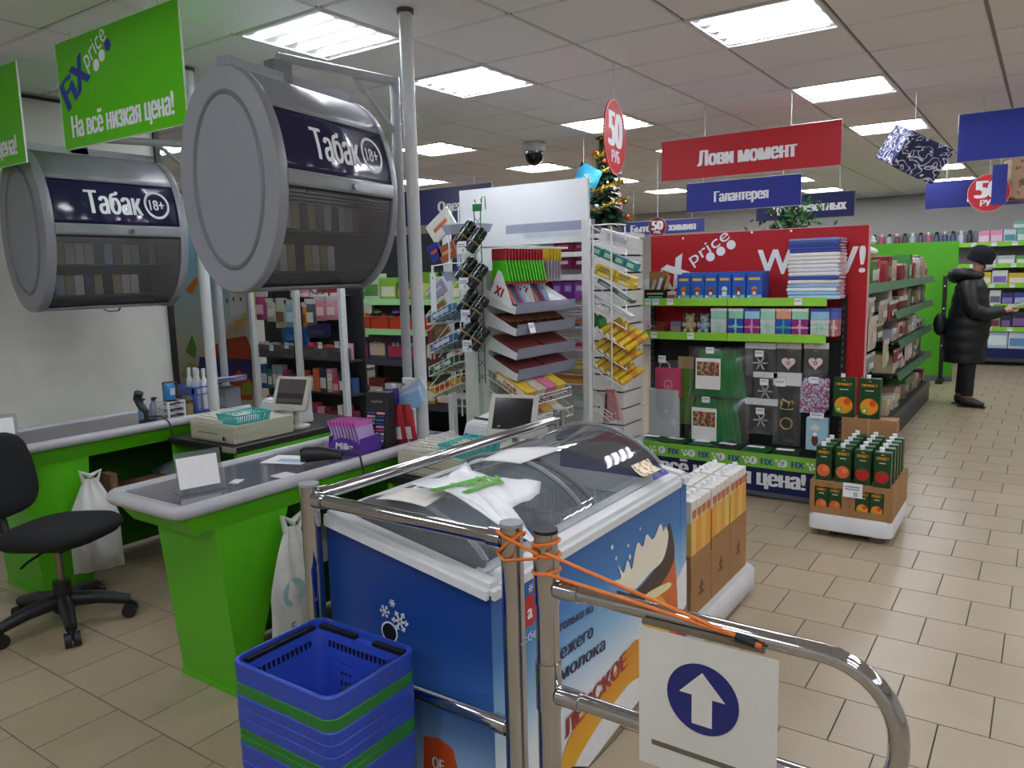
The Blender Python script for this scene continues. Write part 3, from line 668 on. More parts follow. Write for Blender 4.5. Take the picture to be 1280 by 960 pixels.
# prints on the freezer
PX = FX1+.0012
def crom(P, n=4):
    Q = []; N_ = len(P)
    for i in range(N_):
        p0, p1, p2, p3 = P[i-1], P[i], P[(i+1) % N_], P[(i+2) % N_]
        for k in range(n):
            t = k/n; Q.append(tuple(.5*(2*p1[c]+(p2[c]-p0[c])*t+(2*p0[c]-5*p1[c]+4*p2[c]-p3[c])*t*t+(3*p1[c]-p0[c]-3*p2[c]+p3[c])*t**3) for c in (0, 1)))
    return Q
def PF(pts, m, name, d=.0004, sm=True):     # outline on the long side
    pts = crom(pts) if sm else pts
    q = [onx(u, v, PX) for u, v in pts]; M = FX(PX+d, 0, 0); return poly(M, [(p.y, p.z) for p in q], m, sidep, name)
CREAM = mat('#f1ead6', .35, var=.03); CHOC = mat('#3b241c', .35); ORG = mat('#e08a1c', .35); CUPO = mat('#d8641c', .35); WRED = mat('#a02424', .35)
PF([(712, 958), (740, 905), (785, 840), (808, 800), (858, 700), (858, 800), (806, 866), (760, 925), (735, 958)], mat('#f2f3f4', .35), 'white_swirl', .0002, False)
PF([(822, 728), (838, 660), (846, 800), (810, 858), (806, 800), (802, 792)], CUPO, 'orange_wrapper', .0006)
PF([(837, 654), (843, 690), (836, 715), (816, 742), (796, 753), (777, 749), (771, 738), (790, 741), (811, 721), (827, 695), (834, 668)], CHOC, 'chocolate_coat', .0008)
PF([(768, 727), (776, 722), (772, 706), (779, 716), (784, 700), (789, 712), (793, 692), (797, 678), (803, 683), (808, 668), (816, 674), (825, 655), (829, 664), (832, 658), (835, 672), (828, 700), (812, 716), (796, 734), (784, 737)], CREAM, 'milk_splash', .001)
for u, v, r in ((800, 661, .006), (765, 684, .008), (785, 682, .006), (787, 696, .009), (770, 698, .007)): disc(FX(PX+.0006, *onx(u, v, PX)[1:]), r, CREAM, sidep, 'milk_drop')
PF([(806, 750), (822, 742), (836, 762), (836, 790), (822, 812), (808, 800)], mat('#e8b23a', .35), 'yellow_label', .001)
PF([(808, 742), (835, 728), (836, 735), (812, 750)], mat('#f1e6b0', .35), 'label_band', .0014)
PF([(700, 958), (722, 900), (760, 855), (784, 812), (800, 800), (804, 840), (785, 856), (748, 905), (724, 945), (716, 958)], ramp_mat('m_ribbon', [(0, '#f0c030'), (.5, '#e0901c'), (1, '#d86a14')], 'Z', .0, .5), 'gold_ribbon', .0012)
PF([(843, 795), (857, 755), (857, 800), (848, 806)], WRED, 'red_corner', .0014, False)
def ptext(s, u0, v0, u1, v1, h, m, bold=.03, off=.002, sx=.8, name='lettering'):
    a = onx(u0, v0, PX+off); c = onx(u1, v1, PX+off); r = c-a; M = basis(a+Vector((0, 0, h/2)), r, (0, 0, 1)); return text(s, M, h, m, sidep, w=r.length, bold=bold, align='L', name=name)
DNV = mat('#1c2050', .4)
ptext('только из', 699, 790, 742, 764, .030, DNV); ptext('свежего', 684, 838, 742, 795, .045, DNV); ptext('молока', 700, 853, 757, 811, .045, DNV)
ptext('ЛЕВСКОЕ', 706, 925, 784, 832, .06, WRED, .06, .0024)
lg = disc(FX(PX+.0006, *onx(662, 763, PX)[1:]), .046, mat('#c0202c', .35), sidep, 'red_round_logo'); text('a', FX(PX+.0016, *onx(662, 763, PX)[1:]), .045, TAGW, sidep, bold=.04, sx=.9)
ptext('сбер', 654, 806, 678, 790, .024, TAGW, .0)
def flake(M, r, par):
    b = MB()
    for k in range(3):
        a = PI*k/3; c, s = math.cos(a), math.sin(a)
        q = [(c*r-s*r*.1, s*r+c*r*.1), (-c*r-s*r*.1, -s*r+c*r*.1), (-c*r+s*r*.1, -s*r-c*r*.1), (c*r+s*r*.1, s*r-c*r*.1)]; b.prism(q, .0005, M)
        for sg in (-1, 1):
            for e in (-1, 1):
                cx, cy = c*r*.62*sg, s*r*.62*sg; a2 = a+e*PI/3; dx, dy = math.cos(a2)*r*.3*sg, math.sin(a2)*r*.3*sg; wx, wy = -math.sin(a2)*r*.07, math.cos(a2)*r*.07
                b.prism([(cx-wx, cy-wy), (cx+dx-wx, cy+dy-wy), (cx+dx+wx, cy+dy+wy), (cx+wx, cy+wy)], .0005, M)
    return b.build('printed_snowflake', TAGW, par)
for u, v, r in ((663, 735, .013), (657, 716, .009), (664, 712, .007)): flake(FX(PX+.001, *onx(u, v, PX)[1:]), r, sidep)
PY = FY0-.0012
for u, v, r in ((500, 777, .032), (481, 764, .020), (490, 754, .012)):
    p = ony(u, v, PY); flake(FY(p.x, PY, p.z), r, endp)
p = ony(487, 790, PY); disc(FY(p.x, PY, p.z), .032, TAGW, endp, 'round_logo_halo'); disc(FY(p.x, PY-.0006, p.z), .027, mat('#1a1a1c', .4), endp, 'round_logo')
q = [ony(u, v, PY) for u, v in ((530, 920), (548, 922), (566, 936), (572, 960), (568, 990), (530, 990))]; poly(FY(0, PY, 0), [(a.x, a.z) for a in q], mat('#c8501c', .4), endp, 'orange_shape')
p = ony(548, 955, PY); text('ОЕ', FY(p.x, PY-.0008, p.z), .035, TAGW, endp, bold=.04)
# things lying on the lids
def on_lid(u, v, off):
    r = ray(u, v); t0, t1 = .3, 6
    f = lambda t: CAMH+r.z*t-glz(r.x*t, off)
    for _ in range(60):
        m_ = (t0+t1)/2
        if f(m_) > 0: t0 = m_
        else: t1 = m_
    return Vector((r.x*t0, r.y*t0, 0))
def drape(pts, off, name, m, cuts=5, wrinkle=.0, parent=None, on=None):
    P = [on_lid(u, v, off) for u, v in pts]
    bm = bmesh.new(); vs = [bm.verts.new((p.x, p.y, 0)) for p in P]
    for t in tessellate_polygon([[Vector((p.x, p.y, 0)) for p in P]]): bm.faces.new([vs[k] for k in t])
    bmesh.ops.subdivide_edges(bm, edges=bm.edges[:], cuts=cuts, use_grid_fill=True)
    rnd = random.Random(3)
    for v in bm.verts: v.co.z = glz(v.co.x, off)+(wrinkle*math.sin(v.co.x*37+v.co.y*23)*math.sin(v.co.y*41) if wrinkle else 0)
    me = bpy.data.meshes.new(name); bmesh.ops.recalc_face_normals(bm, faces=bm.faces); bm.to_mesh(me); bm.free(); me.materials.append(m); me.shade_smooth()
    o = bpy.data.objects.new(name, me); COL.objects.link(o); solid(o, .0015, 1)
    if parent: o.parent = parent
    return o
OFF2 = .045
bag = thing('plastic_bag', 'flattened white plastic carrier bag with green logo lying on freezer lids', 'bag', (0, 0, 0))
drape([(512, 603), (560, 596), (583, 577), (590, 590), (620, 597), (676, 601), (674, 618), (662, 626), (640, 634), (655, 655), (672, 680), (640, 668), (618, 652), (590, 634), (562, 616), (535, 610)], OFF2, 'bag_body', mat('#e9ecee', .35), wrinkle=.004, parent=bag)
def bag_line(pts, wd, name='printed_line'): return drape(pts, OFF2+.007, name, mat('#5aae2c', .4), cuts=2, parent=bag)
bag_line([(535, 613), (543, 614), (610, 598), (603, 596)], 0); bag_line([(577, 615), (584, 617), (628, 601), (622, 600)], 0)
def lidtext(s, u, v, h, w, ang, m):
    V, F, x0, x1, y0, y1 = tmesh(s, .05, .8); c = on_lid(u, v, OFF2); k = h/.72; kx = w/(x1-x0)
    r = Vector((math.cos(ang), math.sin(ang), 0)); q = Vector((-r.y, r.x, 0)); b = MB(); VV = []
    for x, y, z in V:
        p = c+r*((x-(x0+x1)/2)*kx)+q*((y-.35)*k); VV.append((p.x, p.y, glz(p.x, OFF2+.009)))
    b.add(VV, F); return b.build('lettering', m, bag, fix=False)
lidtext('FIX', 612, 603, .045, .085, math.radians(250), mat('#5aae2c', .4)); lidtext('price', 583, 609, .028, .10, math.radians(250), mat('#5aae2c', .4))
tag(drape([(600, 576), (632, 562), (706, 560), (650, 580)], .03, 'paper_sheet', PAPER, 3), 'white paper sheet lying on the far freezer lid', 'paper')
tag(drape([(470, 624), (502, 611), (562, 615), (532, 634)], .012, 'paper_sheet', mat('#e8e4dc', .6), 3), 'cream paper sheet under the carrier bag at the near end of freezer', 'paper')
pc = thing('price_card', 'small coloured price card stuck on far freezer lid corner', 'card', (0, 0, 0))
drape([(789, 582), (810, 573), (827, 586), (806, 596)], .028, 'card', spot_mat('m_pricecard', '#f4f2ea', '#e8c860', 60, .5, .55, .5, 'noise', '#c04838'), 2, parent=pc)
drape([(815, 594), (832, 588), (836, 592), (817, 600)], .028, 'blue_strip', mat('#3a3aa8', .4), 2, parent=pc)

# ---------------------------------------------------------------- rails and gate
RY_ = 1.49
def rp(u, v): return ony(u, v, RY_)
zt = 1.0; xp1, xp2, xp3 = rp(386, 604).x, rp(639, 652).x, rp(682, 659).x
rl = thing('guard_rail', 'chrome guard rail in front of and along the blue freezer', 'rail', (0, 0, 0))
def post(par, x, y, z, capm, nm='post', r=.0285):
    b = MB(); b.cyl((x, y, 0.01), (x, y, z-.004), r, 22); p = b.build(nm, CHROME, par, smooth=1)
    b = MB(); b.cyl((x, y, z-.006), (x, y, z+.002), r+.001, 22); b.build('cap', capm, p, smooth=1)
    b = MB(); b.cyl((x, y, 0), (x, y, .012), .055, 22); b.build('floor_flange', STEEL, p, smooth=1)
    return p
GCAP = mat('#9a9b9c', .5)
post(rl, xp1, RY_, zt, GCAP); post(rl, xp2, RY_, zt, GCAP); post(rl, xp1, 2.93, zt, GCAP)
zr = zt-.045
def bar(par, p0, p1, r=.02, nm='bar'):
    b = MB(); b.tube([p0, p1], r, 16); return b.build(nm, CHROME, par, smooth=1)
bar(rl, (xp1, RY_, zr), (xp2, RY_, zr)); bar(rl, (xp1, RY_, zr), (xp1, 2.93, zr)); zl = rp(580, 887).z
bar(rl, (xp1, RY_, zl), (xp2, RY_, zl)); bar(rl, (xp1, RY_, zl), (xp1, 2.93, zl))
for x, z in ((xp1+.045, zr), (xp2-.045, zr), (xp2-.045, zl)): b = MB(); b.cyl((x-.02, RY_, z), (x+.02, RY_, z), .025, 16); b.build('clamp', CHROME, rl, smooth=1)
b = MB(); b.cyl((xp1, RY_+.035, zr), (xp1, RY_+.07, zr), .025, 16); b.build('clamp', CHROME, rl, smooth=1)
gt = thing('swing_gate', 'chrome swing gate with white arrow sign, tied with orange cord', 'gate', (0, 0, 0))
post(gt, xp3, RY_, zt, BLACK)
zu, zd = rp(690, 734).z, rp(800, 902).z; xe = rp(1125, 905).x
P = [(xp3+.0, RY_, zu), (xe-.14, RY_, zu)]
P += [(xe-.14+.14*math.sin(a), RY_, zu-.14+.14*math.cos(a)) for a in [PI/2*k/8 for k in range(1, 9)]]
P += [(xe, RY_, zd+.10)] + [(xe-.10+.10*math.cos(a), RY_, zd+.10-.10*math.sin(a)) for a in [PI/2*k/6 for k in range(1, 7)]] + [(xp3, RY_, zd)]
b = MB(); b.tube(P, .0195, 16); b.build('gate_frame', CHROME, gt, smooth=1)
for z in (zu, zd): b = MB(); b.cyl((xp3+.03, RY_, z), (xp3+.09, RY_, z), .024, 16); b.cyl((xp3, RY_, z-.04), (xp3, RY_, z+.08), .032, 20); b.build('hinge_sleeve', CHROME, gt, smooth=1)
sl, sr, sb, st = rp(807, 800).x, rp(978, 880).x, rp(805, 893).z, rp(808, 775).z
b = MB(); b.box(sl, sr, RY_-.034, RY_-.030, zd-.07, st); sg = b.build('arrow_sign', mat('#d9d7cf', .45, scale=8), gt)
b = MB(); b.box(sl+.005, sr-.03, RY_-.03, RY_-.021, zu-.018, zu-.008); b.build('torn_tape', mat('#6b6250', .8), gt); b = MB(); b.box(sl+.03, sr-.04, RY_-.0345, RY_-.0335, zd-.02, zd-.008); b.build('torn_tape', mat('#6b6250', .8), gt)
cx, cz = (sl+sr)/2-.005, rp(888, 866).z; rr = .078
disc(FY(cx, RY_-.035, cz), rr, mat('#1f2670', .4), sg, 'blue_disc', 40)
poly(FY(cx, RY_-.0362, cz), [(-.022, -.058), (.022, -.058), (.022, .006), (.050, .006), (0, .060), (-.050, .006), (-.022, .006)], mat('#d9d7cf', .45), sg, 'white_arrow')
# orange cord
OR = mat('#e0762a', .6)
def loop(x, z, r=.033, tilt=.0, ph=0): return [(x+r*math.cos(a), RY_+r*math.sin(a), z+tilt*math.cos(a+ph)) for a in [2*PI*k/16 for k in range(17)]]
cd = thing('elastic_cord', 'orange cord tying the rail post to the swing gate', 'cord', (0, 0, 0))
for k, P in enumerate((loop(xp3, zt-.03, tilt=.006), loop(xp3, zt-.055, tilt=-.006), loop(xp3, zt-.1, tilt=.004), [(xp2-.03, RY_-.02, zt-.02), (xp2, RY_-.033, zt-.025), (xp3, RY_-.036, zt-.05)], [(xp2-.03, RY_-.02, zt-.075), (xp2, RY_-.033, zt-.085), (xp3, RY_-.036, zt-.06)], loop(xp2, zt-.05, tilt=.03))):
    b = MB(); b.tube(P, .0042, 6); b.build('strand', OR, cd, smooth=1)
e1 = rp(925, 806); e1 = (e1.x, RY_-.028, zu+.005)
for z0 in (zt-.045, zt-.095):
    b = MB(); b.tube([(xp3+.02, RY_-.033, z0), ((xp3+e1[0])/2, RY_-.034, (z0+e1[2])/2+.004), e1], .0042, 6); b.build('strand', OR, cd, smooth=1)
b = MB(); b.tube([e1, (e1[0]+.04, RY_-.028, e1[2]-.008)], [.009, .008], 10); b.build('black_grip', BLACK, cd, smooth=1)
b = MB(); b.tube([(e1[0]+.04, RY_-.028, e1[2]-.008), (e1[0]+.052, RY_-.028, e1[2]-.01)], [.006, .006], 8); b.build('cord_end', mat('#c8682c', .6), cd)

# ---------------------------------------------------------------- shopping baskets, nested
BB = mat('#2b48b4', .42, var=.03); BG = mat('#1f7a2c', .45)
bx0, bx1, by0, by1 = -1.715, -1.33, 1.135, 1.445; bz = .62
cxm, cym = (bx0+bx1)/2, (by0+by1)/2; hw, hd = (bx1-bx0)/2, (by1-by0)/2
def rrect(hx, hy, r, n=5):
    P = []
    for sx, sy, a0 in ((1, 1, 0), (-1, 1, PI/2), (-1, -1, PI), (1, -1, 1.5*PI)):
        P += [(sx*(hx-r)+r*math.cos(a0+PI/2*k/n), sy*(hy-r)+r*math.sin(a0+PI/2*k/n)) for k in range(n+1)]
    return P
def loft(b, rings, close=False):
    n = len(rings[0]); V = [p for r in rings for p in r]; F = []
    for s in range(len(rings)-1): F += [(s*n+i, s*n+(i+1) % n, (s+1)*n+(i+1) % n, (s+1)*n+i) for i in range(n)]
    return b.add(V, F), n
def rim_band(h, m, name, par, z1, sh=0):
    b = MB(); R = []
    for hx, hy, z in ((hw-.018-sh, hd-.018-sh, z1-h), (hw-sh-.002*h/.05, hd-sh-.002*h/.05, z1-h), (hw-sh, hd-sh, z1-.003), (hw-.003-sh, hd-.003-sh, z1), (hw-.009-sh, hd-.009-sh, z1), (hw-.010-sh, hd-.010-sh, z1-h*.6)):
        R.append([(x, y, z) for x, y in rrect(hx, hy, .035)])
    loft(b, R); return b.build(name, m, par, smooth=.6)
def basket(z1, h, m, label, top=False, sh=0):
    t = thing('shopping_basket', label, 'basket', (cxm, cym, 0), 0, 'nested shopping baskets')
    rim_band(h, m, 'rim', t, z1, sh)
    b = MB()
    if top:
        R = []
        for k, (s, z) in enumerate(((.028, z1-.022), (.03, z1-.03), (.055, z1-.22), (.07, z1-.235))): R.append([(x, y, z) for x, y in rrect(hw-s, hd-s, .035)])
        loft(b, R); V = [(x, y, z1-.235) for x, y in rrect(hw-.07, hd-.07, .035)]; b.add(V, [tuple(range(len(V)))]); b.build('body', m, t, smooth=.6)
        b = MB()
        R = [[(x, y, z1-.022) for x, y in rrect(hw-.009, hd-.009, .035)], [(x, y, z1-.024) for x, y in rrect(hw-.029, hd-.029, .035)]]; loft(b, R); b.build('handle_ledge', m, t)
        b = MB()      # folded black handles lying on the ledge
        b.box(-hw+.011, -hw+.028, -hd+.04, hd-.04, z1-.021, z1-.010); b.build('handle', BLACK, t); b = MB(); b.box(hw-.028, hw-.011, -hd+.04, hd-.04, z1-.021, z1-.010); b.build('handle', BLACK, t)
        b = MB(); b.box(-hw+.03, -.02, hd-.028, hd-.011, z1-.021, z1-.010); b.build('handle_grip', BLACK, t); b = MB(); b.box(.05, hw-.03, hd-.028, hd-.011, z1-.021, z1-.010); b.build('handle_grip', BLACK, t)
        b = MB(); sl = BLACK
        for k in range(15):      # slots in the walls
            f = -1+2*(k+.5)/15
            b.box(f*(hw-.07)-.005, f*(hw-.07)+.005, hd-.0345, hd-.0325, z1-.075, z1-.045)
            if k < 12: ff = -1+2*(k+.5)/12; b.box(-hw+.0325, -hw+.0345, ff*(hd-.06)-.004, ff*(hd-.06)+.004, z1-.075, z1-.045)
        for c in range(3):
            for r_ in range(5): b.box(-.06+c*.016-.004, -.06+c*.016+.004, hd-.036-r_*.004-.003, hd-.034-r_*.004, z1-.115-r_*.025, z1-.095-r_*.025)
        sl_ = b.build('slots', sl, t, fix=False); sl_['kind'] = 'stuff'
    else:
        R = []
        for s, z in ((.02, z1-h-.0), (.045, max(z1-.2, .004))): R.append([(x, y, z) for x, y in rrect(hw-s, hd-s, .035)])
        loft(b, R); V = [R[1][k] for k in range(len(R[1]))]; b.add(V, [tuple(range(len(V)))]); b.build('body', m, t, smooth=.6)
    return t
z = bz; seq = [(.056, BB, 'blue'), (.034, BG, 'green'), (.031, BB, 'blue'), (.031, BB, 'blue'), (.031, BB, 'blue'), (.022, BG, 'green'), (.022, BG, 'green'), (.05, BB, 'blue'), (.05, BB, 'blue'), (.05, BG, 'green'), (.05, BB, 'blue'), (.05, BB, 'blue')]
for k, (h, m, cn) in enumerate(seq):
    lab = 'open blue plastic shopping basket on top of the stack in front' if k == 0 else '%s plastic shopping basket, %s from the top of the nested stack' % (cn, ORD[k])
    basket(z, h-.001, m, lab, k == 0, 0 if m is BB else .001); z -= h
b = MB(); b.box(cxm-hw+.06, cxm+hw-.06, cym-hd+.06, cym+hd-.06, 0, .004)
# ================================================================ generic goods
def pbox(name, label, cat, x0, x1, y0, y1, z0, z1, hexc, face='-Y', band=None, group=None, bandz=(.15, .6), flap=True, rz=0, rough=.45, lab2=None, parts=True):
    """printed carton standing in the room, with its face panel"""
    cx, cy = (x0+x1)/2, (y0+y1)/2; W, D, H = x1-x0, y1-y0, z1-z0
    t = thing(name, label, cat, (cx, cy, z0), rz, group) if parts and band else None
    b = MB(); b.box(-W/2, W/2, -D/2, D/2, 0, H); o = b.build('carton' if t else name, mat(hexc, rough, var=.04), t, bevel=min(W, D, H)*.03)
    if t is None:
        o.location = (cx, cy, z0); o.rotation_euler = (0, 0, rz); return tag(o, label, cat, group)
    if face == '-Y': M = FY(0, -D/2-.0004, 0); wd = W
    else: M = FX(W/2+.0004, 0, 0); wd = D
    p = patch(M, wd*.86, H*(bandz[1]-bandz[0]), mat(band, .4), t, 'printed_panel', y=H*(bandz[0]+bandz[1])/2)
    if lab2: patch(M, wd*.5, H*.12, mat(lab2, .4), t, 'printed_title', y=H*(bandz[1]+.1), d=.0008)
    return t
def pillow(b, w, h, th, M, n=6):
    f = lambda s: (lambda u, v: (w*(u-.5), h*(v-.5), s*th/2*(max(0, math.sin(PI*u))**.45)*(max(0, math.sin(PI*v))**.45)))
    b.grid(f(1), n, n, M); b.grid(f(-1), n, n, M); return b
def hpack(name, label, cat, c, w, h, th, hexc, right=(1, 0, 0), up=(0, 0, 1), header=None, group=None, film=False, inner=None, art=None):
    """hanging pack: soft pouch, header card"""
    t = thing(name, label, cat, c, 0, group); M = basis((0, 0, 0), right, up)
    b = MB(); pillow(b, w, h, th, M); b.build('pouch', BLISTER if film else (hexc if not isinstance(hexc, str) else mat(hexc, .35)), t, smooth=1)
    if header:
        b = MB(); b.box(-w*.5, w*.5, h*.36, h*.54, -.002, th*.3, M); b.build('header_card', mat(header, .5), t)
    if art: patch(M @ Matrix.Translation((0, 0, th*.5+.0015)), w*art[1], h*art[2], mat(art[0], .45) if isinstance(art[0], str) else art[0], t, 'printed_panel', y=h*art[3])
    if inner: inner(t, M)
    return t
def price_tag(par, M, w=.055, h=.04, txt=None):
    p = patch(M, w, h, TAGW, par, 'price_tag', .0012)
    b = MB()
    for k in range(2): b.prism([(-w*.4, h*(.28-.17*k)), (w*.35, h*(.28-.17*k)), (w*.35, h*(.20-.17*k)), (-w*.4, h*(.20-.17*k))], .0005, M @ Matrix.Translation((0, 0, .0013)))
    b.build('printed_lines', mat('#8a8c94', .5), p)
    if txt: text(txt, M @ Matrix.Translation((w*.15, -h*.25, .0015)), h*.28, BLACK, p, bold=.03)
    return p

# ================================================================ red promotion gondola
GY = 5.45; BY = 5.3; BK = 5.72
g = thing('promotion_shelf', 'red backed promotion shelf unit with lime price rails, beside the juice pallet', 'shelf', (0, 0, 0))
b = MB(); b.box(-2.60, -1.012, BK, BK+.03, .30, 1.868); rb = b.build('red_back_board', RED, g)
b = MB(); b.box(-1.016, -1.008, BK-.002, BK+.032, .30, 1.87); b.box(-2.6, -1.008, BK-.002, BK+.032, 1.868, 1.873); b.build('board_edge', mat('#d8a0a0', .5), rb)
b = MB()
for u, v in ((854, 298), (940, 290.5), (989, 288.5)):
    p = ony(u, v, BK); b.cyl((p.x, BK-.006, p.z), (p.x, BK, p.z), .008, 10)
b.build('board_screw', TAGW, rb)
FB = lambda x, z: FY(x, BK-.0015, z)
def at(u, v, Y=BK): return ony(u, v, Y)
R19 = Matrix.Rotation(math.radians(33), 4, 'Z')
p = at(885, 308); text('price', FB(p.x, p.z) @ R19, .095, TAGW, rb, w=.35, bold=.0)
p = at(836, 347); text('FiX', FB(p.x, p.z) @ R19, .21, TAGW, rb, w=.40, bold=.06)
for u, v in ((888, 321), (901, 314), (914, 306)): p = at(u, v); disc(FB(p.x, p.z), .034, TAGW, rb)
p = at(1012, 325); text('WOW!', FB(p.x+.0, p.z), .185, TAGW, rb, w=.73, bold=.03)
b = MB(); b.box(-2.58, -1.15, BK-.02, BK-.001, .30, 1.09); pg = b.build('peg_panel', mat('#1a1a1c', .6), g)
for x in (-2.58, -1.165):
    b = MB(); b.box(x, x+.035, BK-.05, BK-.02, .05, 1.40); up = b.build('upright', BLACK, g)
    b = MB(); [b.box(x+.012, x+.023, BK-.0515, BK-.0495, .3+k*.05, .33+k*.05) for k in range(21)]; b.build('slots', mat('#55565a', .5), up)
S1Z, S2Z = ony(900, 378, GY).z+.02, ony(900, 421.5, GY).z+.02
sx0, sx1, sxm = ony(804, 378, GY).x, ony(1034, 377, GY).x, ony(910, 378, GY).x
for zz, nm in ((S1Z, 0), (S2Z, 1)):
    for xa, xb in ((sx0, sxm), (sxm, sx1)):
        b = MB(); b.box(xa+.002, xb-.002, GY+.004, BK-.03, zz-.012, zz); sb = b.build('shelf_board', mat('#303032', .5), g)
        b = MB(); b.box(xa+.002, xb-.002, GY-.006, GY+.004, zz-.045, zz+.012); b.build('price_rail', LIME, sb)
    for u in ((810, 820, 838, 998) if nm == 0 else (818, 864)):
        x = ony(u, 378, GY).x; price_tag(g, FY(x, GY-.0075, zz-.016), .05, .045)
# base
bx0_, bx1_ = -2.60, -1.19
DK = .30
b = MB(); b.box(bx0_, bx1_, BY+.004, BK-.02, DK-.02, DK); b.build('base_deck', mat('#1f2022', .5), g)
b = MB(); b.box(bx0_, bx1_, BY, BY+.006, .045, .225); bp = b.build('base_panel', NAVY, g)
b = MB(); b.box(bx0_, bx1_, BY-.002, BY+.01, .02, .05); b.build('base_edge', mat('#5a6068', .4), g)
b = MB(); b.box(bx0_, bx1_, BY-.01, BY, .222, .325); lr = b.build('base_price_rail', mat('#7cc23c', .4), g)
b = MB(); b.box(bx0_+.02, bx1_-.02, BY+.12, BK-.05, 0, .05); b.build('foot', BLACK, g)
text('На всё низкая цена!', FY((bx0_+bx1_)/2-.01, BY-.0008, .155), .115, TAGW, bp, w=1.26, bold=.07)
for k, u in enumerate((790, 828, 865, 902, 942, 980)):
    x = ony(u, 570, BY).x; disc(FY(x, BY-.0105, .27), .028, TAGW, lr, 'round_emblem'); text('F', FY(x, BY-.012, .27), .035, FIXB, lr, bold=.02)
    text('FIX', FY(x+.095, BY-.0105, .27), .045, FIXB, lr, w=.085, bold=.05)
    for dx, dz in ((.16, .285), (.175, .265), (.19, .285), (.18, .25), (.2, .26)): disc(FY(x+dx, BY-.0105, dz), .009, TAGW, lr, 'printed_dot', 10)
# goods on the top shelf: animal soap boxes
cs = ['#c8762c', '#b8602c', '#8a4a24', '#d8e0e8', '#7a3a22', '#b87858']
an = ['orange animal', 'ginger animal', 'brown deer', 'white bird', 'dark brown animal', 'tan bear']
us = [(846, 863), (863, 880), (880, 896.5), (897, 914), (914.5, 932), (932.5, 953)]
for k, (u0, u1) in enumerate(us):
    y0 = GY+.03; xa, xb = ony(u0, 370, y0).x, ony(u1, 370, y0).x
    for row in range(2):
        lab = ('blue toy box with a %s picture, front row of the top shelf' % an[k]) if row == 0 else 'blue toy box in the back row, %s from the left' % ORD[k]
        yy = y0+row*.09
        t = thing('toy_box', lab, 'box', ((xa+xb)/2, yy, S1Z), 0, 'blue toy boxes on the top shelf'); W = xb-xa-.004; H = .185+row*.012
        b = MB(); b.box(-W/2, W/2, 0, .075, 0, H); b.build('carton', mat('#2459b0', .35), t, bevel=.002)
        if row == 0:
            M = FY(0, -.0006, 0); patch(M, W*.7, .018, mat('#e0b040', .4), t, 'printed_title', y=H*.78)
            disc(M @ Matrix.Translation((0, H*.40, 0)), .02, mat(cs[k], .5), t, 'printed_head', 14); disc(M @ Matrix.Translation((0, H*.24, 0)), .025, mat(cs[k], .5), t, 'printed_body', 14, rx=.018)
            disc(M @ Matrix.Translation((0, H*.24, .0007)), .015, mat('#f0e6d8', .5), t, 'printed_belly', 12, rx=.01)
            disc(M @ Matrix.Translation((-W*.32, H*.1, 0)), .007, TAGW, t, 'printed_dot', 10); patch(M, W*.9, .03, mat('#7fb8e0', .4), t, 'printed_snow', y=H*.09, d=.0004)
b = MB()
# stack of blankets
st = [('#33449c', .055)]*0
xa, xb = ony(989, 370, GY+.02).x, ony(1042, 370, GY+.02).x
lay = [('#bcd4ea', 'pale blue'), ('#8fc4e4', 'sky blue'), ('#e4e8ee', 'white'), ('#9ab8de', 'light blue'), ('#e0dcd8', 'cream'), ('#3a4fa8', 'royal blue'), ('#e6e6e6', 'white'), ('#d8dde6', 'grey white'), ('#ece8e2', 'ivory'), ('#e0e2ea', 'off white'), ('#e8e4dc', 'cream'), ('#eeece6', 'ivory'), ('#3546a0', 'royal blue'), ('#3b52ae', 'blue'), ('#3348a2', 'deep blue'), ('#4058b0', 'blue'), ('#7f98d0', 'pale blue')]
zz = S1Z
for k, (c, cn) in enumerate(lay):
    hgt = .026 if k < 12 else .019; dx = random.uniform(-.006, .006)
    t = thing('folded_pack', '%s flat textile pack, %s from the bottom of the stack' % (cn, (ORD+['seventeenth'])[k]), 'textile pack', ((xa+xb)/2+dx, GY+.13, zz), random.uniform(-.03, .03), 'stacked textile packs')
    b = MB(); b.box(-.165, .165, -.115, .115, 0, hgt-.001); b.build('pack', mat(c, .35), t, bevel=.006, smooth=1)
    b = MB(); b.box(.164, .1665, -.08, .08, hgt*.2, hgt*.8); b.build('pink_label', mat('#d8a8b4', .4), t)
    zz += hgt
def q(u0, v0, u1, v1, Y): a = ony(u0, v1, Y); c = ony(u1, v0, Y); return a.x, c.x, a.z, c.z
# black gift box with pens and small clear box
x0, x1, z0, z1 = q(806, 333, 833, 372, GY+.05)
t = thing('display_box', 'open black display box with paper goods at the left end of top shelf', 'box', ((x0+x1)/2, GY+.09, S1Z))
b = MB(); W = x1-x0; b.box(-W/2, W/2, -.05, .05, 0, .075); b.build('box', BLACK, t)
b = MB(); b.box(-W/2+.01, W/2-.02, .02, .045, .06, .21); b.build('card_back', CARD, t)
for k, (c, dx) in enumerate((('#b8b0a0', -.05), ('#d8dce4', .0), ('#3a3a40', .04), ('#c89858', .06))):
    b = MB(); b.cyl((dx, -.01, .05), (dx+.03, .01, .15+.01*k), .014, 8); b.build('rolled_sheet', mat(c, .5), t, smooth=1)
patch(FY(0, -.0506, .045), W*.75, .012, mat('#d8b040', .4), t, 'printed_strip'); patch(FY(0, -.0506, .02), W*.65, .012, mat('#3a9ad8', .4), t, 'printed_strip')
x0, x1, z0, z1 = q(834, 361, 845, 373, GY+.03); pbox('small_carton', 'small clear and pink box beside the black display box', 'box', x0, x1, GY+.03, GY+.09, S1Z, S1Z+.06, '#c8bcc0', band='#b04858')
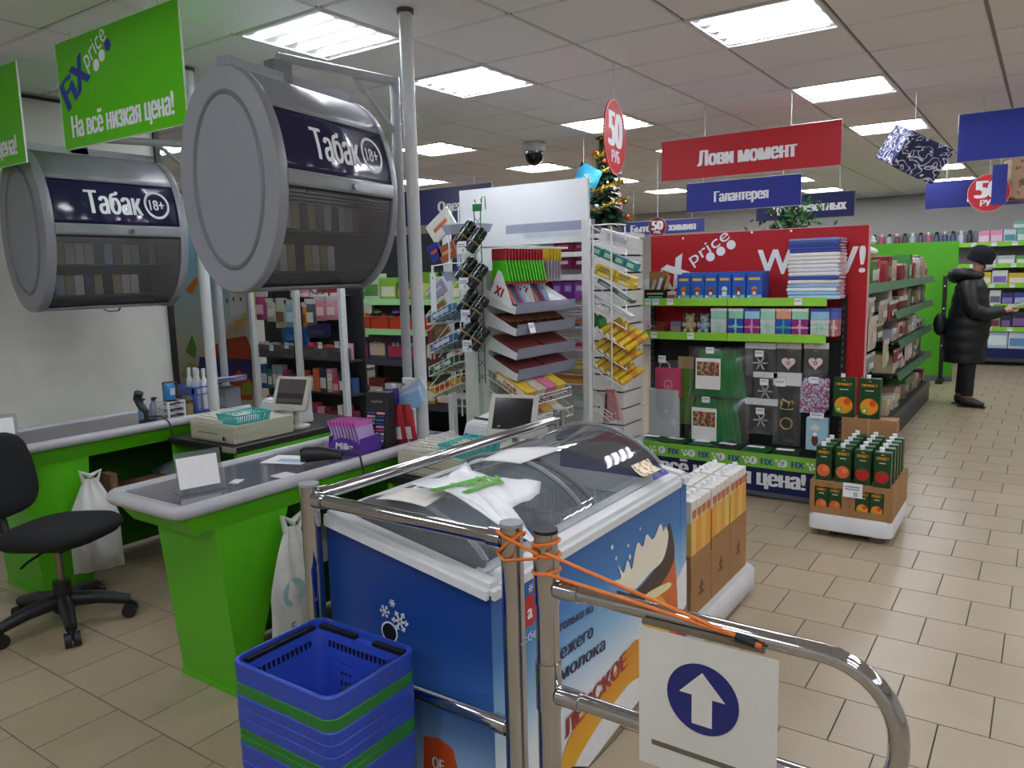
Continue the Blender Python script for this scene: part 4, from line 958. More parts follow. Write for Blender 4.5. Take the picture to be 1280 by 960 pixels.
# gift boxes
up = [('#8fcab0', '#e8e8e4', 'mint'), ('#8fc8b4', '#dce8e2', 'mint'), ('#9cc4e4', '#3a58a8', 'light blue'), ('#98d0b8', '#e4e4e0', 'mint'), ('#d89878', '#e8c8b0', 'peach'), ('#98d0b8', '#f0f0ec', 'mint'), ('#8fc0d8', '#3a58b0', 'sky blue'), ('#5a6ab8', '#4a58a8', 'violet blue')]
lo = [('#c8ccc8', '#a8d8c0', 'silver'), ('#2f4aa8', '#8fd8d0', 'blue'), ('#8f2a80', '#e08ac0', 'purple'), ('#c4ccca', '#a0d4bc', 'silver'), ('#2b52a8', '#40b0b0', 'blue'), ('#8a2878', '#e8b0d0', 'magenta'), ('#c0c8c4', '#a8dcc4', 'silver'), ('#b87878', '#e8c8c0', 'rose')]
uu = [(888, 908), (910, 929), (930, 949.5), (950, 969), (969.5, 989), (989, 1010.5), (1012.5, 1036), (1037, 1047)]
for k, (u0, u1) in enumerate(uu):
    y0 = GY+.02+(.03 if k == 7 else 0); xa, xb = ony(u0, 410, y0).x, ony(u1, 410, y0).x; W = xb-xa-.006; H = .112
    for row, (c, r, cn) in enumerate((lo[k], up[k])):
        zb = S2Z+row*(H+.001); h = H if row == 0 else .075
        t = thing('gift_box', '%s gift box with ribbon bow, %s from left in the %s row' % (cn, ORD[k], ('lower', 'upper')[row]), 'gift box', ((xa+xb)/2, y0+.06, zb), 0, 'ribbon gift boxes on the second shelf')
        b = MB(); b.box(-W/2, W/2, -.06, .06, 0, h*.72); b.build('box', mat(c, .4), t, bevel=.002)
        b = MB(); b.box(-W/2-.002, W/2+.002, -.062, .062, h*.72, h); b.build('lid', mat(r if row else c, .4), t, bevel=.002)
        if row == 0:
            rm = mat(r, .4); b = MB(); b.box(-.006, .006, -.0632, -.06, 0, h); b.box(-W/2-.0025, W/2+.0025, -.0632, -.06, h*.45, h*.55); b.build('ribbon', rm, t)
            b = MB()
            for a in (25, 155, 65, 115, 250, 290): b.tube([(0, -.066, h*.5), (.022*math.cos(math.radians(a)), -.07, h*.5+.022*math.sin(math.radians(a)))], [.006, .003], 5)
            b.build('bow', rm, t)
# teddy bears in bags and small cans
for k, (u0, u1, c, lab) in enumerate(((850, 869, '#c8bc88', 'cream teddy bear in clear bag on the second shelf'), (869, 887, '#a8b8c8', 'grey blue teddy bear in clear bag on the second shelf'))):
    x0, x1, z0, z1 = q(u0, 393, u1, 416, GY+.05); cx = (x0+x1)/2
    t = thing('teddy_bear', lab, 'teddy bear', (cx, GY+.1, S2Z)); m_ = mat(c, .9)
    b = MB(); b.ball((0, 0, .045), .042, 12, (1, .9, 1.05)); b.ball((0, -.005, .105), .034, 12)
    for sx in (-1, 1): b.ball((sx*.026, 0, .135), .012, 8); b.ball((sx*.04, -.02, .06), .016, 8, (1, 1, 1.4)); b.ball((sx*.025, -.035, .015), .018, 8)
    b.build('plush_body', m_, t, smooth=1)
    b = MB(); b.ball((-.012, -.036, .112), .004, 6); b.ball((.012, -.036, .112), .004, 6); b.ball((0, -.04, .1), .006, 6); b.build('eyes_nose', BLACK, t)
    b = MB(); pillow(b, .12, .17, .11, FY(0, 0, .08)); b.build('clear_bag', BLISTER, t, smooth=1)
x0, x1, z0, z1 = q(838, 401, 850, 416, GY+.05); pbox('small_carton', 'small patterned box left of the bagged teddy bears', 'box', x0, x1, GY+.05, GY+.12, S2Z, S2Z+.085, '#6a7898', band='#b0846a')
x0, x1, z0, z1 = q(807, 398, 830, 414, GY+.04)
t = thing('bead_box', 'clear box of red beads at the left end of second shelf', 'box', ((x0+x1)/2, GY+.08, S2Z)); W = x1-x0
b = MB(); b.box(-W/2, W/2, -.04, .04, 0, .02); b.build('base', mat('#8a5a30', .5), t)
b = MB()
for k in range(18): b.ball((random.uniform(-W/2+.01, W/2-.01), random.uniform(-.03, .03), .03+.008*(k % 3)), .009, 6)
o = b.build('beads', mat('#a81c20', .3), t); o['kind'] = 'stuff'
b = MB(); b.box(-W/2, W/2, -.04, .04, .021, .085); b.build('cover', BLISTER, t)
# hanging goods
HY = 5.47
def hook(u, v, Y0):
    p = ony(u, v, Y0); b = MB(); b.tube([(p.x, Y0-.01, p.z+.005), (p.x, Y0, p.z), (p.x, BK-.02, p.z)], .003, 6); b.build('peg_hook', STEEL, g)
def hang(u0, v0, u1, v1, Y, **k):
    x0, x1, z0, z1 = q(u0, v0, u1, v1, Y); hook((u0+u1)/2, v0+1, Y+.01); return dict(c=((x0+x1)/2, Y+.03, (z0+z1)/2), w=x1-x0, h=z1-z0)
# green aprons in film
for k, (u0, v0, u1, v1, lab) in enumerate(((858, 437, 941, 495, 'upper stack of green felt tree skirts in clear film'), (853, 500, 936, 558, 'lower stack of green felt tree skirts in clear film'))):
    x0, x1, z0, z1 = q(u0, v0, u1, v1, HY)
    t = thing('green_textile_pack', lab, 'textile pack', ((x0+x1)/2, HY, z0)); W = x1-x0; H = z1-z0; gm = mat('#1d8a40', .8, bump=.2)
    for j in range(5):
        dx = j*.028-.05; b = MB(); b.prism([(-W*.36, .01), (W*.22, 0), (W*.20, H*.25), (W*.12, H*.95), (-W*.2, H*.97), (-W*.30, H*.3)], .014, FY(dx, .08-j*.0+.02*j-.04, 0)); b.build('felt_layer', gm, t)
    b = MB(); pillow(b, W*.98, H*1.05, .13, FY(0, .03, H*.5)); b.build('clear_film', BLISTER, t, smooth=1)
    cp = patch(FY(-W*.13, -.045, H*.5), W*.38, H*.62, PAPER, t, 'paper_card', .001)
    patch(FY(-W*.13, -.0462, H*.60), W*.34, H*.28, spot_mat('m_photo%d' % k, '#b89878', '#3a5a30', 40, .45, .5, .5, 'noise', '#a83028'), cp, 'printed_photo'); price_tag(t, FY(-W*.1, -.05, H*.97), .06, .045)
    disc(FY(W*.14, -.047, H*.9), .008, RED, t, 'red_sticker'); hook((u0+u1)/2, v0, HY)
# white and pink gift bag
x0, x1, z0, z1 = q(808, 447, 851, 545, HY-.02); W = x1-x0
t = thing('gift_bag', 'pink gift bag with white lower half hanging at the left', 'gift bag', ((x0+x1)/2, HY, z0)); H = z1-z0
b = MB(); b.box(-W*.46, W*.42, 0, .03, .0, H*.6); b.build('white_bag', mat('#c4cacd', .6), t, bevel=.008)
b = MB(); b.box(-W*.28, W*.45, .005, .04, H*.5, H*.86); pk = b.build('pink_bag', mat('#d84870', .4), t); ring(FY(W*.1, .0045, H*.66), .028, .035, mat('#f4b8c4', .5), pk); text('*', FY(W*.1, .004, H*.63), .03, TAGW, pk)
b = MB(); b.tube([(-W*.02+.07*math.cos(a)*.6, .02, H*.86+.05*math.sin(a)) for a in [PI*k/8 for k in range(9)]], .004, 6); b.build('handle', TAGW, t)
b = MB(); pillow(b, W, H*.95, .05, FY(0, .02, H*.48)); b.build('clear_film', BLISTER, t, smooth=1)
price_tag(t, FY(-W*.05, -.012, H*.97), .06, .055); flake(FY(W*.28, -.0005, H*.2), .03, t); flake(FY(W*.05, -.0005, H*.33), .015, t)
hpack('green_bag', 'lime green gift pack behind the pink gift bag', 'gift bag', **hang(846, 450, 866, 530, HY+.04), th=.03, hexc='#5a8a2c', header='#b09060')
silver = spot_mat('m_silver', '#8a8e94', '#d8dce0', 40, .4, .6, .25)
gold = spot_mat('m_gold', '#8a7040', '#d0b878', 50, .4, .6, .3)
SP = [(930, 431, 969, 470, 'upper'), (940, 468, 971, 504, 'middle'), (930, 502, 971, 542, 'lower')]
def star_in(mm, r=.03):
    def f(t, M):
        b = MB()
        for k in range(3):
            a = PI*k/3; b.tube([tuple(M @ Vector((r*math.cos(a), r*math.sin(a)-.02, .01))), tuple(M @ Vector((-r*math.cos(a), -r*math.sin(a)-.02, .01)))], .006, 5)
        b.build('snowflake_ornament', mm, t)
    return f
for u0, v0, u1, v1, lab in SP:
    t = hpack('ornament_pack', 'clear pack of silver snowflake ornaments, %s of three' % lab, 'ornament pack', **hang(u0, v0, u1, v1, HY), th=.05, hexc='', film=True, header='#d8dadc', inner=star_in(silver, .05), group='silver ornament packs')
    price_tag(t, FY(.0, -.035, .05), .06, .045)
def heart(t, M):
    P = []
    for k in range(24):
        a = 2*PI*k/24; P.append((16*math.sin(a)**3*.0029, (13*math.cos(a)-5*math.cos(2*a)-2*math.cos(3*a)-math.cos(4*a))*.0029))
    b = MB(); b.prism(P, .008, M @ Matrix.Translation((0, -.015, .012))); h_ = b.build('heart', mat('#e0c4c4', .5), t); ring(M @ Matrix.Translation((.0, -.015, .021)), .008, .013, BLACK, t, 'heart_motif', 14)
for u0, u1, lab in ((969, 1001, 'pink heart decoration pack, left of the two hearts'), (1003, 1035, 'pink heart decoration pack, right of the two hearts')):
    hpack('heart_pack', lab, 'ornament pack', **hang(u0, 431, u1, 471, HY), th=.04, hexc='', film=True, header='#d8d0cc', inner=heart)
def horse(t, M):
    b = MB(); b.tube([tuple(M @ Vector(p)) for p in ((-.04, .05, .01), (-.03, .08, .01), (.01, .06, .01), (.035, .07, .01), (.045, .05, .01))], .008, 5)
    for x in (-.03, .02): b.tube([tuple(M @ Vector((x, .06, .01))), tuple(M @ Vector((x-.01, .025, .01)))], .005, 5)
    b.tube([tuple(M @ Vector((.045*math.cos(a), .02+.01*math.sin(a)-.0*a, .01))) for a in [PI+PI*k/6 for k in range(7)]], .004, 5)
    for k in range(4): b.tube([tuple(M @ Vector((.04*math.cos(a+k), -.09+.04*math.sin(a+k), .008+.004*k))) for a in [2*PI*j/14 for j in range(15)]], .004, 5)
    b.build('gold_ornament', gold, t)
t = hpack('ornament_pack', 'long clear pack with gold rocking horse ornaments', 'ornament pack', **hang(964, 471, 1001, 556, HY), th=.05, hexc='', film=True, header='#d8d8d8', inner=horse); price_tag(t, FY(-.04, -.035, .2), .07, .05)
t = hpack('ornament_pack', 'pack with red and blue dotted pattern beside the gold ornaments', 'ornament pack', **hang(998, 474, 1036, 516, HY), th=.03, hexc=spot_mat('m_dots', '#c8ccd8', '#8a98c0', 60, .3, .5, .5, 'voronoi', '#b05060')); price_tag(t, FY(0, -.025, .11), .06, .045)
x0, x1, z0, z1 = q(1005, 518, 1033, 563, BY+.06)
t = thing('santa_box', 'light blue carton with a red coated winter figure, low on the right', 'box', ((x0+x1)/2, BY+.10, z0)); W = x1-x0; H = z1-z0
b = MB(); b.box(-W/2, W/2, 0, .05, 0, H*.85); b.build('carton', mat('#9cc8dc', .4), t); disc(FY(-.01, -.0006, H*.6), .02, mat('#e8d8c0', .5), t, 'printed_oval', 16, rx=.03); disc(FY(-.01, -.0006, H*.26), .04, mat('#6a3030', .5), t, 'printed_coat', 14, rx=.022); disc(FY(-.01, -.0012, H*.42), .014, TAGW, t, 'printed_beard', 12)
price_tag(t, FY(0, -.004, H*.92), .09, .04); hook(1018, 516, BY+.1)
for k in range(6):
    x = -2.45+k*.2; b = MB(); hx = ['#1c5a2c', '#184a26', '#206030', '#2a2a2e', '#1c5a2c', '#243a2a'][k]
    t = thing('flat_pack', '%s film wrapped flat pack lying on the base deck, %s from left' % ('dark green' if k != 3 else 'black', ORD[k]), 'textile pack', (x, BY+.14, DK), random.uniform(-.2, .2), 'flat packs on the base deck')
    pillow(b, .19, .22, .04, Matrix.Translation((0, 0, .02)) @ Matrix.Rotation(random.uniform(-.06, .06), 4, 'X')); b.build('pack', mat(hx, .3), t, smooth=1)
    patch(Matrix.Translation((.0, -.03, .0415)), .12, .06, PAPER, t, 'paper_card')

# ================================================================ juice pallet
PX0, PX1, PY0, PY1 = -1.115, -.655, 4.70, 5.29
t = thing('wrapped_pallet', 'low pallet wrapped in white film under the juice boxes', 'pallet', (0, 0, 0))
zt1 = ony(1016, 641, PY0).z
b = MB(); R = []
for s, z in ((.03, .03), (.0, .045), (0, zt1-.02), (.012, zt1)): R.append([(x+(PX0+PX1)/2, y+(PY0+PY1)/2, z) for x, y in rrect((PX1-PX0)/2-s, (PY1-PY0)/2-s, .04)])
loft(b, R); b.add([R[-1][k] for k in range(len(R[-1]))], [tuple(range(len(R[-1])))]); b.build('film_wrap', mat('#dcdde0', .35, bump=.5, scale=9), t, smooth=1)
for x in (PX0+.05, PX1-.12):
    b = MB(); b.box(x, x+.07, PY0+.03, PY1-.03, 0, .04); b.build('runner', mat('#6a5440', .8), t)
zb0 = zt1+.001; zb1 = ony(1108, 612, PY0+.01).z
bw = (PX1-PX0-.01)/2
JG = mat('#12421f', .35, var=.03)
def fruit(M, kind, r, par):
    c = {'peach': '#e0683a', 'tomato': '#b8221c', 'orange': '#f09a28'}[kind]
    o = disc(M, r, mat(c, .35, var=.12, scale=40), par, 'printed_fruit', 20)
    if kind == 'peach': disc(M @ Matrix.Translation((r*.3, r*.25, .0007)), r*.45, mat('#e88a48', .4), par, 'printed_shine', 14)
    if kind == 'tomato': poly(M @ Matrix.Translation((0, r*.75, .0007)), [(-r*.5, 0), (-.1*r, .15*r), (0, .4*r), (.12*r, .15*r), (.5*r, .05*r), (.15*r, -.05*r), (.2*r, -.3*r), (0, -.08*r), (-.2*r, -.3*r), (-.12*r, -.02*r)], mat('#2f6a24', .4), par, 'printed_stem')
    if kind == 'orange':
        disc(M @ Matrix.Translation((-r*.5, -r*.5, .0007)), r*.42, mat('#8aa83a', .4), par, 'printed_kiwi', 16); disc(M @ Matrix.Translation((-r*.5, -r*.5, .0014)), r*.18, mat('#e8e8b0', .4), par, 'printed_kiwi_core', 12); disc(M @ Matrix.Translation((r*.4, r*.45, .0007)), r*.4, mat('#d8501c', .4), par, 'printed_slice', 14)
def juice(x, y, z, label, kind, detail=True, H=.205, W=.085, D=.062):
    t = thing('juice_carton', label, 'juice carton', (x, y, z), 0, 'juice cartons on the pallet')
    b = MB(); b.box(-W/2, W/2, 0, D, 0, H); b.build('carton', JG, t, bevel=.002)
    b = MB(); b.cyl((-W*.1, D*.45, H), (-W*.1, D*.45, H+.022), .014, 12); b.build('cap', TAGW, t, smooth=1)
    if detail:
        M = FY(0, -.0006, 0); fruit(M @ Matrix.Translation((0, H*.30, 0)), kind, W*.42, t)
        text('ПРИВЕТ', M @ Matrix.Translation((0, H*.83, 0)), .016, mat('#f0a030', .4), t, w=W*.75, bold=.04); poly(M @ Matrix.Translation((0, H*.93, 0)), [(-.014, -.004), (.0, .006), (.014, -.004), (0, 0)], mat('#e8b040', .4), t); patch(M, W*.4, .006, mat('#c8d0c0', .4), t, 'printed_line', y=H*.70)
    return t
for i in range(2):
    for j in range(2):
        x0 = PX0+.005+i*(bw+.002); y0 = PY0+.015+j*.285
        side = ('left', 'right')[i]; t = thing('cardboard_tray', 'open cardboard juice box on the white pallet, %s %s' % (('front', 'rear')[j], side), 'cardboard box', (x0, y0, zb0)); H = zb1-zb0
        b = MB()
        if j == 0:
            wx0, wx1, wz0, wz1 = bw*.12, bw*.80, H*.22, H*.84
            for qd in ((0, bw, 0, wz0), (0, bw, wz1, H), (0, wx0, wz0, wz1), (wx1, bw, wz0, wz1)): b.box(qd[0], qd[1], 0, .004, qd[2], qd[3])
        else: b.box(0, bw, 0, .004, 0, H)
        b.build('front_panel', CARD, t, fix=False)
        b = MB(); b.box(0, .004, .004, .28, 0, H); b.build('side_panel', CARD, t); b = MB(); b.box(bw-.004, bw, .004, .28, 0, H); b.build('side_panel', CARD, t)
        b = MB(); b.box(0.004, bw-.004, .276, .28, 0, H); b.build('back_panel', CARD, t); b = MB(); b.box(.004, bw-.004, .004, .276, 0, .004); b.build('bottom', CARD, t)
        b = MB(); b.box(0, bw, 0, .28, H, H+.004); b.build('lid', CARD, t)
        if j == 0:
            for k in range(2): juice(x0+bw*.12+bw*.34*(k+.5), y0+.006, zb0+.005, '%s juice carton in the window of the %s front box, %s' % (('peach', 'mixed fruit')[i], side, ('left', 'right')[k]), ('peach', 'orange')[i], True, H*.86, bw*.33)
            if i == 0: text('BOTX', FY(bw*.5, -.0006, H*.93), .014, mat('#5a4028', .6), t)
price_tag_o = thing('price_card', 'white price card reading 55 on the cardboard juice boxes', 'price card', ony(1066, 613, PY0+.006)); price_tag(price_tag_o, FY(0, -.004, 0), .105, .085, '55')
zc_ = zb1+.005
kinds = [(1024, 1060, 'peach', 'front row, far left peach'), (1062, 1096, 'peach', 'front row, second from left peach'), (1098, 1124, 'tomato', 'front row, third from left tomato')]
jw = .088
for k in range(4):
    for r in range(5):
        x = PX0+.075+k*.107; y = PY0+.03+r*.105+(-.015 if k == 3 and r == 0 else 0)
        kd = 'peach' if k < 2 else 'tomato'
        if r > 0 and k == 0 and r > 2: continue
        juice(x, y, zc_, 'green %s juice carton on the pallet, row %s, %s column from left' % (kd, ('one, front', 'two', 'three', 'four', 'five, rear')[r], ORD[k]), kd, r == 0, .205, jw)
# raised pair on a small box behind
p0 = ony(1070, 523, 5.36)
t = thing('cardboard_box', 'small cardboard box lifting two juice cartons behind the pallet', 'cardboard box', (p0.x-.09, 5.37, 0)); b = MB(); b.box(0, .33, 0, .12, 0, p0.z); b.build('carton', CARD, t, bevel=.003); b = MB(); b.box(.16, .17, -.001, .121, 0.0, p0.z+.001); b.build('tape', mat('#b8905c', .5), t)
for k, (u0, u1) in enumerate(((1041, 1068), (1073, 1100))):
    a, c = ony(u0, 500, 5.37), ony(u1, 500, 5.37); W = c.x-a.x
    juice((a.x+c.x)/2, 5.375, p0.z+.001, 'mixed fruit juice carton standing high on its box, %s of two' % ('left', 'right')[k], 'orange', True, ony(1070, 473, 5.37).z-p0.z, W)

# ================================================================ milk pallet behind the freezer
t = thing('wrapped_pallet', 'low pallet wrapped in white film behind the freezer', 'pallet', (0, 0, 0))
QX0, QX1, QY0, QY1 = -1.72, -1.16, 2.93, 3.72
zz1 = .14
b = MB(); R = []
for s, z in ((.02, .01), (.0, .03), (0, zz1-.02), (.012, zz1)): R.append([(x+(QX0+QX1)/2, y+(QY0+QY1)/2, z) for x, y in rrect((QX1-QX0)/2-s+.04, (QY1-QY0)/2-s, .04)])
loft(b, R); b.add([R[-1][k] for k in range(len(R[-1]))], [tuple(range(len(R[-1])))]); b.build('film_wrap', mat('#dcdde0', .35, bump=.5, scale=9), t, smooth=1)
zbx = .42
for k in range(3):
    y0 = QY0+.02+k*.242
    t = thing('cardboard_tray', 'tall brown cardboard box of drink cartons behind the freezer, %s from the freezer' % ORD[k], 'cardboard box', (QX0, y0, zz1+.001)); H = zbx-zz1-(.05 if k == 0 else 0); W = QX1-QX0; L = .238
    for nm, qd in (('side_panel', (W-.004, W, 0, L)), ('side_panel', (0, .004, 0, L)), ('end_panel', (.004, W-.004, 0, .004)), ('end_panel', (.004, W-.004, L-.004, L))):
        b = MB(); b.box(qd[0], qd[1], qd[2], qd[3], 0, H); b.build(nm, CARD, t)
    b = MB(); b.box(.004, W-.004, .004, L-.004, 0, .27); b.build('inner_layer', CARD, t)
    poly(FX(W+.0006, L*.5, H*.45), [(-.03, -.03), (.03, -.03), (.03, -.02), (.012, -.02), (.012, 0), (.026, .0), (0, .04), (-.026, 0), (-.012, 0), (-.012, -.02), (-.03, -.02)], mat('#6a4a2c', .7), t, 'printed_tree')
    for j in range(4):
        for i2 in range(2):
            xx = QX1-.05-i2*.10; yy = y0+.012+j*.056; hh2 = .235; bodyc = ['#e8c060', '#e89c34', '#e8b84a', '#e0a030'][(j+k) % 4]
            zb_ = zz1+.006+.265
            t2 = thing('drink_carton', 'orange drink carton, %s box behind the freezer, %s in the %s row' % (ORD[k], ORD[j], ('aisle side', 'inner')[i2]), 'drink carton', (xx, yy, zb_), 0, 'drink cartons behind the freezer')
            b = MB(); b.box(-.045, .045, 0, .053, 0, hh2); b.build('carton', mat('#e4e0d8', .35), t2, bevel=.002)
            b = MB(); b.hexa([(-.046, -.001, 0), (.046, -.001, 0), (.046, .054, 0), (-.046, .054, 0)], [(-.046, -.001, hh2*.6), (.046, -.001, hh2*.6), (.046, .054, hh2*.75), (-.046, .054, hh2*.75)]); b.build('orange_print', mat(bodyc, .35), t2)
            b = MB(); b.cyl((0, .02, hh2), (0, .02, hh2+.018), .012, 10); b.build('cap', TAGW, t2, smooth=1)
            patch(FX(.0468, .027, hh2*.76), .04, .035, mat('#c86a3a', .4), t2, 'printed_title')
            if zb_ > zz1+.01:
                pass
        
# ================================================================ on the counters
CT = .8165
def holder(x, y, label, rz):
    t = thing('sign_holder', label, 'sign holder', (x, y, CT), rz); AC = clear_mat('m_acryl%d' % len(bpy.data.materials), '#e4e6ec', 1.2, .05, .08)
    lean = Matrix.Rotation(math.radians(-12), 4, 'X')
    b = MB(); b.box(-.085, .085, -.001, .003, 0, .155, lean); b.build('clear_panel', AC, t)
    b = MB(); b.box(-.085, .085, -.02, .07, 0, .003); b.build('clear_foot', AC, t)
    b = MB(); b.box(-.08, .07, -.0035, -.0015, .018, .135, lean); b.build('paper_insert', PAPER, t)
holder(-2.60, 1.67, 'clear acrylic sign holder with blank paper on the front counter', math.radians(75))
holder(-4.28, 1.66, 'clear acrylic sign holder with blank paper at the far left', math.radians(75))
t = thing('leaflet', 'white leaflet with blue print lying on the front counter', 'leaflet', (-2.70, 2.18, CT+.0005), math.radians(20))
b = MB(); b.box(-.11, .09, -.08, .07, 0, .0012); b.build('sheet', PAPER, t); patch(Matrix.Translation((.01, -.02, .0012)), .13, .05, mat('#8fb4d8', .5), t, 'printed_panel')
b = MB(); b.box(-.02, .02, -.03, .03, 0, .002); o = b.build('paper_slip', PAPER); o.location = (-2.60, 1.82, CT); o.rotation_euler = (0, 0, .5); tag(o, 'small white paper slip beside the front sign holder', 'paper')
b = MB(); b.box(-.05, .05, -.04, .04, 0, .0015); o = b.build('paper_slip', mat('#d0d4dc', .4)); o.location = (-2.50, 1.98, CT); tag(o, 'crumpled clear receipt strip near the bumper edge', 'paper')
# barcode scanners
def scanner(x, y, rz, label, stand=False):
    t = thing('barcode_scanner', label, 'scanner', (x, y, CT), rz)
    if stand:
        b = MB(); b.lathe([(.045, 0), (.045, .008), (.015, .014), (.012, .07)], 16); b.build('stand', PLA, t, smooth=1)
        M = Matrix.Translation((0, 0, .05)) @ Matrix.Rotation(math.radians(-50), 4, 'Y')
        b = MB(); b.tube([(-.0, 0, 0), (0, 0, .06), (.02, 0, .10), (.06, 0, .11)], [.014, .018, .024, .026], 10, M=M); b.build('body', PLA, t, smooth=1)
        b = MB(); b.tube([(0, 0, .03), (.08, .03, .03), (.14, .03, .0), (.16, .03, -.1), (.15, .05, -.22)], .004, 6); b.build('cable', BLACK, t, smooth=1)
    else:
        b = MB(); b.tube([(-.085, 0, .04), (-.07, 0, .04), (-.02, 0, .042), (.03, .0, .038), (.08, 0, .03)], [.034, .036, .034, .026, .02], 12); b.build('body', PLA, t, smooth=1)
        b = MB(); b.box(-.092, -.08, -.03, .03, .012, .066); b.build('window', mat('#303238', .1), t)
        for dy in (0, .012):
            b = MB(); b.tube([(.075, dy, .03), (.12, dy+.01, .055), (.16, dy-.02, .03), (.175, dy-.05, -.02), (.175, dy-.055, -.09)], .0035, 6); b.build('cable', BLACK, t, smooth=1)
scanner(-2.53, 2.21, math.radians(35), 'black handheld barcode scanner with cables on the front counter')
scanner(-4.22, 2.40, math.radians(10), 'black barcode scanner on its stand on the left counter', True)
# chocolate display
t = thing('chocolate_display', 'purple display tray with lilac chocolate bars on the front counter', 'display box', (-2.575, 2.42, CT), math.radians(8)); PUR = mat('#5a2f98', .4)
b = MB(); b.prism([(-.09, 0), (.09, 0), (.09, .05), (.04, .07), (-.02, .075), (-.09, .045)], .004, FY(0, -.05, 0)); f = b.build('front_panel', PUR, t)
text('Milka', FY(-.0, -.0548, .038), .032, TAGW, f, w=.10, bold=.03, slant=.15)
b = MB(); b.box(.086, .09, -.05, .10, 0, .075); b.build('side_panel', PUR, t); b = MB(); b.box(-.09, -.086, -.05, .10, 0, .075); b.build('side_panel', PUR, t); b = MB(); b.box(-.09, .09, -.05, .10, 0, .004); b.build('bottom', PUR, t)
for k in range(9):
    M = Matrix.Translation((-2.575, 2.42, CT+.006)) @ Matrix.Rotation(math.radians(8), 4, 'Z') @ Matrix.Translation((-.075+k*.0185, .035, 0)) @ Matrix.Rotation(math.radians(-14), 4, 'Y')
    bt = bpy.data.objects.new('chocolate_bar', None); COL.objects.link(bt); bt.matrix_world = M; tag(bt, 'lilac chocolate bar in the purple tray, %s from the left' % ORD[k], 'chocolate bar', 'chocolate bars in the purple tray')
    b = MB(); b.box(-.005, .005, -.06, .06, 0, .14); b.build('wrapper', mat('#b89cd0', .35), bt, bevel=.003); b = MB(); b.box(-.0055, .0055, -.0605, .0605, .115, .1405); b.build('pink_end', mat('#c860b0', .35), bt)
# pen display
t = thing('marker_display', 'tall black display box of coloured markers on the front counter', 'display box', (-2.548, 2.575, CT), math.radians(12))
b = MB(); b.hexa([(-.06, -.05, 0), (.06, -.05, 0), (.06, .05, 0), (-.06, .05, 0)], [(-.06, .0, .255), (.06, .0, .255), (.06, .05, .255), (-.06, .05, .255)]); b.build('box', BLACK, t, bevel=.002)
cc = ['#d8d8d8', '#7a3a8a', '#3a7ab8', '#c83a6a', '#c8c0b0', '#4a4a50', '#b08ac8', '#5ab0c8', '#e0a0b0', '#304878']
for k in range(10):
    z = .02+k*.0155
    b = MB(); y = -.05+.05*z/.255-.004; b.cyl((-.045, y, z), (-.005, y, z), .006, 8); b.build('marker', mat(cc[k], .35), t, smooth=1)
    b = MB(); b.cyl((.005, y, z), (.045, y, z), .006, 8); b.build('marker', mat(cc[(k*3+1) % 10], .35), t, smooth=1)
text('stylish', FY(0, -.012, .215), .014, mat('#8a8a90', .4), t, w=.06)
pbox('tall_carton', 'tall purple and yellow carton behind the black marker display', 'box', -2.58, -2.53, 2.645, 2.70, CT, CT+.26, '#4a2f8c', band='#d8a030', bandz=(.4, .75))
# red bags
for k, (x, y, lab) in enumerate(((-2.515, 2.665, 'red and white snack bag right of marker display, nearer'), (-2.478, 2.695, 'red and white snack bag against the white pole'))):
    t = thing('snack_bag', lab, 'snack bag', (x, y, CT)); M = basis((0, 0, .09), (.9, .3, .1), (0.1, 0, 1))
    b = MB(); pillow(b, .07, .19, .03, M); b.build('bag', mat('#a8202c', .3), t, smooth=1); patch(M @ Matrix.Translation((0, -.04, .0145)), .035, .06, mat('#d8d8dc', .4), t)
# bottles
def bottle(x, y, z, label, r=.017, h=.13, c='#d4dade', cap='#e8e8e8', clear=True, grp='sanitizer bottles at the counter end'):
    t = thing('bottle', label, 'bottle', (x, y, z), 0, grp)
    b = MB(); b.lathe([(r, 0), (r, h*.7), (r*.5, h*.8), (r*.5, h*.83)], 14); b.build('body', mat(c, .25), t, smooth=1)
    b = MB(); b.lathe([(r*.62, h*.82), (r*.62, h)], 12); b.build('cap', mat(cap, .4), t, smooth=1)
for k, (x, y, h) in enumerate(((-2.70, 2.68, .22), (-2.665, 2.70, .24), (-2.62, 2.74, .25), (-2.58, 2.79, .25), (-2.72, 2.75, .20), (-2.66, 2.80, .26))): bottle(x, y, CT, 'white and clear bottle behind the marker display, %s from left' % ORD[k], .019, h, ['#c8ced4', '#b8c0c8', '#dfe3e6'][k % 3])
t = thing('pump_bottle', 'white pump bottle standing behind the bottles at the pole', 'bottle', (-2.61, 2.85, CT)); b = MB(); b.lathe([(.035, 0), (.035, .2), (.015, .22), (.015, .26)], 16); b.build('body', mat('#e2e4e6', .3), t, smooth=1); b = MB(); b.box(-.025, .06, -.012, .012, .26, .285); b.cyl((0, 0, .24), (0, 0, .27), .01); b.build('pump', WHITE, t)
t = thing('mask_pack', 'blue and white face mask pack fanned beside the white pole', 'mask pack', (-2.50, 2.70, CT+.17))
for k in range(5):
    b = MB(); b.box(-.06, .12, -.003, .003, -.02, .055, Matrix.Translation((0, .01*k, .01*k)) @ Matrix.Rotation(math.radians(-18-4*k), 4, 'Y')); b.build('mask', mat(['#8fb8e0', '#c8d4e4', '#a8c4e4', '#b8c0d8', '#d8dce4'][k], .5), t)
pbox('small_carton', 'small grey carton standing under the fanned mask pack', 'box', -2.53, -2.47, 2.69, 2.74, CT, CT+.15, '#b0b4bc', band='#8a90a0')
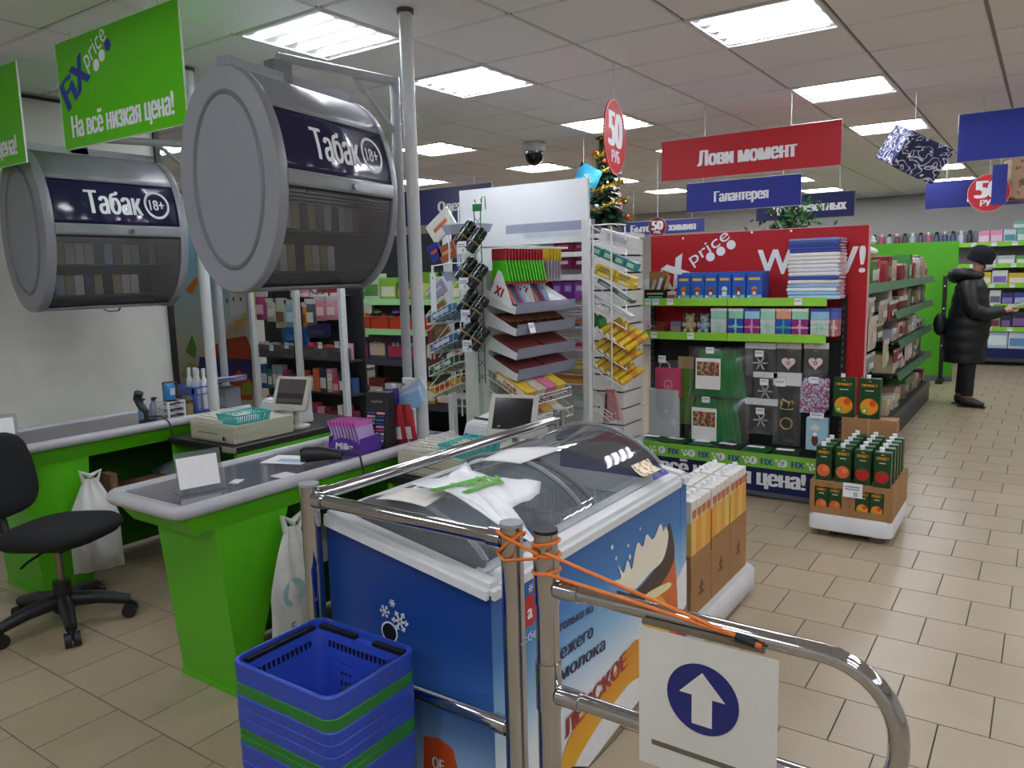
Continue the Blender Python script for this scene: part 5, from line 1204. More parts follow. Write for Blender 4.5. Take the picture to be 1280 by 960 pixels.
# left counter goods
for k in range(3):
    t = thing('white_tray', 'white plastic tray with tins, %s from the bottom of its stack' % ORD[k], 'tray', (-4.225, 2.555, CT+k*.034)); m_ = mat('#d8d8d4', .4)
    b = MB(); b.box(-.055, .055, -.05, .05, 0, .004); b.build('bottom', m_, t)
    b = MB(); b.tube([(-.058, -.053, .028), (.058, -.053, .028), (.058, .053, .028), (-.058, .053, .028)], .005, 6, True); b.build('rim', m_, t)
    for sx in (-1, 1):
        for sy in (-1, 1):
            b = MB(); b.box(sx*.056-.006, sx*.056+.006, sy*.051-.006, sy*.051+.006, 0, .03); b.build('corner', m_, t)
    for sx in (-1, 1): b = MB(); b.cyl((sx*.025, 0, .005), (sx*.025, 0, .026), .02, 14); b.build('tin', mat('#8a8c90', .3, .8), t, smooth=1)
t = thing('drink_can', 'blue can standing on the white trays at the left counter', 'can', (-4.235, 2.56, CT+.103)); b = MB(); b.lathe([(.03, 0), (.033, .006), (.033, .085), (.029, .092), (.029, .095)], 20); b.build('can', mat('#3a84c8', .3), t, smooth=1); patch(FX(.0332, 0, .05), .03, .04, mat('#c8dcec', .4), t)
t = thing('dark_box', 'dark brown carton behind the blue can', 'box', (-4.29, 2.60, CT+.0)); b = MB(); b.box(-.035, .035, -.03, .03, 0, .20); b.build('carton', mat('#332a24', .5), t, bevel=.002); patch(FX(.0355, 0, .15), .04, .06, mat('#5a4634', .5), t)
for k, (x, y, c) in enumerate(((-4.31, 2.50, '#8a98a8'), (-4.33, 2.44, '#6a88b0'))):
    t = thing('spray_bottle', 'clear spray bottle with dark nozzle left of the trays, %s' % ('nearer' if k else 'farther'), 'bottle', (x, y, CT)); b = MB(); b.lathe([(.024, 0), (.024, .075), (.01, .095), (.01, .1)], 14); b.build('body', mat(c, .15), t, smooth=1); b = MB(); b.cyl((0, 0, .1), (0, 0, .12), .012, 10); b.box(0, .03, -.006, .006, .112, .122); b.build('nozzle', mat('#2a3a5c', .4), t)
t = thing('tin_can', 'gold tin with brown lid right of the white trays', 'can', (-4.21, 2.655, CT)); b = MB(); b.lathe([(.03, 0), (.03, .07)], 18); b.build('can', mat('#b0a070', .3, .5), t, smooth=1); b = MB(); b.lathe([(.031, .07), (.031, .085)], 18); b.build('lid', mat('#5a3c24', .5), t, smooth=1)
t = thing('storage_crate', 'blue plastic crate on the left counter beside the pole', 'crate', (-4.33, 2.80, CT)); m_ = mat('#4a68c0', .35)
b = MB(); b.box(-.10, .10, -.08, .08, 0, .006); b.build('bottom', m_, t)
b = MB(); b.tube([(-.105, -.085, .15), (.105, -.085, .15), (.105, .085, .15), (-.105, .085, .15)], .008, 6, True); b.tube([(-.102, -.082, .105), (.102, -.082, .105), (.102, .082, .105), (-.102, .082, .105)], .005, 6, True); b.build('rim', m_, t)
for sx in (-1, 1):
    for sy in (-1, 1): b = MB(); b.box(sx*.09-.014, sx*.09+.014, sy*.075-.008, sy*.075+.008, 0, .15); b.build('corner_post', m_, t)
b = MB(); b.box(-.102, .102, -.083, -.079, .105, .15); b.box(-.102, .102, .079, .083, .105, .15); b.build('upper_side', m_, t)
for k in range(4):
    bottle(-4.40+.045*k, 2.80+.012*(k % 2), CT+.008, 'white tube standing in the blue crate, %s from left' % ORD[k], .018, .25, '#e0e4e8', '#d8dde4', grp='tubes in the blue crate')
t = thing('paper_pile', 'pile of violet and blue papers lying over the blue crate', 'paper', (-4.20, 2.92, CT+.165))
for k in range(5): b = MB(); b.box(-.12, .11, -.07, .07, k*.006, k*.006+.003, Matrix.Rotation(.1*k, 4, 'Z') @ Matrix.Rotation(-.1, 4, 'Y')); b.build('sheet', mat(['#8a88b8', '#b8bcd0', '#a098c8', '#6a88c8', '#9090b0'][k], .4), t)
pbox('box_support', 'grey box under the violet papers beside crate', 'box', -4.26, -4.14, 2.87, 2.98, CT, CT+.13, '#7a7c84', band='#9a9ca4')
# carrier bags on hooks, floor odds
def cbag(c, w, h, d, label, rz, prints):
    t = thing('carrier_bag', label, 'bag', c, rz); m_ = mat('#dcdcd8', .5, bump=.6, scale=14)
    b = MB(); n = 14
    def f(s): return lambda u, v: (w*(u-.5)*(1-.75*max(0, v-.6)/.4), s*d*.5*(math.sin(PI*u)**.6)*(1-.9*max(0, v-.65)/.35)*(min(1, v*6+.25))+.008*math.sin(u*17+v*9), h*v)
    b.grid(f(1), n, n); b.grid(f(-1), n, n); b.build('bag_body', m_, t, smooth=1)
    b = MB(); b.tube([(-.03, 0, h*.97), (-.045, 0, h*1.08), (0, .0, h*1.02), (.05, 0, h*1.07), (.03, 0, h*.96)], [.014, .012, .016, .01, .01], 7); b.build('knot', m_, t, smooth=1)
    for (nm, x, z, kind) in prints:
        if kind == 'ring': ring(FY(x, -d*.52, z), .035, .055, mat('#9cc4c8', .5), t, 'printed_ring')
        else: text(kind, FY(x, -d*.52, z), .05, mat('#8a8cb8', .5), t, bold=.03)
    return t
cbag((-4.075, 1.98, .10), .24, .50, .12, 'white carrier bag hanging on the left counter behind the chair', math.radians(70), [])
cbag((-2.405, 1.92, .02), .26, .62, .05, 'white printed carrier bag hanging on front counter behind the rail', math.radians(90), [('r', -.03, .36, 'ring'), ('t', -.02, .22, 'FIX')])
b = MB(); cp = onz(140, 720, 0)
t = thing('power_cable', 'thin black cable looped on the floor under the counters', 'cable', (0, 0, 0)); P = [(-3.55, 2.35, .70), (-3.62, 2.33, .40), (-3.7, 2.25, .12), (-3.66, 2.15, .006), (-3.5, 2.08, .006), (-3.38, 2.16, .006), (-3.45, 2.28, .006), (-3.62, 2.26, .006), (-3.78, 2.2, .02), (-3.95, 2.3, .05)]
b.tube(P, .004, 6); b.build('cord', BLACK, t, smooth=1)
t = thing('under_counter_bin', 'dark plastic bin on the floor under the register stand', 'bin', (-3.72, 2.64, 0)); b = MB(); b.lathe([(.12, 0), (.14, .28), (.145, .285), (.135, .285), (.115, .01)], 20); b.build('bin', BLACK, t, smooth=1); b = MB(); b.tube([(.143*math.cos(a), .143*math.sin(a), .285) for a in [2*PI*k/20 for k in range(20)]], .006, 6, True); b.build('rim', PLA, t)
# clutter in the left counter
t = thing('wicker_bundle', 'bundle of brown twisted sticks in the left counter shelf', 'bundle', (-4.28, 2.38, .42))
for k in range(7): b = MB(); b.tube([(-.12+.01*k, -.18+.02*k, .02+.012*(k % 3)), (0, .02*k-.05, .05+.01*(k % 2)), (.1, .15+.01*k, .03)], .012, 6); b.build('stick', mat('#6a3c20', .5), t, smooth=1)
t = thing('clear_bag', 'crumpled clear plastic bag lying in the left counter', 'bag', (-4.22, 2.62, .42)); b = MB(); pillow(b, .28, .3, .14, Matrix.Translation((0, 0, .07))); b.build('bag', mat('#7d8088', .2, bump=1, scale=20), t, smooth=1); b = MB(); b.tube([(0, .1, .12), (.02, .13, .16), (0, .16, .19)], [.03, .015, .03], 8); b.build('twist', mat('#8d9098', .2), t, smooth=1)
t = thing('brown_box', 'small brown box beside the hanging white bag', 'box', (-4.17, 2.13, .42)); b = MB(); b.box(-.06, .04, -.02, .02, 0, .16); b.build('carton', mat('#7a5a40', .7), t); patch(FX(.0405, 0, .08), .02, .06, mat('#8f6c4c', .7), t)

# ================================================================ stationery rack between the lanes
k_ = thing('checkout_rack', 'white double-sided checkout rack with sloped trays behind the front register', 'rack', (0, 0, 0))
b = MB(); b.box(-2.85, -2.67, 3.62, 4.255, .02, 1.62); b.build('spine', RACKW, k_)
for y in (3.60, 4.235):
    b = MB(); b.box(-2.80, -2.72, y-.02, y+.02, 0, 1.78); b.build('end_post', mat('#d4d8d4', .4), k_)
for x in (-3.0, -2.62):
    b = MB(); b.box(min(x, -2.76), max(x, -2.76), 3.64, 4.25, 0, .03); b.build('foot', RACKW, k_)
LIP = clear_mat('m_lip', '#d4d8e4', .8, .15, .32, '#c0c4d4')
def tray(z, y0=3.60, y1=4.25, x0=-2.665, x1=-2.46, dz=.10):
    M = None
    b = MB(); b.hexa([(x0, y0, z+dz-.012), (x1, y0, z-.012), (x1, y1, z-.012), (x0, y1, z+dz-.012)], [(x0, y0, z+dz), (x1, y0, z), (x1, y1, z), (x0, y1, z+dz)]); tr = b.build('tray', RACKW, k_)
    for y in (y0-.004, y1):
        b = MB(); b.prism([(x0, z+dz-.06), (x1, z-.02), (x1+.008, z+.02), (x1-.03, z+.035), (x0, z+dz+.03)], .005, FY(0, y+.005, 0)); b.build('tray_side', RACKW, tr)
    b = MB(); b.hexa([(x1, y0, z-.018), (x1+.006, y0, z-.018), (x1+.006, y1, z-.018), (x1, y1, z-.018)], [(x1+.012, y0, z+.045), (x1+.016, y0, z+.045), (x1+.016, y1, z+.045), (x1+.012, y1, z+.045)]); b.build('tray_lip', LIP, tr)
    return tr
TZ = [1.395, 1.273, 1.137, 1.017]
for z in TZ: tray(z)
SL = -.10/.205
def ontray(ti, x, off=.002): return TZ[ti]+.10*(-2.46-x)/.205+off
# tray 1: display boxes of pens
for k, (y, lab) in enumerate(((3.68, 'nearer white pen display box with X1 print in the top tray'), (3.92, 'farther white pen display box with X1 print in the top tray'))):
    t = thing('pen_display', lab, 'display box', (-2.56, y, ontray(0, -2.56)), 0, 'pen display boxes'); t.rotation_euler = (0, math.radians(26), 0)
    for dy in (-.085, .085):
        b = MB(); b.prism([(-.085, 0), (.085, 0), (.085, .02), (-.06, .16), (-.085, .16)], .003, FY(0, dy, 0)); sd = b.build('side_panel', PAPER, t)
        text('X1', FY(-.03, dy-.0036, .055), .055, RED if k == 0 else mat('#444448', .4), sd, bold=.07)
    b = MB(); b.box(-.088, -.085, -.085, .085, 0, .20); b.build('back_card', mat('#2a2a2e', .5), t)
    for j in range(12):
        b = MB(); y_ = -.07+j*.0128; b.tube([(.07, y_, .02), (-.06, y_, .10)], .0055, 6); b.tube([(-.06, y_, .10), (-.078, y_, .111)], .006, 6); c = ['#5a3a8c', '#e0702c', '#2f5a9c', '#3a3a40', '#a82c4c', '#7fb0d8'][j//2]
        o = b.build('pen', mat(c, .35), None); o.location = t.location; o.rotation_euler = t.rotation_euler; tag(o, 'pen with %s barrel in the %s X1 display box, %s of two' % (['violet', 'orange', 'blue', 'black', 'crimson', 'light blue'][j//2], ('nearer', 'farther')[k], ('near', 'far')[j % 2]), 'pen', 'pens in the X1 boxes')
# tray 2: chocolate bars; tray 3, 4: red slabs
for j in range(16):
    y = 3.63+j*.038; o_ = thing('snack_bar', 'dark brown and orange wrapped snack bar in second tray, %s from the near end' % ORD[j], 'snack bar', (-2.56, y, ontray(1, -2.56, .014)), 0, 'snack bars in the second tray'); o_.rotation_euler = (0, math.radians(26), 0)
    b = MB(); pillow(b, .18, .034, .03, Matrix(), 5); b.build('wrapper', mat(['#3a211a', '#2e1c1a', '#4a2a1c'][j % 3], .25), o_, smooth=1)
    b = MB(); b.box(-.03, .045, -.013, .013, .0135, .0155); b.build('printed_panel', mat(['#a85a2c', '#8a6a4c'][j % 2], .35), o_)
for ti in (2, 3):
    for j in range(2):
        o_ = thing('chocolate_slab', 'flat dark red wrapped slab in the %s tray, %s pile' % (ORD[ti], ('near', 'far')[j]), 'chocolate', (-2.565, 3.77+j*.31, ontray(ti, -2.565, .014)), 0, 'dark red slabs in the trays'); o_.rotation_euler = (0, math.radians(26), 0)
        b = MB(); b.box(-.09, .09, -.145, .145, -.012, .012); b.build('wrapper', mat('#7a3838', .35, var=.15, scale=60), o_, bevel=.003)
        patch(Matrix.Translation((0, 0, .0125)), .10, .2, spot_mat('m_slab%d%d' % (ti, j), '#8a4444', '#6a2c30', 70, .45, .55), o_)
price_tag(k_, basis((-2.43, 3.72, TZ[1]+.02), (0, 1, 0), (-.3, 0, 1)), .06, .06)
# wire trays low on the right side
def wtray(z, y0, y1, x0, x1, dz, par, h=.05, nm='wire_tray'):
    b = MB(); sl = lambda x: z+dz*(x1-x)/(x1-x0)
    for hh_ in (0, h): b.tube([(x0, y0, sl(x0)+hh_), (x1, y0, sl(x1)+hh_), (x1, y1, sl(x1)+hh_), (x0, y1, sl(x0)+hh_)], .004, 5, True)
    n = max(3, int(abs(x1-x0)/.035))
    for i in range(n+1):
        x = x0+(x1-x0)*i/n; b.tube([(x, y0, sl(x)+h), (x, y0, sl(x)), (x, y1, sl(x)), (x, y1, sl(x)+h)], .0025, 4)
    n = max(3, int(abs(y1-y0)/.05))
    for i in range(n+1):
        y = y0+(y1-y0)*i/n; b.tube([(x0, y, sl(x0)+h), (x0, y, sl(x0)), (x1, y, sl(x1)), (x1, y, sl(x1)+h)], .0025, 4)
    return b.build(nm, mat('#e4e6e6', .35), par, fix=False)
for z, x1 in ((.86, -2.37), (.74, -2.36)): wtray(z, 3.58, 4.05, -2.66, x1, .16, k_)
GZ = lambda z, x: z+.16*(-2.37-x)/.29
cc = [('#d8b02c', 'Fruit-tella', 'yellow box of fruit chews'), ('#c8b8a8', '', 'beige box of sweets'), ('#d87898', '', 'pink box of sweets'), ('#d8c040', '', 'yellow box of gum')]
for j, (c, tx, lab) in enumerate(cc):
    o_ = thing('sweets_box', lab+' in the lower wire tray, %s from near end' % ORD[j], 'sweets box', (-2.515, 3.64+j*.11, GZ(.86, -2.515)+.006), 0, 'sweets boxes in the wire tray'); o_.rotation_euler = (0, math.radians(29), 0)
    b = MB(); b.box(-.12, .12, -.05, .05, 0, .055); b.build('carton', mat(c, .4), o_, bevel=.003); patch(FY(0, -.0506, .028), .2, .03, PAPER, o_)
    if tx: text(tx, FY(0, -.052, .028), .026, RED, o_, bold=.05)
for j in range(4):
    o_ = thing('sweets_box', '%s sweets pack in the lowest wire tray, %s from near end' % (['yellow', 'brown', 'golden', 'cream'][j], ORD[j]), 'sweets box', (-2.515, 3.64+j*.11, GZ(.74, -2.515)+.006), 0, 'sweets in lowest wire tray'); o_.rotation_euler = (0, math.radians(29), 0)
    b = MB(); pillow(b, .22, .095, .04, Matrix.Translation((0, 0, .02))); b.build('pack', mat(['#d8b83c', '#8a5a3a', '#c89a3c', '#d8ccb0'][j], .35), o_, smooth=1); patch(Matrix.Translation((0, 0, .0415)), .1, .05, mat('#a83c2c', .4), o_)
# hanging lighter packs along the top of the right side
for j in range(13):
    y = 3.60+j*.032; c = (-2.56, y, 1.66)
    o_ = thing('lighter_pack', 'lime green pack with red header on the rack hooks, %s from near end' % ORD[j], 'pack', c, 0, 'lime green packs on the rack')
    b = MB(); b.hexa([(-.05, -.006, -.10), (.07, -.006, -.10), (.07, .006, -.10), (-.05, .006, -.10)], [(-.05, -.006, .02), (.045, -.006, .02), (.045, .006, .02), (-.05, .006, .02)]); b.build('green_body', mat('#4ec81e', .3), o_, bevel=.003)
    b = MB(); b.box(-.05, .045, -.005, .005, .02, .085); b.build('red_header', mat('#a82430', .4), o_); b = MB(); b.box(-.05, .072, -.007, .007, -.115, -.10); b.build('red_foot', mat('#a84430', .4), o_)
for j in range(5):
    y = 4.05+j*.035
    o_ = thing('pen_pack', 'clear pen pack with yellow header on the rack hooks, %s from near end' % ORD[j], 'pack', (-2.56, y, 1.66), 0, 'yellow header packs on the rack')
    b = MB(); b.box(-.05, .05, -.004, .004, .02, .09); b.build('yellow_header', mat('#d8b828', .4), o_); b = MB(); b.box(-.045, .045, -.003, .003, -.10, .02); b.build('card', mat('#b8b4b8', .5), o_)
    for q_ in range(4): b = MB(); b.cyl((-.03+q_*.02, -.008, -.09), (-.03+q_*.02, -.008, .01), .005, 6); b.build('pen', mat(['#4a4858', '#3c3a44', '#c8a030', '#6a5a70'][q_], .35), o_)
b = MB(); b.tube([(-2.66, 3.58, 1.755), (-2.50, 3.58, 1.755), (-2.50, 4.25, 1.755), (-2.66, 4.25, 1.755)], .006, 6); b.build('hook_bar', RACKW, k_)
# left side wire trays with gum
gum = [('#3a88b0', '#d0d8dc', 'blue and white gum packs'), ('#3a6ab0', '#e0e0e4', 'white and blue gum packs'), ('#2a6a40', '#d8e0d8', 'green gum packs with white band'), ('#d8a83c', '#b82c2c', 'yellow and red gum packs')]
for j, (zc, (c1, c2, nm)) in enumerate(zip((1.36, 1.18, 1.045, .915), gum)):
    wtray(zc-.05, 3.57, 3.90, -2.85, -3.09, .10, k_, .055)
    for i2 in range(4):
        o_ = thing('gum_box', '%s, left wire tray, %s level, %s from near end' % (nm, ORD[j], ORD[i2]), 'gum', (-2.975, 3.60+i2*.075, zc-.05+.055), 0, 'gum boxes in the left wire trays'); o_.rotation_euler = (0, math.radians(-23), 0)
        b = MB(); b.box(-.10, .10, -.025, .04, 0, .042); b.build('carton', mat(c1, .4), o_, bevel=.003); patch(FY(.0, -.0257, .021), .13, .022, mat(c2, .4), o_)
        if i2 == 0 and j == 2: text('Eclipse', FY(0, -.027, .021), .016, BLACK, o_, bold=.05)
# green hanging strip with black cases
gs = thing('clip_strip', 'green wire clip strip on the near end of the white rack', 'display strip', (-2.665, 3.545, 0)); gm = mat('#1c5a34', .4)
b = MB(); b.box(-.03, .03, -.004, .004, 1.955, 1.995); b.build('top_plate', mat('#0f7a3a', .4), gs)
b = MB()
for x in (-.022, .022): b.tube([(x, 0, 1.995+.02), (x+.006, 0, 2.02), (x+.012, 0, 2.0)], .003, 5); b.tube([(x, 0, .98), (x, 0, 1.96)], .003, 5)
for k in range(12): b.tube([(-.022, 0, 1.0+k*.08), (.022, 0, 1.04+k*.08)], .002, 4); b.tube([(.022, 0, 1.0+k*.08), (-.022, 0, 1.04+k*.08)], .002, 4)
b.tube([(.028, 0, 2.0), (.035, 0, 2.03), (.055, 0, 2.03), (.058, 0, 1.96)], .003, 5); b.build('wire_frame', gm, gs, fix=False)
for lv, zc in enumerate((1.80, 1.60, 1.42, 1.25)):
    for s_ in range(2):
        c = Vector((-2.72+s_*.075, 3.50, zc+.035-s_*.04))
        t = thing('black_tin', 'black tin with green print on the clip strip, %s level, %s' % (ORD[lv], ('left', 'right')[s_]), 'tin', c, 0, 'black tins on the clip strip'); M = Matrix.Rotation(math.radians(28), 4, 'Y') @ Matrix.Rotation(math.radians(-25), 4, 'X')
        b = MB(); b.lathe([(.026, -.075), (.034, -.07), (.034, .06), (.028, .072), (.022, .075)], 18, M); b.build('tin', mat('#15171a', .2), t, smooth=1)
        b = MB(); b.tube([tuple(M @ Vector((.035*math.cos(a), .035*math.sin(a), .02+.01*math.sin(3*a)))) for a in [2*PI*q_/20 for q_ in range(20)]], .003, 5, True); b.build('green_band', mat('#2a6a48', .4), t)
        b = MB(); b.tube([tuple(M @ Vector((.0345*math.cos(a), .0345*math.sin(a), -.02))) for a in [PI+PI*q_/10 for q_ in range(11)]], .006, 5); b.build('gold_print', mat('#8a7a4c', .4), t)
    price_tag(gs, FY(-.04+.005*lv, -.10, zc-.045), .065, .068, '77')
# clear wire stationery stand further left
ws = thing('wire_stand', 'white wire stationery stand left of the checkout rack', 'rack', (0, 0, 0)); wm_ = mat('#e0e2e2', .35)
WY = 3.95
def wp(u, v): p = ony(u, v, WY); return (p.x, p.y, p.z)
for u0, v0, u1, v1 in ((560, 260, 568, 520), (573, 258, 578, 520)):
    b = MB(); b.tube([wp(u0, v0), wp(u1, v1)], .006, 6); b.build('upright_wire', wm_, ws)
p = ony(566, 520, WY); b = MB(); b.box(p.x-.2, p.x+.1, WY-.15, WY+.15, 0, .03); b.tube([(p.x, WY, .02), wp(567, 520)], .008, 6); b.build('foot', wm_, ws)
for k, (u0, v0, u1, v1) in enumerate(((530, 372, 562, 335), (532, 395, 563, 360), (534, 415, 564, 385), (535, 440, 565, 400), (536, 462, 566, 425), (536, 485, 566, 450), (538, 500, 567, 470))):
    a, c = Vector(wp(u0, v0)), Vector(wp(u1, v1)); b = MB(); d_ = Vector((0, .22, 0)); b.tube([tuple(a), tuple(c)], .003, 5); b.tube([tuple(a+d_), tuple(c+d_)], .003, 5); b.tube([tuple(a), tuple(a+d_)], .003, 5); b.build('shelf_wire', wm_, ws)
# goods of the stand
goods = [(533, 262, 570, 302, '#e4e2de', 'white card pack with orange stripe', '#d8783c', 35), (536, 300, 552, 330, '#2c3c9c', 'blue pen pack', '#c85a2c', 25), (548, 300, 572, 330, '#a85a3c', 'rust coloured paper pack', '#d8a070', 20), (534, 350, 560, 375, '#a89cb8', 'lilac patterned pack', '#d8c8e0', 30), (535, 378, 562, 400, '#8a6a38', 'kraft paper pack', '#a88448', 30), (536, 402, 563, 425, '#7a5a30', 'brown paper pack', '#947044', 30), (537, 428, 562, 450, '#2a3a2c', 'dark green pack', '#4a6a4c', 30), (538, 455, 563, 480, '#33402c', 'olive pack', '#50603c', 30)]
for k, (u0, v0, u1, v1, c, lab, c2, ang) in enumerate(goods):
    p = ony((u0+u1)/2, (v0+v1)/2, WY+.05); a = ony(u0, v1, WY+.05); e = ony(u1, v0, WY+.05); w_, h_ = e.x-a.x, e.z-a.z; an_ = math.radians(ang)
    t = thing('stationery_pack', lab+' on the wire stand left of rack', 'stationery', p); M = FY(0, 0, 0) @ Matrix.Rotation(an_, 4, 'Z')
    b = MB(); b.box(-w_*.42, w_*.42, -h_*.36, h_*.36, -.01, .01, M); b.build('pack', mat(c, .4), t, bevel=.002); patch(M @ Matrix.Translation((0, 0, .0105)), w_*.5, h_*.14, mat(c2, .4), t)
t = thing('hanging_strip', 'long white plastic hanging strip with a hole beside the tall pole', 'strip', ony(542, 372, 3.72)); b = MB(); b.box(-.022, .022, -.002, .002, -.16, .15); b.build('strip', TAGW, t, bevel=.001); b = MB(); b.cyl((0, 0, .15), (0, 0, .20), .008, 8); b.tube([(0, 0, .195), (.06, .1, .21), (.115, .21, .21)], .004, 6); b.build('hook', TAGW, t); disc(FY(0, -.003, .12), .005, BLACK, t, 'hole', 10); disc(FY(0, -.003, -.09), .006, DGREY, t, 'hole', 10)
p = ony(541, 435, 3.74)
for k in range(2):
    t = thing('snack_strip', 'brown and red wrapped bar hanging under the white strip, %s' % ('left', 'right')[k], 'snack bar', (p.x-.015+k*.03, 3.745, p.z)); b = MB(); pillow(b, .035, .22, .02, FY(0, 0, 0) @ Matrix.Rotation(.15, 4, 'Z'), 5); b.build('wrapper', mat(['#7a2c24', '#5c2a26'][k], .35), t, smooth=1); patch(FY(0, -.0105, -.02), .015, .1, mat('#c8b8a8', .4), t)
t = thing('lighter_rack_pack', 'blue capped pens hanging in a clear pack left of the clip strip', 'pack', ony(580, 318, 3.9))
b = MB(); b.box(-.07, .07, -.004, .004, .06, .09); b.build('blue_header', mat('#2a3aa0', .4), t); b = MB(); b.box(-.07, .07, -.004, .004, -.10, -.075); b.build('blue_foot', mat('#2a3aa0', .4), t)
for k in range(4): b = MB(); b.cyl((-.05+k*.033, 0, -.075), (-.05+k*.033, 0, .03), .007, 8); b.build('pen', mat('#c8ccd8', .3), t); b = MB(); b.cyl((-.05+k*.033, 0, .03), (-.05+k*.033, 0, .06), .009, 8); b.build('yellow_cap', mat('#d8b82c', .4), t)
for (v, lab) in ((287, 'upper'), (345, 'lower')):
    p = ony(580, v, 3.85); b = MB(); b.hexa([(p.x-.10, 3.80, p.z-.03), (p.x+.12, 3.80, p.z-.03), (p.x+.12, 3.95, p.z-.02), (p.x-.10, 3.95, p.z-.02)], [(p.x-.13, 3.78, p.z+.03), (p.x+.15, 3.78, p.z+.03), (p.x+.15, 3.95, p.z+.03), (p.x-.13, 3.95, p.z+.03)]); b.build('clear_bin', LIP, ws)

# ================================================================ white back unit with wide board
wb = thing('white_shelf_unit', 'white shelf unit with tall blank header board behind the checkout rack', 'shelf', (0, 0, 0))
b = MB(); b.box(-3.54, -2.487, 4.50, 4.525, .02, 2.205); b.build('header_board', mat('#d9dcde', .5, scale=3, var=.03), wb)
for x in (-3.52, -2.405):
    b = MB(); b.box(x, x+.045, 4.265, 4.31, .0, 1.93); b.build('post', RACKW, wb)
def zy(u, v, Y): return ony(u, v, Y).z
for v0, v1 in ((295, 303), (315, 321), (343, 350)):
    za, zb = zy(712, v1, 4.28), zy(712, v0, 4.28); b = MB(); b.box(-2.86, -2.405, 4.27, 4.29, za, zb); b.build('shelf_rail', RACKW, wb); b = MB(); b.box(-2.86, -2.405, 4.29, 4.5, za, za+.01); b.build('shelf_board', RACKW, wb)
for k, v in enumerate((382, 393, 409, 422, 437, 452, 468, 480)):
    z = zy(712, v, 4.28); b = MB()
    for y in (4.28, 4.33, 4.38, 4.43): b.tube([(-2.86, y, z+(y-4.28)*.35), (-2.405, y, z+(y-4.28)*.35)], .0035, 5)
    b.build('wire_shelf', RACKW, wb, fix=False)
pz = zy(700, 285, 4.35); b = MB(); b.hexa([(-3.0, 4.3, pz-.02), (-2.41, 4.3, pz-.02), (-2.41, 4.45, pz+.01), (-3.0, 4.45, pz+.01)], [(-3.0, 4.3, pz+.035), (-2.41, 4.3, pz+.035), (-2.41, 4.45, pz+.05), (-3.0, 4.45, pz+.05)]); b.build('clear_price_rail', LIP, wb)
for k, (u0, v0, u1, v1, c, lab, c2) in enumerate(((690, 303, 716, 315, '#8a1c48', 'crimson hygiene pack, upper shelf left', '#c86a90'), (716, 303, 731, 315, '#80183f', 'crimson hygiene pack, upper shelf right', '#c06088'), (691, 322, 715, 337, '#8c1c4c', 'crimson hygiene pack, middle shelf left', '#d8d8dc'), (716, 322, 731, 337, '#84184a', 'crimson hygiene pack, middle shelf right', '#d8d8dc'), (688, 351, 702, 376, '#8a3aa0', 'violet hygiene pack, lower shelf left', '#c8a0d8'), (702, 351, 716, 375, '#7a3a9c', 'violet hygiene pack, lower shelf centre', '#b0a0d8'), (716, 351, 730, 374, '#a04aac', 'lilac hygiene pack, lower shelf right', '#d8b0dc'), (670, 322, 688, 338, '#4a8a1c', 'green sponge pack beside the crimson packs', '#c8d0c0'), (676, 352, 689, 372, '#8a2030', 'dark red pack beside the violet packs', '#c08890'))):
    x0, x1, z0, z1 = q(u0, v0, u1, v1, 4.30)
    t = thing('hygiene_pack', lab+' of the white unit', 'hygiene pack', ((x0+x1)/2, 4.36, z0)); b = MB(); b.box(-(x1-x0)/2, (x1-x0)/2, -.05, .05, 0, z1-z0); b.build('pack', mat(c, .35), t, bevel=.008, smooth=1); patch(FY(0, -.0508, (z1-z0)*.6), (x1-x0)*.5, (z1-z0)*.3, mat(c2, .4), t)
for k, (u0, v0, u1, v1, c, lab) in enumerate(((694, 400, 727, 409, '#d87a2c', 'blue and orange box on the wire shelf'), (698, 430, 730, 437, '#c83a7c', 'pink packs on the wire shelf'), (690, 453, 731, 461, '#d8b830', 'yellow boxes on the wire shelf'), (688, 470, 731, 480, '#d08028', 'orange boxes on the wire shelf'), (715, 495, 732, 510, '#a8c0b4', 'pale green patterned box on the low wire shelf'), (708, 532, 735, 545, '#c8bca0', 'cream patterned box at the bottom wire shelf'))):
    x0, x1, z0, z1 = q(u0, v0, u1, v1, 4.30); pbox('small_carton', lab+' behind the white post', 'box', x0, x1, 4.31, 4.39, z0, z1, c, band=['#3a7ac8', '#e8b0c8', '#e8dc90', '#e8b060', '#c8d8cc', '#d8d0b8'][k])
# slatwall column
sw = thing('slatwall_column', 'white slatwall column between the checkout rack and red promotion shelf', 'display column', (0, 0, 0)); sm = mat('#dcdad6', .45)
b = MB(); b.box(-2.86, -2.478, 4.968, 5.27, 0, 1.84); b.build('core', mat('#2a2a2a', .7), sw)
n = 15
for k in range(n):
    z0 = .02+k*(1.84-.02)/n; z1 = z0+(1.84-.02)/n-.013
    b = MB(); b.box(-2.87, -2.46, 4.95, 4.968, z0, z1); b.build('slat', sm, sw)
    b = MB(); b.box(-2.478, -2.46, 4.968, 5.27, z0, z1); b.build('slat', sm, sw)
b = MB(); b.box(-2.88, -2.45, 4.94, 5.28, 1.84, 1.87); b.build('top_cap', sm, sw)
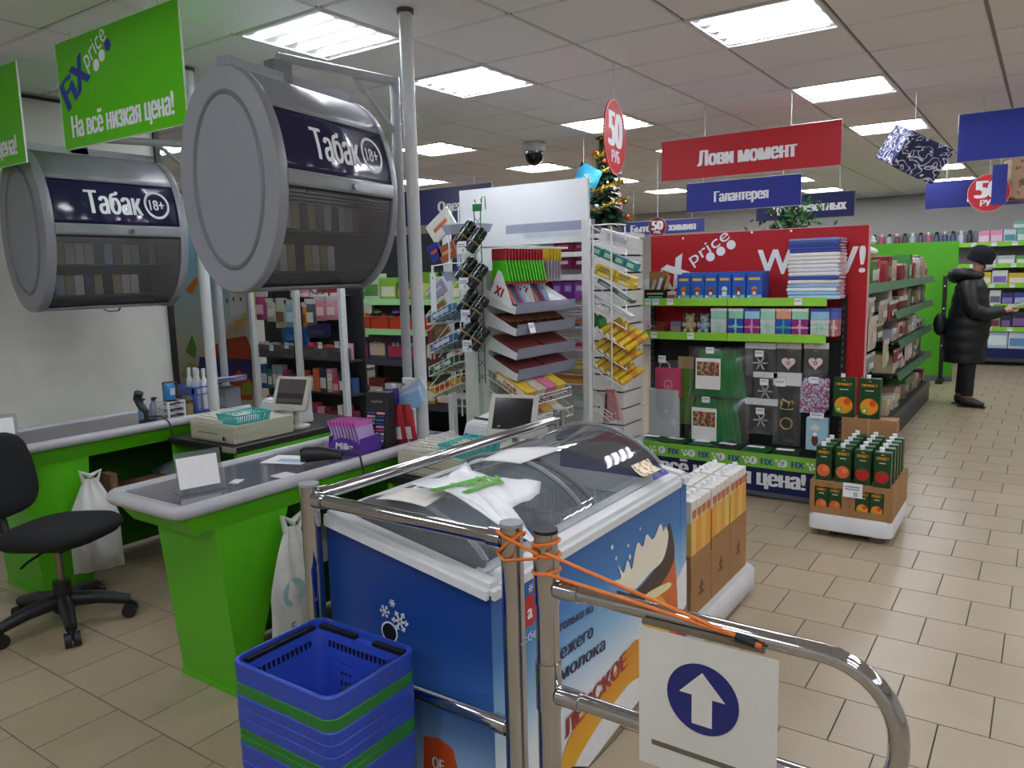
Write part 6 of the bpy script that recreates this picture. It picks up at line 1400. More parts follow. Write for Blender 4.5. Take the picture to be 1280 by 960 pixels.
# wire pocket panel right of the white post, goods lean to the right
wpn = thing('wire_pocket_panel', 'white wire pocket panel on the right side of the white post', 'display rack', (0, 0, 0)); VY = 4.30
def vp(u, v, y=VY): p = ony(u, v, y); return (p.x, p.y, p.z)
for u in (741, 764, 781):
    b = MB(); b.tube([vp(u, 283), vp(u+1, 484 if u < 770 else 300)], .005, 6); b.build('upright_wire', wm_, wpn)
b = MB(); b.tube([vp(738, 282), vp(765, 280), vp(782, 281)], .005, 6); b.build('top_wire', wm_, wpn); b = MB(); b.tube([vp(738, 484), vp(765, 484)], .005, 6); b.build('bottom_wire', wm_, wpn)
for k, v in enumerate((292, 317, 340, 364, 385, 410, 435, 460)):
    b = MB(); b.tube([vp(738, v), vp(752, v+8), vp(783, v+27)], .004, 5); b.tube([vp(738, v-10, VY+.12), vp(783, v+17, VY+.12)], .004, 5); b.tube([vp(783, v+27), vp(783, v+17, VY+.12), vp(785, v+8, VY+.12)], .004, 5); b.build('pocket_wire', wm_, wpn)
    b = MB(); 
def leanbox(u0, v0, u1, v1, hpx, c, lab, name='pocket_carton', c2=None, pieces=1, Y=VY+.05):
    a, e = ony(u0, v0, Y), ony(u1, v1, Y); d_ = e-a; L = d_.length
    for k in range(pieces):
        s0 = a+d_*(k/pieces); hh_ = hpx/230.; M = basis((0, 0, 0), d_, (0, 0, 1))
        t = thing(name, lab if pieces == 1 else lab+', %s from the top' % ORD[k], 'box', s0, 0, 'cartons in the wire pockets')
        b = MB(); b.box(.003, L/pieces-.003, 0, hh_, -.03, .03, M); b.build('carton', mat(c, .4), t, bevel=.003)
        if c2: patch(M @ Matrix.Translation((L/pieces/2, hh_/2, .0308)), L/pieces*.55, hh_*.5, mat(c2, .4), t)
leanbox(750, 300, 795, 313, 17, '#d8d8d8', 'white long carton in the top wire pocket', c2='#b8bac0')
leanbox(740, 316, 796, 340, 12, '#2f8c8c', 'teal carton in the second wire pocket', c2='#b8c8a8', pieces=4)
leanbox(744, 342, 794, 362, 7, '#d8b818', 'yellow carton in the third wire pocket, lower', c2='#e8dca0', pieces=2); leanbox(746, 335, 795, 354, 7, '#e0c020', 'yellow carton in the third wire pocket, upper', c2='#8a8468', pieces=2)
leanbox(748, 352, 792, 380, 6, '#54685c', 'grey green carton in the fourth wire pocket', c2='#a8b4b0', pieces=2); leanbox(744, 372, 790, 400, 6, '#c8ccd0', 'pale carton in the fifth wire pocket', c2='#e0e0e0')
for k, (u, v) in enumerate(((748, 387), (757, 390))):
    t = thing('white_jar', 'small white round jar in the wire pockets, %s' % ('left', 'right')[k], 'jar', vp(u, v, VY+.02)); b = MB(); b.cyl((0, 0, 0), (.0, .06, .02), .026, 16); b.build('jar', TAGW, t, smooth=1); b = MB(); b.cyl((0, -.012, -.004), (0, .0, 0), .028, 16); b.build('lid', WHITE, t, smooth=1)
for k, (u, v) in enumerate(((742, 400), (752, 402))):
    t = thing('green_sponge', 'green dotted sponge pack in the wire pockets, %s' % ('left', 'right')[k], 'sponge', vp(u, v, VY+.1)); b = MB(); b.ball((0, 0, 0), .045, 12, (.8, .5, 1.1)); b.build('sponge', spot_mat('m_sponge%d' % k, '#2a7a2c', '#3fae3c', 90, .3, .4, .5, 'voronoi'), t, smooth=1); b = MB(); b.ball((0, -.005, 0), .048, 10, (.85, .55, 1.12)); b.build('net', BLISTER, t, smooth=1)
for r_, (u0, v0, n_) in enumerate(((752, 415, 5), (744, 434, 5), (745, 457, 5))):
    for k in range(n_):
        u = u0+k*8.2; v = v0+k*5.2; p = Vector(vp(u, v, VY+.02)); t = thing('yellow_tube', 'yellow round tube in the wire pockets, %s row, %s' % (ORD[r_], ORD[k]), 'tube', p, 0, 'yellow tubes in the wire pockets')
        d_ = Vector((.09, .09, .075)); b = MB(); b.cyl((0, 0, 0), tuple(d_), .021, 14); b.build('tube', mat('#d8b41c', .35), t, smooth=1)
        b = MB(); b.cyl(tuple(-d_*.08), tuple(d_*.02), .0225, 14); b.build('cap', mat('#d8d4c0' if k < 3 else '#e8b808', .4), t, smooth=1); b = MB(); b.cyl(tuple(d_*.45), tuple(d_*.75), .0215, 14); b.build('orange_band', mat('#c88428', .4), t, smooth=1)
t = thing('pink_bag', 'pink dotted paper bag hanging below the wire pockets', 'gift bag', vp(766, 508, VY+.08)); b = MB(); b.hexa([(-.06, -.02, -.11), (.06, -.02, -.08), (.06, .02, -.08), (-.06, .02, -.11)], [(-.05, -.008, .11), (.02, -.008, .11), (.02, .008, .11), (-.05, .008, .11)]); b.build('bag', spot_mat('m_pinkbag', '#e0c8c8', '#c88a90', 90, .2, .3, .6, 'voronoi'), t); b = MB(); b.tube([(-.04, -.012, .08), (-.035, -.024, .0), (-.04, -.024, -.05)], .006, 5); b.build('cord', BLACK, t)
wtray(vp(745, 520)[2]-.03, VY, VY+.15, -2.42, -2.22, .12, wpn, .05)
# ================================================================ juice poster, cosmetics and toy shelves behind the registers
CY = 4.20
t = thing('juice_poster', 'tall poster with an orange juice jar left of the cosmetics shelf', 'poster', (0, 0, 0))
x0 = ony(214, 450, CY+.02).x-.25; x1 = ony(317, 450, CY+.02).x
b = MB(); b.box(x0, x1, CY+.02, CY+.045, .02, 2.1); bo = b.build('board', ramp_mat('m_poster', [(0, '#b8b49a'), (.45, '#c8c8b4'), (.75, '#a8c4c4'), (1, '#88b4c8')], 'Z', .5, 1.8, .4, 1.0), t)
def pp(pts, m, nm, d): 
    qq = [ony(278+(u-262)*.63 if u > 262 else u, v, CY+.02) for u, v in pts]; return poly(FY(0, CY+.02-d, 0), [(a.x, a.z) for a in qq], m, bo, nm)
pp([(260, 437), (266, 424), (310, 420), (318, 436), (322, 480), (255, 480)], mat('#a83a18', .35, var=.2, scale=20), 'printed_jar', .001)
pp([(268, 424), (272, 405), (306, 402), (309, 421)], mat('#b8a888', .35, var=.2), 'printed_jar_neck', .001)
pp([(280, 402), (302, 398), (308, 388), (308, 404)], mat('#d8982c', .4), 'printed_yellow_lid', .0015)
pp([(250, 446), (320, 449), (322, 480), (248, 462)], mat('#2b2a68', .35), 'printed_blue_band', .002)
pp([(282, 470), (295, 462), (322, 478), (322, 500), (283, 500)], mat('#b8441c', .4, var=.2), 'printed_orange', .0025)
pp([(300, 486), (306, 478), (318, 476), (324, 486), (320, 494), (302, 494)], mat('#8a9a2c', .4), 'printed_green_badge', .003); p = ony(308, 486, CY+.02); text('Jc', FY(p.x, CY+.0155, p.z), .03, BLACK, bo, bold=.04)
pp([(232, 440), (240, 418), (246, 436), (244, 448)], mat('#5a9a28', .4), 'printed_leaf', .001); pp([(226, 470), (236, 452), (252, 460), (258, 476)], mat('#a8b03c', .4), 'printed_leaf', .001)
pp([(232, 362), (246, 345), (248, 352), (240, 368)], mat('#d87a1c', .4), 'printed_fruit', .001)
pp([(322, 350), (327, 350), (333, 500), (328, 500)], mat('#c8b82c', .4), 'printed_yellow_edge', .001)
for u, v in ((284, 376), (292, 374), (301, 374)): p = ony(u, v, CY+.02); disc(FY(p.x, CY+.0185, p.z), .022, mat('#3a3a48', .4), bo, 'printed_bottle', 14, rx=.012)
pp([(276, 360), (310, 358), (312, 392), (278, 396)], mat('#d0d0cc', .4), 'printed_white_card', .0008)
# cosmetics shelf
cu = thing('cosmetics_shelf', 'cosmetics shelf unit with white posts behind the left register', 'shelf', (0, 0, 0))
cx0, cx1 = ony(316, 450, CY).x, ony(436, 450, CY).x
b = MB(); b.box(cx0-.02, cx1+.01, CY+.16, CY+.18, .02, 1.75); b.build('back_panel', mat('#26262a', .6), cu)
for u in (318.5, 373.5, 430):
    p = ony(u, 440, CY); b = MB(); b.box(p.x-.018, p.x+.018, CY-.02, CY+.03, 0, 1.78); b.build('post', RACKW, cu)
SH = [ony(390, v, CY).z for v in (449, 490, 531, 562)]
SH += [ony(390, 412, CY).z]
for z in SH[:4]+[.12]:
    b = MB(); b.box(cx0, cx1, CY+.03, CY+.16, z-.012, z); b.build('shelf_board', mat('#3a3a3e', .5), cu)
    if z == SH[0]: b = MB(); b.box(cx0, cx1, CY+.022, CY+.03, z-.01, z+.10); b.build('clear_front', clear_mat('m_shelffront', '#c8c8d0', .6, .2, .3, '#8a8488'), cu)
for u, v in ((337, 435), (356, 432), (398, 432), (419, 431), (410, 472)): p = ony(u, v, CY); price_tag(cu, FY(p.x, CY+.018, p.z), .05, .05)
random.seed(21)
pal = ['#c8406a', '#d8d0d4', '#e0a0b0', '#3a3a50', '#b8344c', '#d86a3c', '#e8e4e0', '#5a4a78', '#98a8b8', '#7a2c3c', '#d8b0b8', '#2f5a8a', '#e8d8c8', '#38885c']
pn = dict(zip(pal, ['pink', 'white', 'rose', 'navy', 'crimson', 'orange', 'ivory', 'violet', 'silver', 'maroon', 'blush', 'blue', 'cream', 'green']))
for si, z in enumerate(SH[:4]+[.12]):
    x = cx0+.03; k = 0
    while x < cx1-.07:
        w_ = random.uniform(.05, .085); h_ = random.uniform(.11, .20) if si else random.uniform(.09, .13); c = random.choice(pal)
        if any(abs(x+w_/2-ony(u, 440, CY).x) < .0 for u in (341, 398, 440)): pass
        pbox('cosmetics_box', '%s cosmetics box on the %s cosmetics shelf, %s from the poster' % (pn[c], ('highest', 'second highest', 'middle', 'second lowest', 'lowest')[si], (ORD+['last'])[min(k, 18)]), 'cosmetics', x, x+w_, CY+.05, CY+.12, z, z+h_, c, band=random.choice(pal), group='boxes on the cosmetics shelf'); x += w_+.008; k += 1
# hanging cosmetics above
hc = [(313, 366, 333, 400, '#b84a80', 'pink eyelash curler pack'), (333, 374, 344, 402, '#c4ccb8', 'pale green stencil card'), (344, 374, 357, 410, '#b8c4a8', 'green and white card with faces'), (357, 376, 369, 410, '#8fc0d8', 'light blue brush pack'), (378, 379, 382.5, 410, '#d8882c', 'orange strip pack'), (382.5, 375, 393.5, 411, '#5a5a60', 'grey flower sticker pack'), (394, 371, 407, 401, '#d88aa0', 'pink phone case pack'), (407.5, 371, 421, 400, '#e09cac', 'light pink case pack'), (352, 409, 385, 430, '#2c5a98', 'blue folded cap'), (381, 405, 412, 422, '#1f2450', 'dark navy pouch')]
for k, (u0, v0, u1, v1, c, lab) in enumerate(hc):
    x0, x1, z0, z1 = q(u0, v0, u1, v1, CY+.05); hpack('hanging_pack', lab+' hanging in the cosmetics shelf', 'cosmetics', c=((x0+x1)/2, CY+.06, (z0+z1)/2), w=x1-x0, h=z1-z0, th=.03, hexc=c, header=None if k > 7 else '#d8d4d4', art=(['#e8c8d4', '#e8e8e0', '#8a6a50', '#d8ecf4', '#8a4a1c', '#d8d8d8', '#f4d8dc', '#f0dcd8', '#4a78b8', '#3a3a60'][k], .6, .35, -.1))
    b = MB(); p = ((x0+x1)/2, CY+.06, z1-.01); b.tube([p, (p[0], CY+.16, p[2]+.01)], .003, 5); b.build('peg_hook', STEEL, cu)
for k, (u0, u1, c, lab) in enumerate(((358, 382, '#d890a0', 'pink and white header sign'), (383, 391, '#e0d8d8', 'small white header card'), (391, 406, '#a82c34', 'red header pack left'), (407, 421, '#b0303c', 'red header pack right'))):
    x0, x1, z0, z1 = q(u0, 362, u1, 372, CY+.02); pbox('header_card', lab+' above the cosmetics shelf', 'card', x0, x1, CY+.06, CY+.075, z0, z1, c, band='#f0e0e4')
    b = MB(); b.box(x0, x1, CY+.075, CY+.16, z0+.01, z0+.016); b.build('card_bracket', STEEL, cu)
# hanging blister on the white post
p = ony(378, 497, 4.1755); t = thing('pad_pack', 'white card pack with turquoise pads hung on the white post', 'blister pack', p); W = .2; 
b = MB(); b.box(-.11, .11, -.004, .004, -.13, .12); b.build('card', PAPER, t, bevel=.003); ring(FY(-.04, -.005, .03), .022, .032, mat('#8fc8cc', .4), t); poly(FY(.04, -.005, .04), [(-.03, -.05), (.035, -.04), (.03, .06), (-.02, .05)], mat('#58b8b4', .3), t, 'turquoise_pad'); ring(FY(-.05, -.005, -.07), .010, .017, mat('#5a5a98', .4), t); b = MB(); b.box(-.11, .11, -.012, -.005, -.13, .12, Matrix.Translation((.012, .0, .0))); b.build('clear_cover', BLISTER, t)
# toy shelf
TY = 5.2
ts = thing('toy_shelf', 'toy shelf with green price rails and red bins behind the poles', 'shelf', (0, 0, 0)); tx0, tx1 = ony(430, 400, TY).x, -3.62
b = MB(); b.box(tx0, tx1, TY+.45, TY+.48, .02, 2.0); b.build('back_panel', mat('#232326', .6), ts)
tz = [ony(470, v, TY).z for v in (375, 412, 450, 500)]
for k, z in enumerate(tz+[.15]):
    b = MB(); b.box(tx0, tx1, TY+.01, TY+.45, z-.012, z); b.build('shelf_board', mat('#c8d0c8', .4) if k < 2 else mat('#2a2a2c', .5), ts)
    b = MB(); b.hexa([(tx0, TY-.02, z-.045), (tx1, TY-.02, z-.045), (tx1, TY-.012, z-.045), (tx0, TY-.012, z-.045)], [(tx0, TY, z+.008), (tx1, TY, z+.008), (tx1, TY+.01, z+.008), (tx0, TY+.01, z+.008)]); b.build('price_rail', mat('#8ac87c', .4) if k < 2 else mat('#2c2c30', .5), ts)
p = ony(455, 490, TY); text('цена', FY(p.x, TY-.03, p.z), .11, TAGW, ts, w=.35, bold=.04)
for x in (tx0, tx1): b = MB(); b.box(x-.02, x+.02, TY+.4, TY+.45, 0, 2.0); b.build('upright', BLACK, ts)
for k in range(4):
    xa = ony(438, 395, TY).x+k*.235; t = thing('toy_bin', 'red plastic bin of capsule toys on the toy shelf, %s from the poster side' % ORD[k], 'bin', (xa, TY+.03, tz[1]), 0, 'red bins on the toy shelf'); rm = mat('#c8401c', .35)
    for nm, qd in (('front', (0, .22, 0, .004)), ('back', (0, .22, .2, .204)), ('side', (0, .004, .004, .2)), ('side', (.216, .22, .004, .2)), ('bottom', (.004, .216, .004, .2))):
        b = MB(); b.box(qd[0], qd[1], qd[2], qd[3], 0, .004 if nm == 'bottom' else .115); b.build(nm, rm, t)
    b = MB(); b.tube([(-.004, -.004, .115), (.224, -.004, .115), (.224, .208, .115), (-.004, .208, .115)], .006, 6, True); b.build('rim', rm, t)
    for j in range(5):
        c = ['#4aa02c', '#8a3a9c', '#d8c040', '#c84a3c', '#3a88c8'][(j+k) % 5]; o_ = thing('toy_ball', '%s capsule ball in the %s red bin of the toy shelf' % (['green', 'purple', 'yellow', 'red', 'blue'][(j+k) % 5], ORD[k]), 'toy', (xa+.05+.04*(j % 4), TY+.08+.05*(j % 2), tz[1]+.07+.045*(j//2)), 0, 'capsule toys')
        b = MB(); b.ball((0, 0, 0), .036, 12); b.build('ball', mat(c, .25), o_, smooth=1); b = MB(); b.tube([(.037*math.cos(a), .037*math.sin(a), 0) for a in [2*PI*i/16 for i in range(16)]], .004, 5, True); b.build('seam', TAGW, o_)
def toyrow(z, h0, h1, cols_, lab, n_, x_a, x_b, grp):
    for k in range(n_):
        w_ = (x_b-x_a)/n_; c, c2, cn = cols_[k % len(cols_)]; pbox('toy_carton', '%s %s, %s from the poster side' % (cn, lab, ORD[k]), 'toy', x_a+k*w_+.006, x_a+(k+1)*w_-.006, TY+.05, TY+.16, z, z+h0+(h1-h0)*((k*5) % 3)/2, c, band=c2, group=grp)
toyrow(tz[0], .16, .24, [('#6a9a2c', '#c8d86a', 'green'), ('#b8c8b0', '#5a8a3c', 'pale green'), ('#8ab83c', '#e0e0c0', 'lime'), ('#4a7a2c', '#d8a83c', 'dark green')], 'toy carton on the top toy shelf', 9, tx0+.02, tx1-.02, 'cartons on the top toy shelf')
toyrow(tz[2], .2, .26, [('#3a4a88', '#c84a5c', 'blue face'), ('#5a4a50', '#d8c0a0', 'brown face'), ('#4a3a6a', '#b83a4c', 'violet face')], 'toy pack below the red bins', 8, tx0+.02, tx1-.02, 'packs below the red bins')
for k in range(8):
    w_ = (tx1-tx0-.04)/8; xc = tx0+.02+(k+.5)*w_
    for sx in (-.025, .025): 
        p_ = FY(xc+sx, TY+.0485, tz[2]+.15); disc(p_, .018, TAGW, ts, 'printed_eye', 14); disc(p_ @ Matrix.Translation((0, 0, .0008)), .008, BLACK, ts, 'printed_pupil', 10)
toyrow(tz[3], .12, .2, [('#a88a3c', '#e0d8b0', 'yellow'), ('#7a2c2c', '#d8c8b8', 'red'), ('#c8c8c0', '#5a5a60', 'white'), ('#2c4a6a', '#c0c8d0', 'blue')], 'carton on the lower toy shelf', 9, tx0+.02, tx1-.02, 'cartons on the lower toy shelf')
t = thing('green_leek_bundle', 'bundle of green striped paper straws left on the top toy shelf', 'toy', (ony(446, 372, TY+.08).x, TY+.03, tz[0]+.026))
for k in range(9): b = MB(); b.tube([(-.02+k*.006, 0, -.02), (-.02+k*.016, 0, .05), (k*.022, 0, .08-.004*k)], .006, 5); b.build('straw', mat('#8ab0a0' if k % 2 else '#4a7a60', .5), t)

# ================================================================ hanging signs
WTX = mat('#e4e4e8', .4)
def hsign(name, label, x0, x1, y, z0, z1, m, txt, th, tw, tx=None, wx=None, ztop=ZC, tcol=WTX, group=None):
    t = thing(name, label, 'sign', ((x0+x1)/2, y, z0), 0, group); W = x1-x0; H = z1-z0
    b = MB(); b.box(-W/2, W/2, 0, .008, 0, H); p = b.build('panel', m, t)
    b = MB(); b.tube([(-W/2, .004, 0), (W/2, .004, 0), (W/2, .004, H), (-W/2, .004, H)], .005, 4, True); b.build('edge_trim', mat('#b8b0b8', .4), t)
    if txt: text(txt, FY(((tx if tx is not None else (x0+x1)/2)-(x0+x1)/2), -.002, H*.48), th, tcol, p, w=tw, bold=.075)
    wires(t, [v-(x0+x1)/2 for v in (wx or (x0+W*.15, x1-W*.15))], .004, H, ztop-z0, .004); return t
a, c = ony(827, 229, 5.67), ony(1053, 149, 5.67)
hsign('hanging_sign', 'wide red hanging sign with white lettering above the promotion shelf', a.x, c.x, 5.67, a.z+.01, c.z, RED, 'Лови момент', .11, .72, ony(932, 192, 5.67).x, (ony(881, 150, 5.67).x, ony(989, 140, 5.67).x))
a2, c2 = ony(858, 266, 5.67), ony(1002, 217, 5.67)
hsign('hanging_sign', 'blue hanging sign below the red one', a2.x, c2.x, 5.67, a2.z, c2.z, mat('#27308a', .5, spec=.3), 'Галантерея', .075, .40, ony(926, 240, 5.67).x, None, a.z+.008)
b = MB(); p = ony(914, 278, 5.67)
Y = 9.0; a, c = ony(945, 277, Y), ony(1069, 238, Y); hsign('hanging_sign', 'dark blue hanging sign behind the red and blue pair', a.x, c.x, Y, a.z, c.z, NAVY, 'Для животных', .10, .80, ony(1010, 254, Y).x)
Y = 11.0; a, c = ony(803, 292, Y), ony(881, 272, Y); hsign('hanging_sign', 'small distant blue hanging sign behind the dark red 50 disc', a.x-.35, c.x, Y, a.z-.02, c.z, mat('#333f98', .4), 'Бытовая химия', .11, 1.05, ony(828, 282, Y).x)
Y = 7.4; a, c = ony(480, 291, Y), ony(606, 229, Y); hsign('hanging_sign', 'dark blue hanging sign partly behind the white header board', a.x, c.x+.1, Y, ony(606, 276, Y).z-.0, c.z, mat('#2a2d66', .4), 'Одежда', .12, .62, ony(572, 252, Y).x)
Y = 6.82; a, c = ony(1196, 203, Y), ony(1280, 134, Y); hsign('hanging_sign', 'blue hanging sign cut off by the right edge of photo', a.x, a.x+1.0, Y, a.z, c.z, mat('#26328e', .5, spec=.3), 'П', .12, .09, ony(1292, 165, Y).x)
Y = 10.0; a, c = ony(1156, 262, Y), ony(1280, 219, Y); hsign('hanging_sign', 'dark blue hanging sign behind the red 5 rouble disc', a.x, a.x+1.35, Y, a.z, c.z, mat('#1c236a', .5, spec=.3), 'Д', .12, .10, ony(1216, 240, Y).x)
# round price discs
def pdisc(c, r, ang, label, m, big, rx=None, ztop=ZC, th=.008):
    t = thing('price_disc', label, 'sign', c); R = Matrix.Rotation(ang, 4, 'Z') @ FY(0, 0, 0)
    d_ = disc(R, r, m, t, 'disc', 40, d=th); ring(R @ Matrix.Translation((0, 0, th)), r*.965, r, mat('#e0a8a0', .4), d_, 'edge_ring', 40)
    text(big, R @ Matrix.Translation((0, r*.22, th+.001)), r*.95, TAGW, d_, w=r*1.35, bold=.08); text('РУБ', R @ Matrix.Translation((0, -r*.52, th+.001)), r*.32, TAGW, d_, w=r*.75, bold=.06)
    b = MB(); b.tube([(0, 0, r), (0, 0, ztop-c[2])], .0025, 5); b.build('string', mat('#c8c8c8', .4), t)
RD = mat('#cc2c30', .35)
pdisc((-2.152, 4.22, 2.38), .213, math.radians(100), 'red round price disc reading 50 hanging nearest, before the Christmas tree', RD, '50')
p = ony(768, 255, 7.3); pdisc((p.x, 7.3, p.z), .22, math.radians(98), 'red price disc mostly hidden behind the Christmas tree', RD, '50')
p = ony(822, 284, 8.0); pdisc((p.x, 8.0, p.z), .105, 0, 'small dark red price disc reading 50 over the distant blue sign', mat('#7c1c28', .4), '50')
p = ony(1236, 241, 8.2); pdisc((p.x, 8.2, p.z), .165, 0, 'red price disc reading 50 roubles at the far right', RD, '50')
p0 = ony(1250, 231, 8.0); t = thing('blue_strip', 'blue hanging card in front of the red disc at the right', 'sign', p0); b = MB(); b.box(-.06, .05, 0, .006, -.17, .17); b.build('card', mat('#2a3a98', .4), t); b = MB(); b.tube([(0, .003, .17), (0, .003, ZC-p0.z)], .0025, 5); b.build('string', mat('#c8c8c8', .4), t)
# hanging gift boxes
GP = spot_mat('m_giftpaper', '#1c2350', '#e4e6ee', 11, .40, .43, .4, 'noise', '#1c2350'); GP.node_tree.nodes['Noise Texture'].inputs['Distortion'].default_value = 2.5; GP.node_tree.nodes['Noise Texture'].inputs['Detail'].default_value = 0
GP.node_tree.nodes['Color Ramp'].color_ramp.elements[2].position = .545
def gift(c, sx, sy, sz, M, m, label, ztop):
    t = thing('hanging_gift_box', label, 'gift box', c)
    b = MB(); b.box(-sx/2, sx/2, -sy/2, sy/2, -sz/2, sz/2, M); b.build('wrapped_box', m, t, bevel=.008)
    b = MB(); b.box(-sx*.2, sx*.2, -sy*.51, sy*.51, -sz*.52, -sz*.48, M); b.build('paper_fold', m, t)
    b = MB(); b.tube([(0, 0, sz*.4), (0, 0, ztop-c[2])], .003, 5); b.build('string', mat('#c8c8c8', .4), t)
gift((-.835, 6.23, 2.365), .34, .31, .25, Matrix.Rotation(math.radians(38), 4, 'Z') @ Matrix.Rotation(math.radians(24), 4, 'Y') @ Matrix.Rotation(math.radians(20), 4, 'X'), GP, 'hanging gift box in navy and white scroll paper', ZC)
def swirl(M, w, h, par):
    random.seed(5)
    for k in range(16):
        x, y = random.uniform(-w*.42, w*.42), random.uniform(-h*.42, h*.42); a0 = random.uniform(0, 6.28)
        P = [(x+(.012+.005*i*.5)*math.cos(a0+i*.45), y+(.012+.005*i*.5)*math.sin(a0+i*.45), 0) for i in range(12)]
        b = MB(); b.tube([tuple(M @ Vector(q_)) for q_ in P], .003, 4); b.build('printed_scroll', TAGW, par)
p = ony(1272, 225, 8.4); gift((p.x+.12, 8.4, p.z), .42, .25, .36, Matrix.Rotation(.3, 4, 'Z'), spot_mat('m_kraftgift', '#a08468', '#6a4030', 14, .55, .6, .6), 'hanging gift box in beige patterned paper at the right edge', ZC)
# dome camera
t = thing('dome_camera', 'black and white dome security camera on the ceiling', 'camera', (-3.99, 6.21, ZC)); b = MB(); b.lathe([(.105, 0), (.105, -.07), (.095, -.085)], 24); b.build('housing', mat('#b8b4b0', .4), t, smooth=1); b = MB(); b.lathe([(.085, -.08), (.085, -.13), (.07, -.17), (.04, -.20), (.001, -.215)], 24); b.build('dome', mat('#0e0e10', .08), t, smooth=1)
# Christmas tree, hung from the ceiling
random.seed(11)
t = thing('christmas_tree', 'small hanging Christmas tree with gold tinsel behind the red 50 disc', 'christmas tree', (-3.37, 6.43, 2.0)); TH = .86
b = MB(); b.tube([(0, 0, 0), (0, 0, TH)], [.018, .006], 6); b.build('trunk', mat('#3a2c20', .8), t)
b = MB()
for k in range(420):
    z = random.random()**1.2*TH*.96; r = .21*(1-z/TH)+.03; a = random.uniform(0, 6.283); c_, s_ = math.cos(a), math.sin(a); l = r*random.uniform(.7, 1.1)
    base = Vector((0, 0, z+.05)); tip = Vector((c_*l, s_*l, z+random.uniform(-.03, .03))); d_ = tip-base; n1 = Vector((-s_, c_, 0))*.022
    mid = base+d_*.6
    b.add([tuple(base), tuple(mid+n1), tuple(tip), tuple(mid-n1), tuple(mid+Vector((0, 0, .018)))], [(0, 1, 4), (1, 2, 4), (2, 3, 4), (3, 0, 4)])
b.build('needle_branches', mat('#153820', .7, var=.2), t, fix=False)
for k in range(5):
    P = [((.20*(1-(z_/TH))+.045)*math.cos(a), (.20*(1-(z_/TH))+.045)*math.sin(a), z_+.02*math.sin(a*2.3)) for a, z_ in [(6.283*i/24, .06+k*.16+.16*i/24) for i in range(25)]]
    b = MB(); 
    for i in range(24):
        for j in range(16):
            p = Vector(P[i]).lerp(Vector(P[i+1]), random.random()); v = Vector((random.uniform(-1, 1), random.uniform(-1, 1), random.uniform(-1, 1))).normalized()*.042; n1 = v.orthogonal().normalized()*.006
            b.add([tuple(p-n1), tuple(p+n1), tuple(p+v)], [(0, 1, 2)])
    b.tube(P, .007, 5); b.build('gold_tinsel', mat('#a8903c', .25, .7), t, fix=False)
for k in range(14):
    z = .08+k*.05; a = k*2.4; r = .19*(1-z/TH)+.05; b = MB(); b.ball((r*math.cos(a), r*math.sin(a), z), .02, 10); b.build('bauble', mat(['#b82c24', '#c8502c', '#a8c4d0'][k % 3], .2), t, smooth=1)
b = MB(); b.tube([(0, 0, TH), (0, 0, ZC-2.0)], .003, 5); b.build('string', mat('#888888', .4), t)
p = ony(730, 232, 6.3); t = thing('foil_pack', 'shiny blue foil gift pack hanging left of the Christmas tree', 'gift', p); b = MB(); pillow(b, .24, .36, .1, FY(0, 0, 0) @ Matrix.Rotation(-.5, 4, 'Z')); b.build('foil', mat('#4ab8e0', .15, .3, bump=.8, scale=25), t, smooth=1); b = MB(); b.tube([(0, 0, .12), (0, 0, ZC-p.z)], .003, 5); b.build('string', mat('#c8c8c8', .4), t); flake(FY(.06, -.055, .06), .04, t)
# potted bush on top of the red board's shelf behind
t = thing('artificial_bush', 'green artificial bush behind the top of the red board', 'plant', (-1.78, 6.6, 1.62)); b = MB(); b.lathe([(.09, 0), (.12, .16)], 16); b.build('pot', mat('#6a4a38', .7), t)
b = MB()
for k in range(320):
    a = random.uniform(0, 6.28); r = abs(random.gauss(0, .11)); z = .18+random.random()*.34; p = Vector((r*math.cos(a)*1.4, r*math.sin(a), z)); v = Vector((random.uniform(-1, 1), random.uniform(-1, 1), random.uniform(-.2, 1))).normalized(); n1 = v.orthogonal().normalized()
    b.add([tuple(p), tuple(p+v*.03+n1*.016), tuple(p+v*.065), tuple(p+v*.03-n1*.016)], [(0, 1, 2, 3)])
o = b.build('foliage', mat('#2c6a2c', .6, var=.25), t, fix=False)
for k in range(5): b = MB(); b.tube([(0, 0, .15), (random.uniform(-.15, .15), random.uniform(-.1, .1), .45)], .006, 5); b.build('stem', mat('#4a3a28', .8), t)
b = MB(); b.box(-2.5, -1.2, 6.35, 6.85, 0, 1.615); o = b.build('rear_shelf_block', mat('#5a5a60', .6)); bpy.data.objects.remove(o)
rs = thing('rear_shelf', 'shelf unit standing behind the red board, carrying the bush', 'shelf', (-2.5, 6.35, 0))
for z in (.1, .5, .9, 1.25, 1.6): b = MB(); b.box(0, .94, 0, .5, z, z+.018); b.build('shelf_board', mat('#88888c', .5), rs)
for x in (0, .91): b = MB(); b.box(x, x+.03, .2, .3, 0, 1.62); b.build('upright', BLACK, rs)

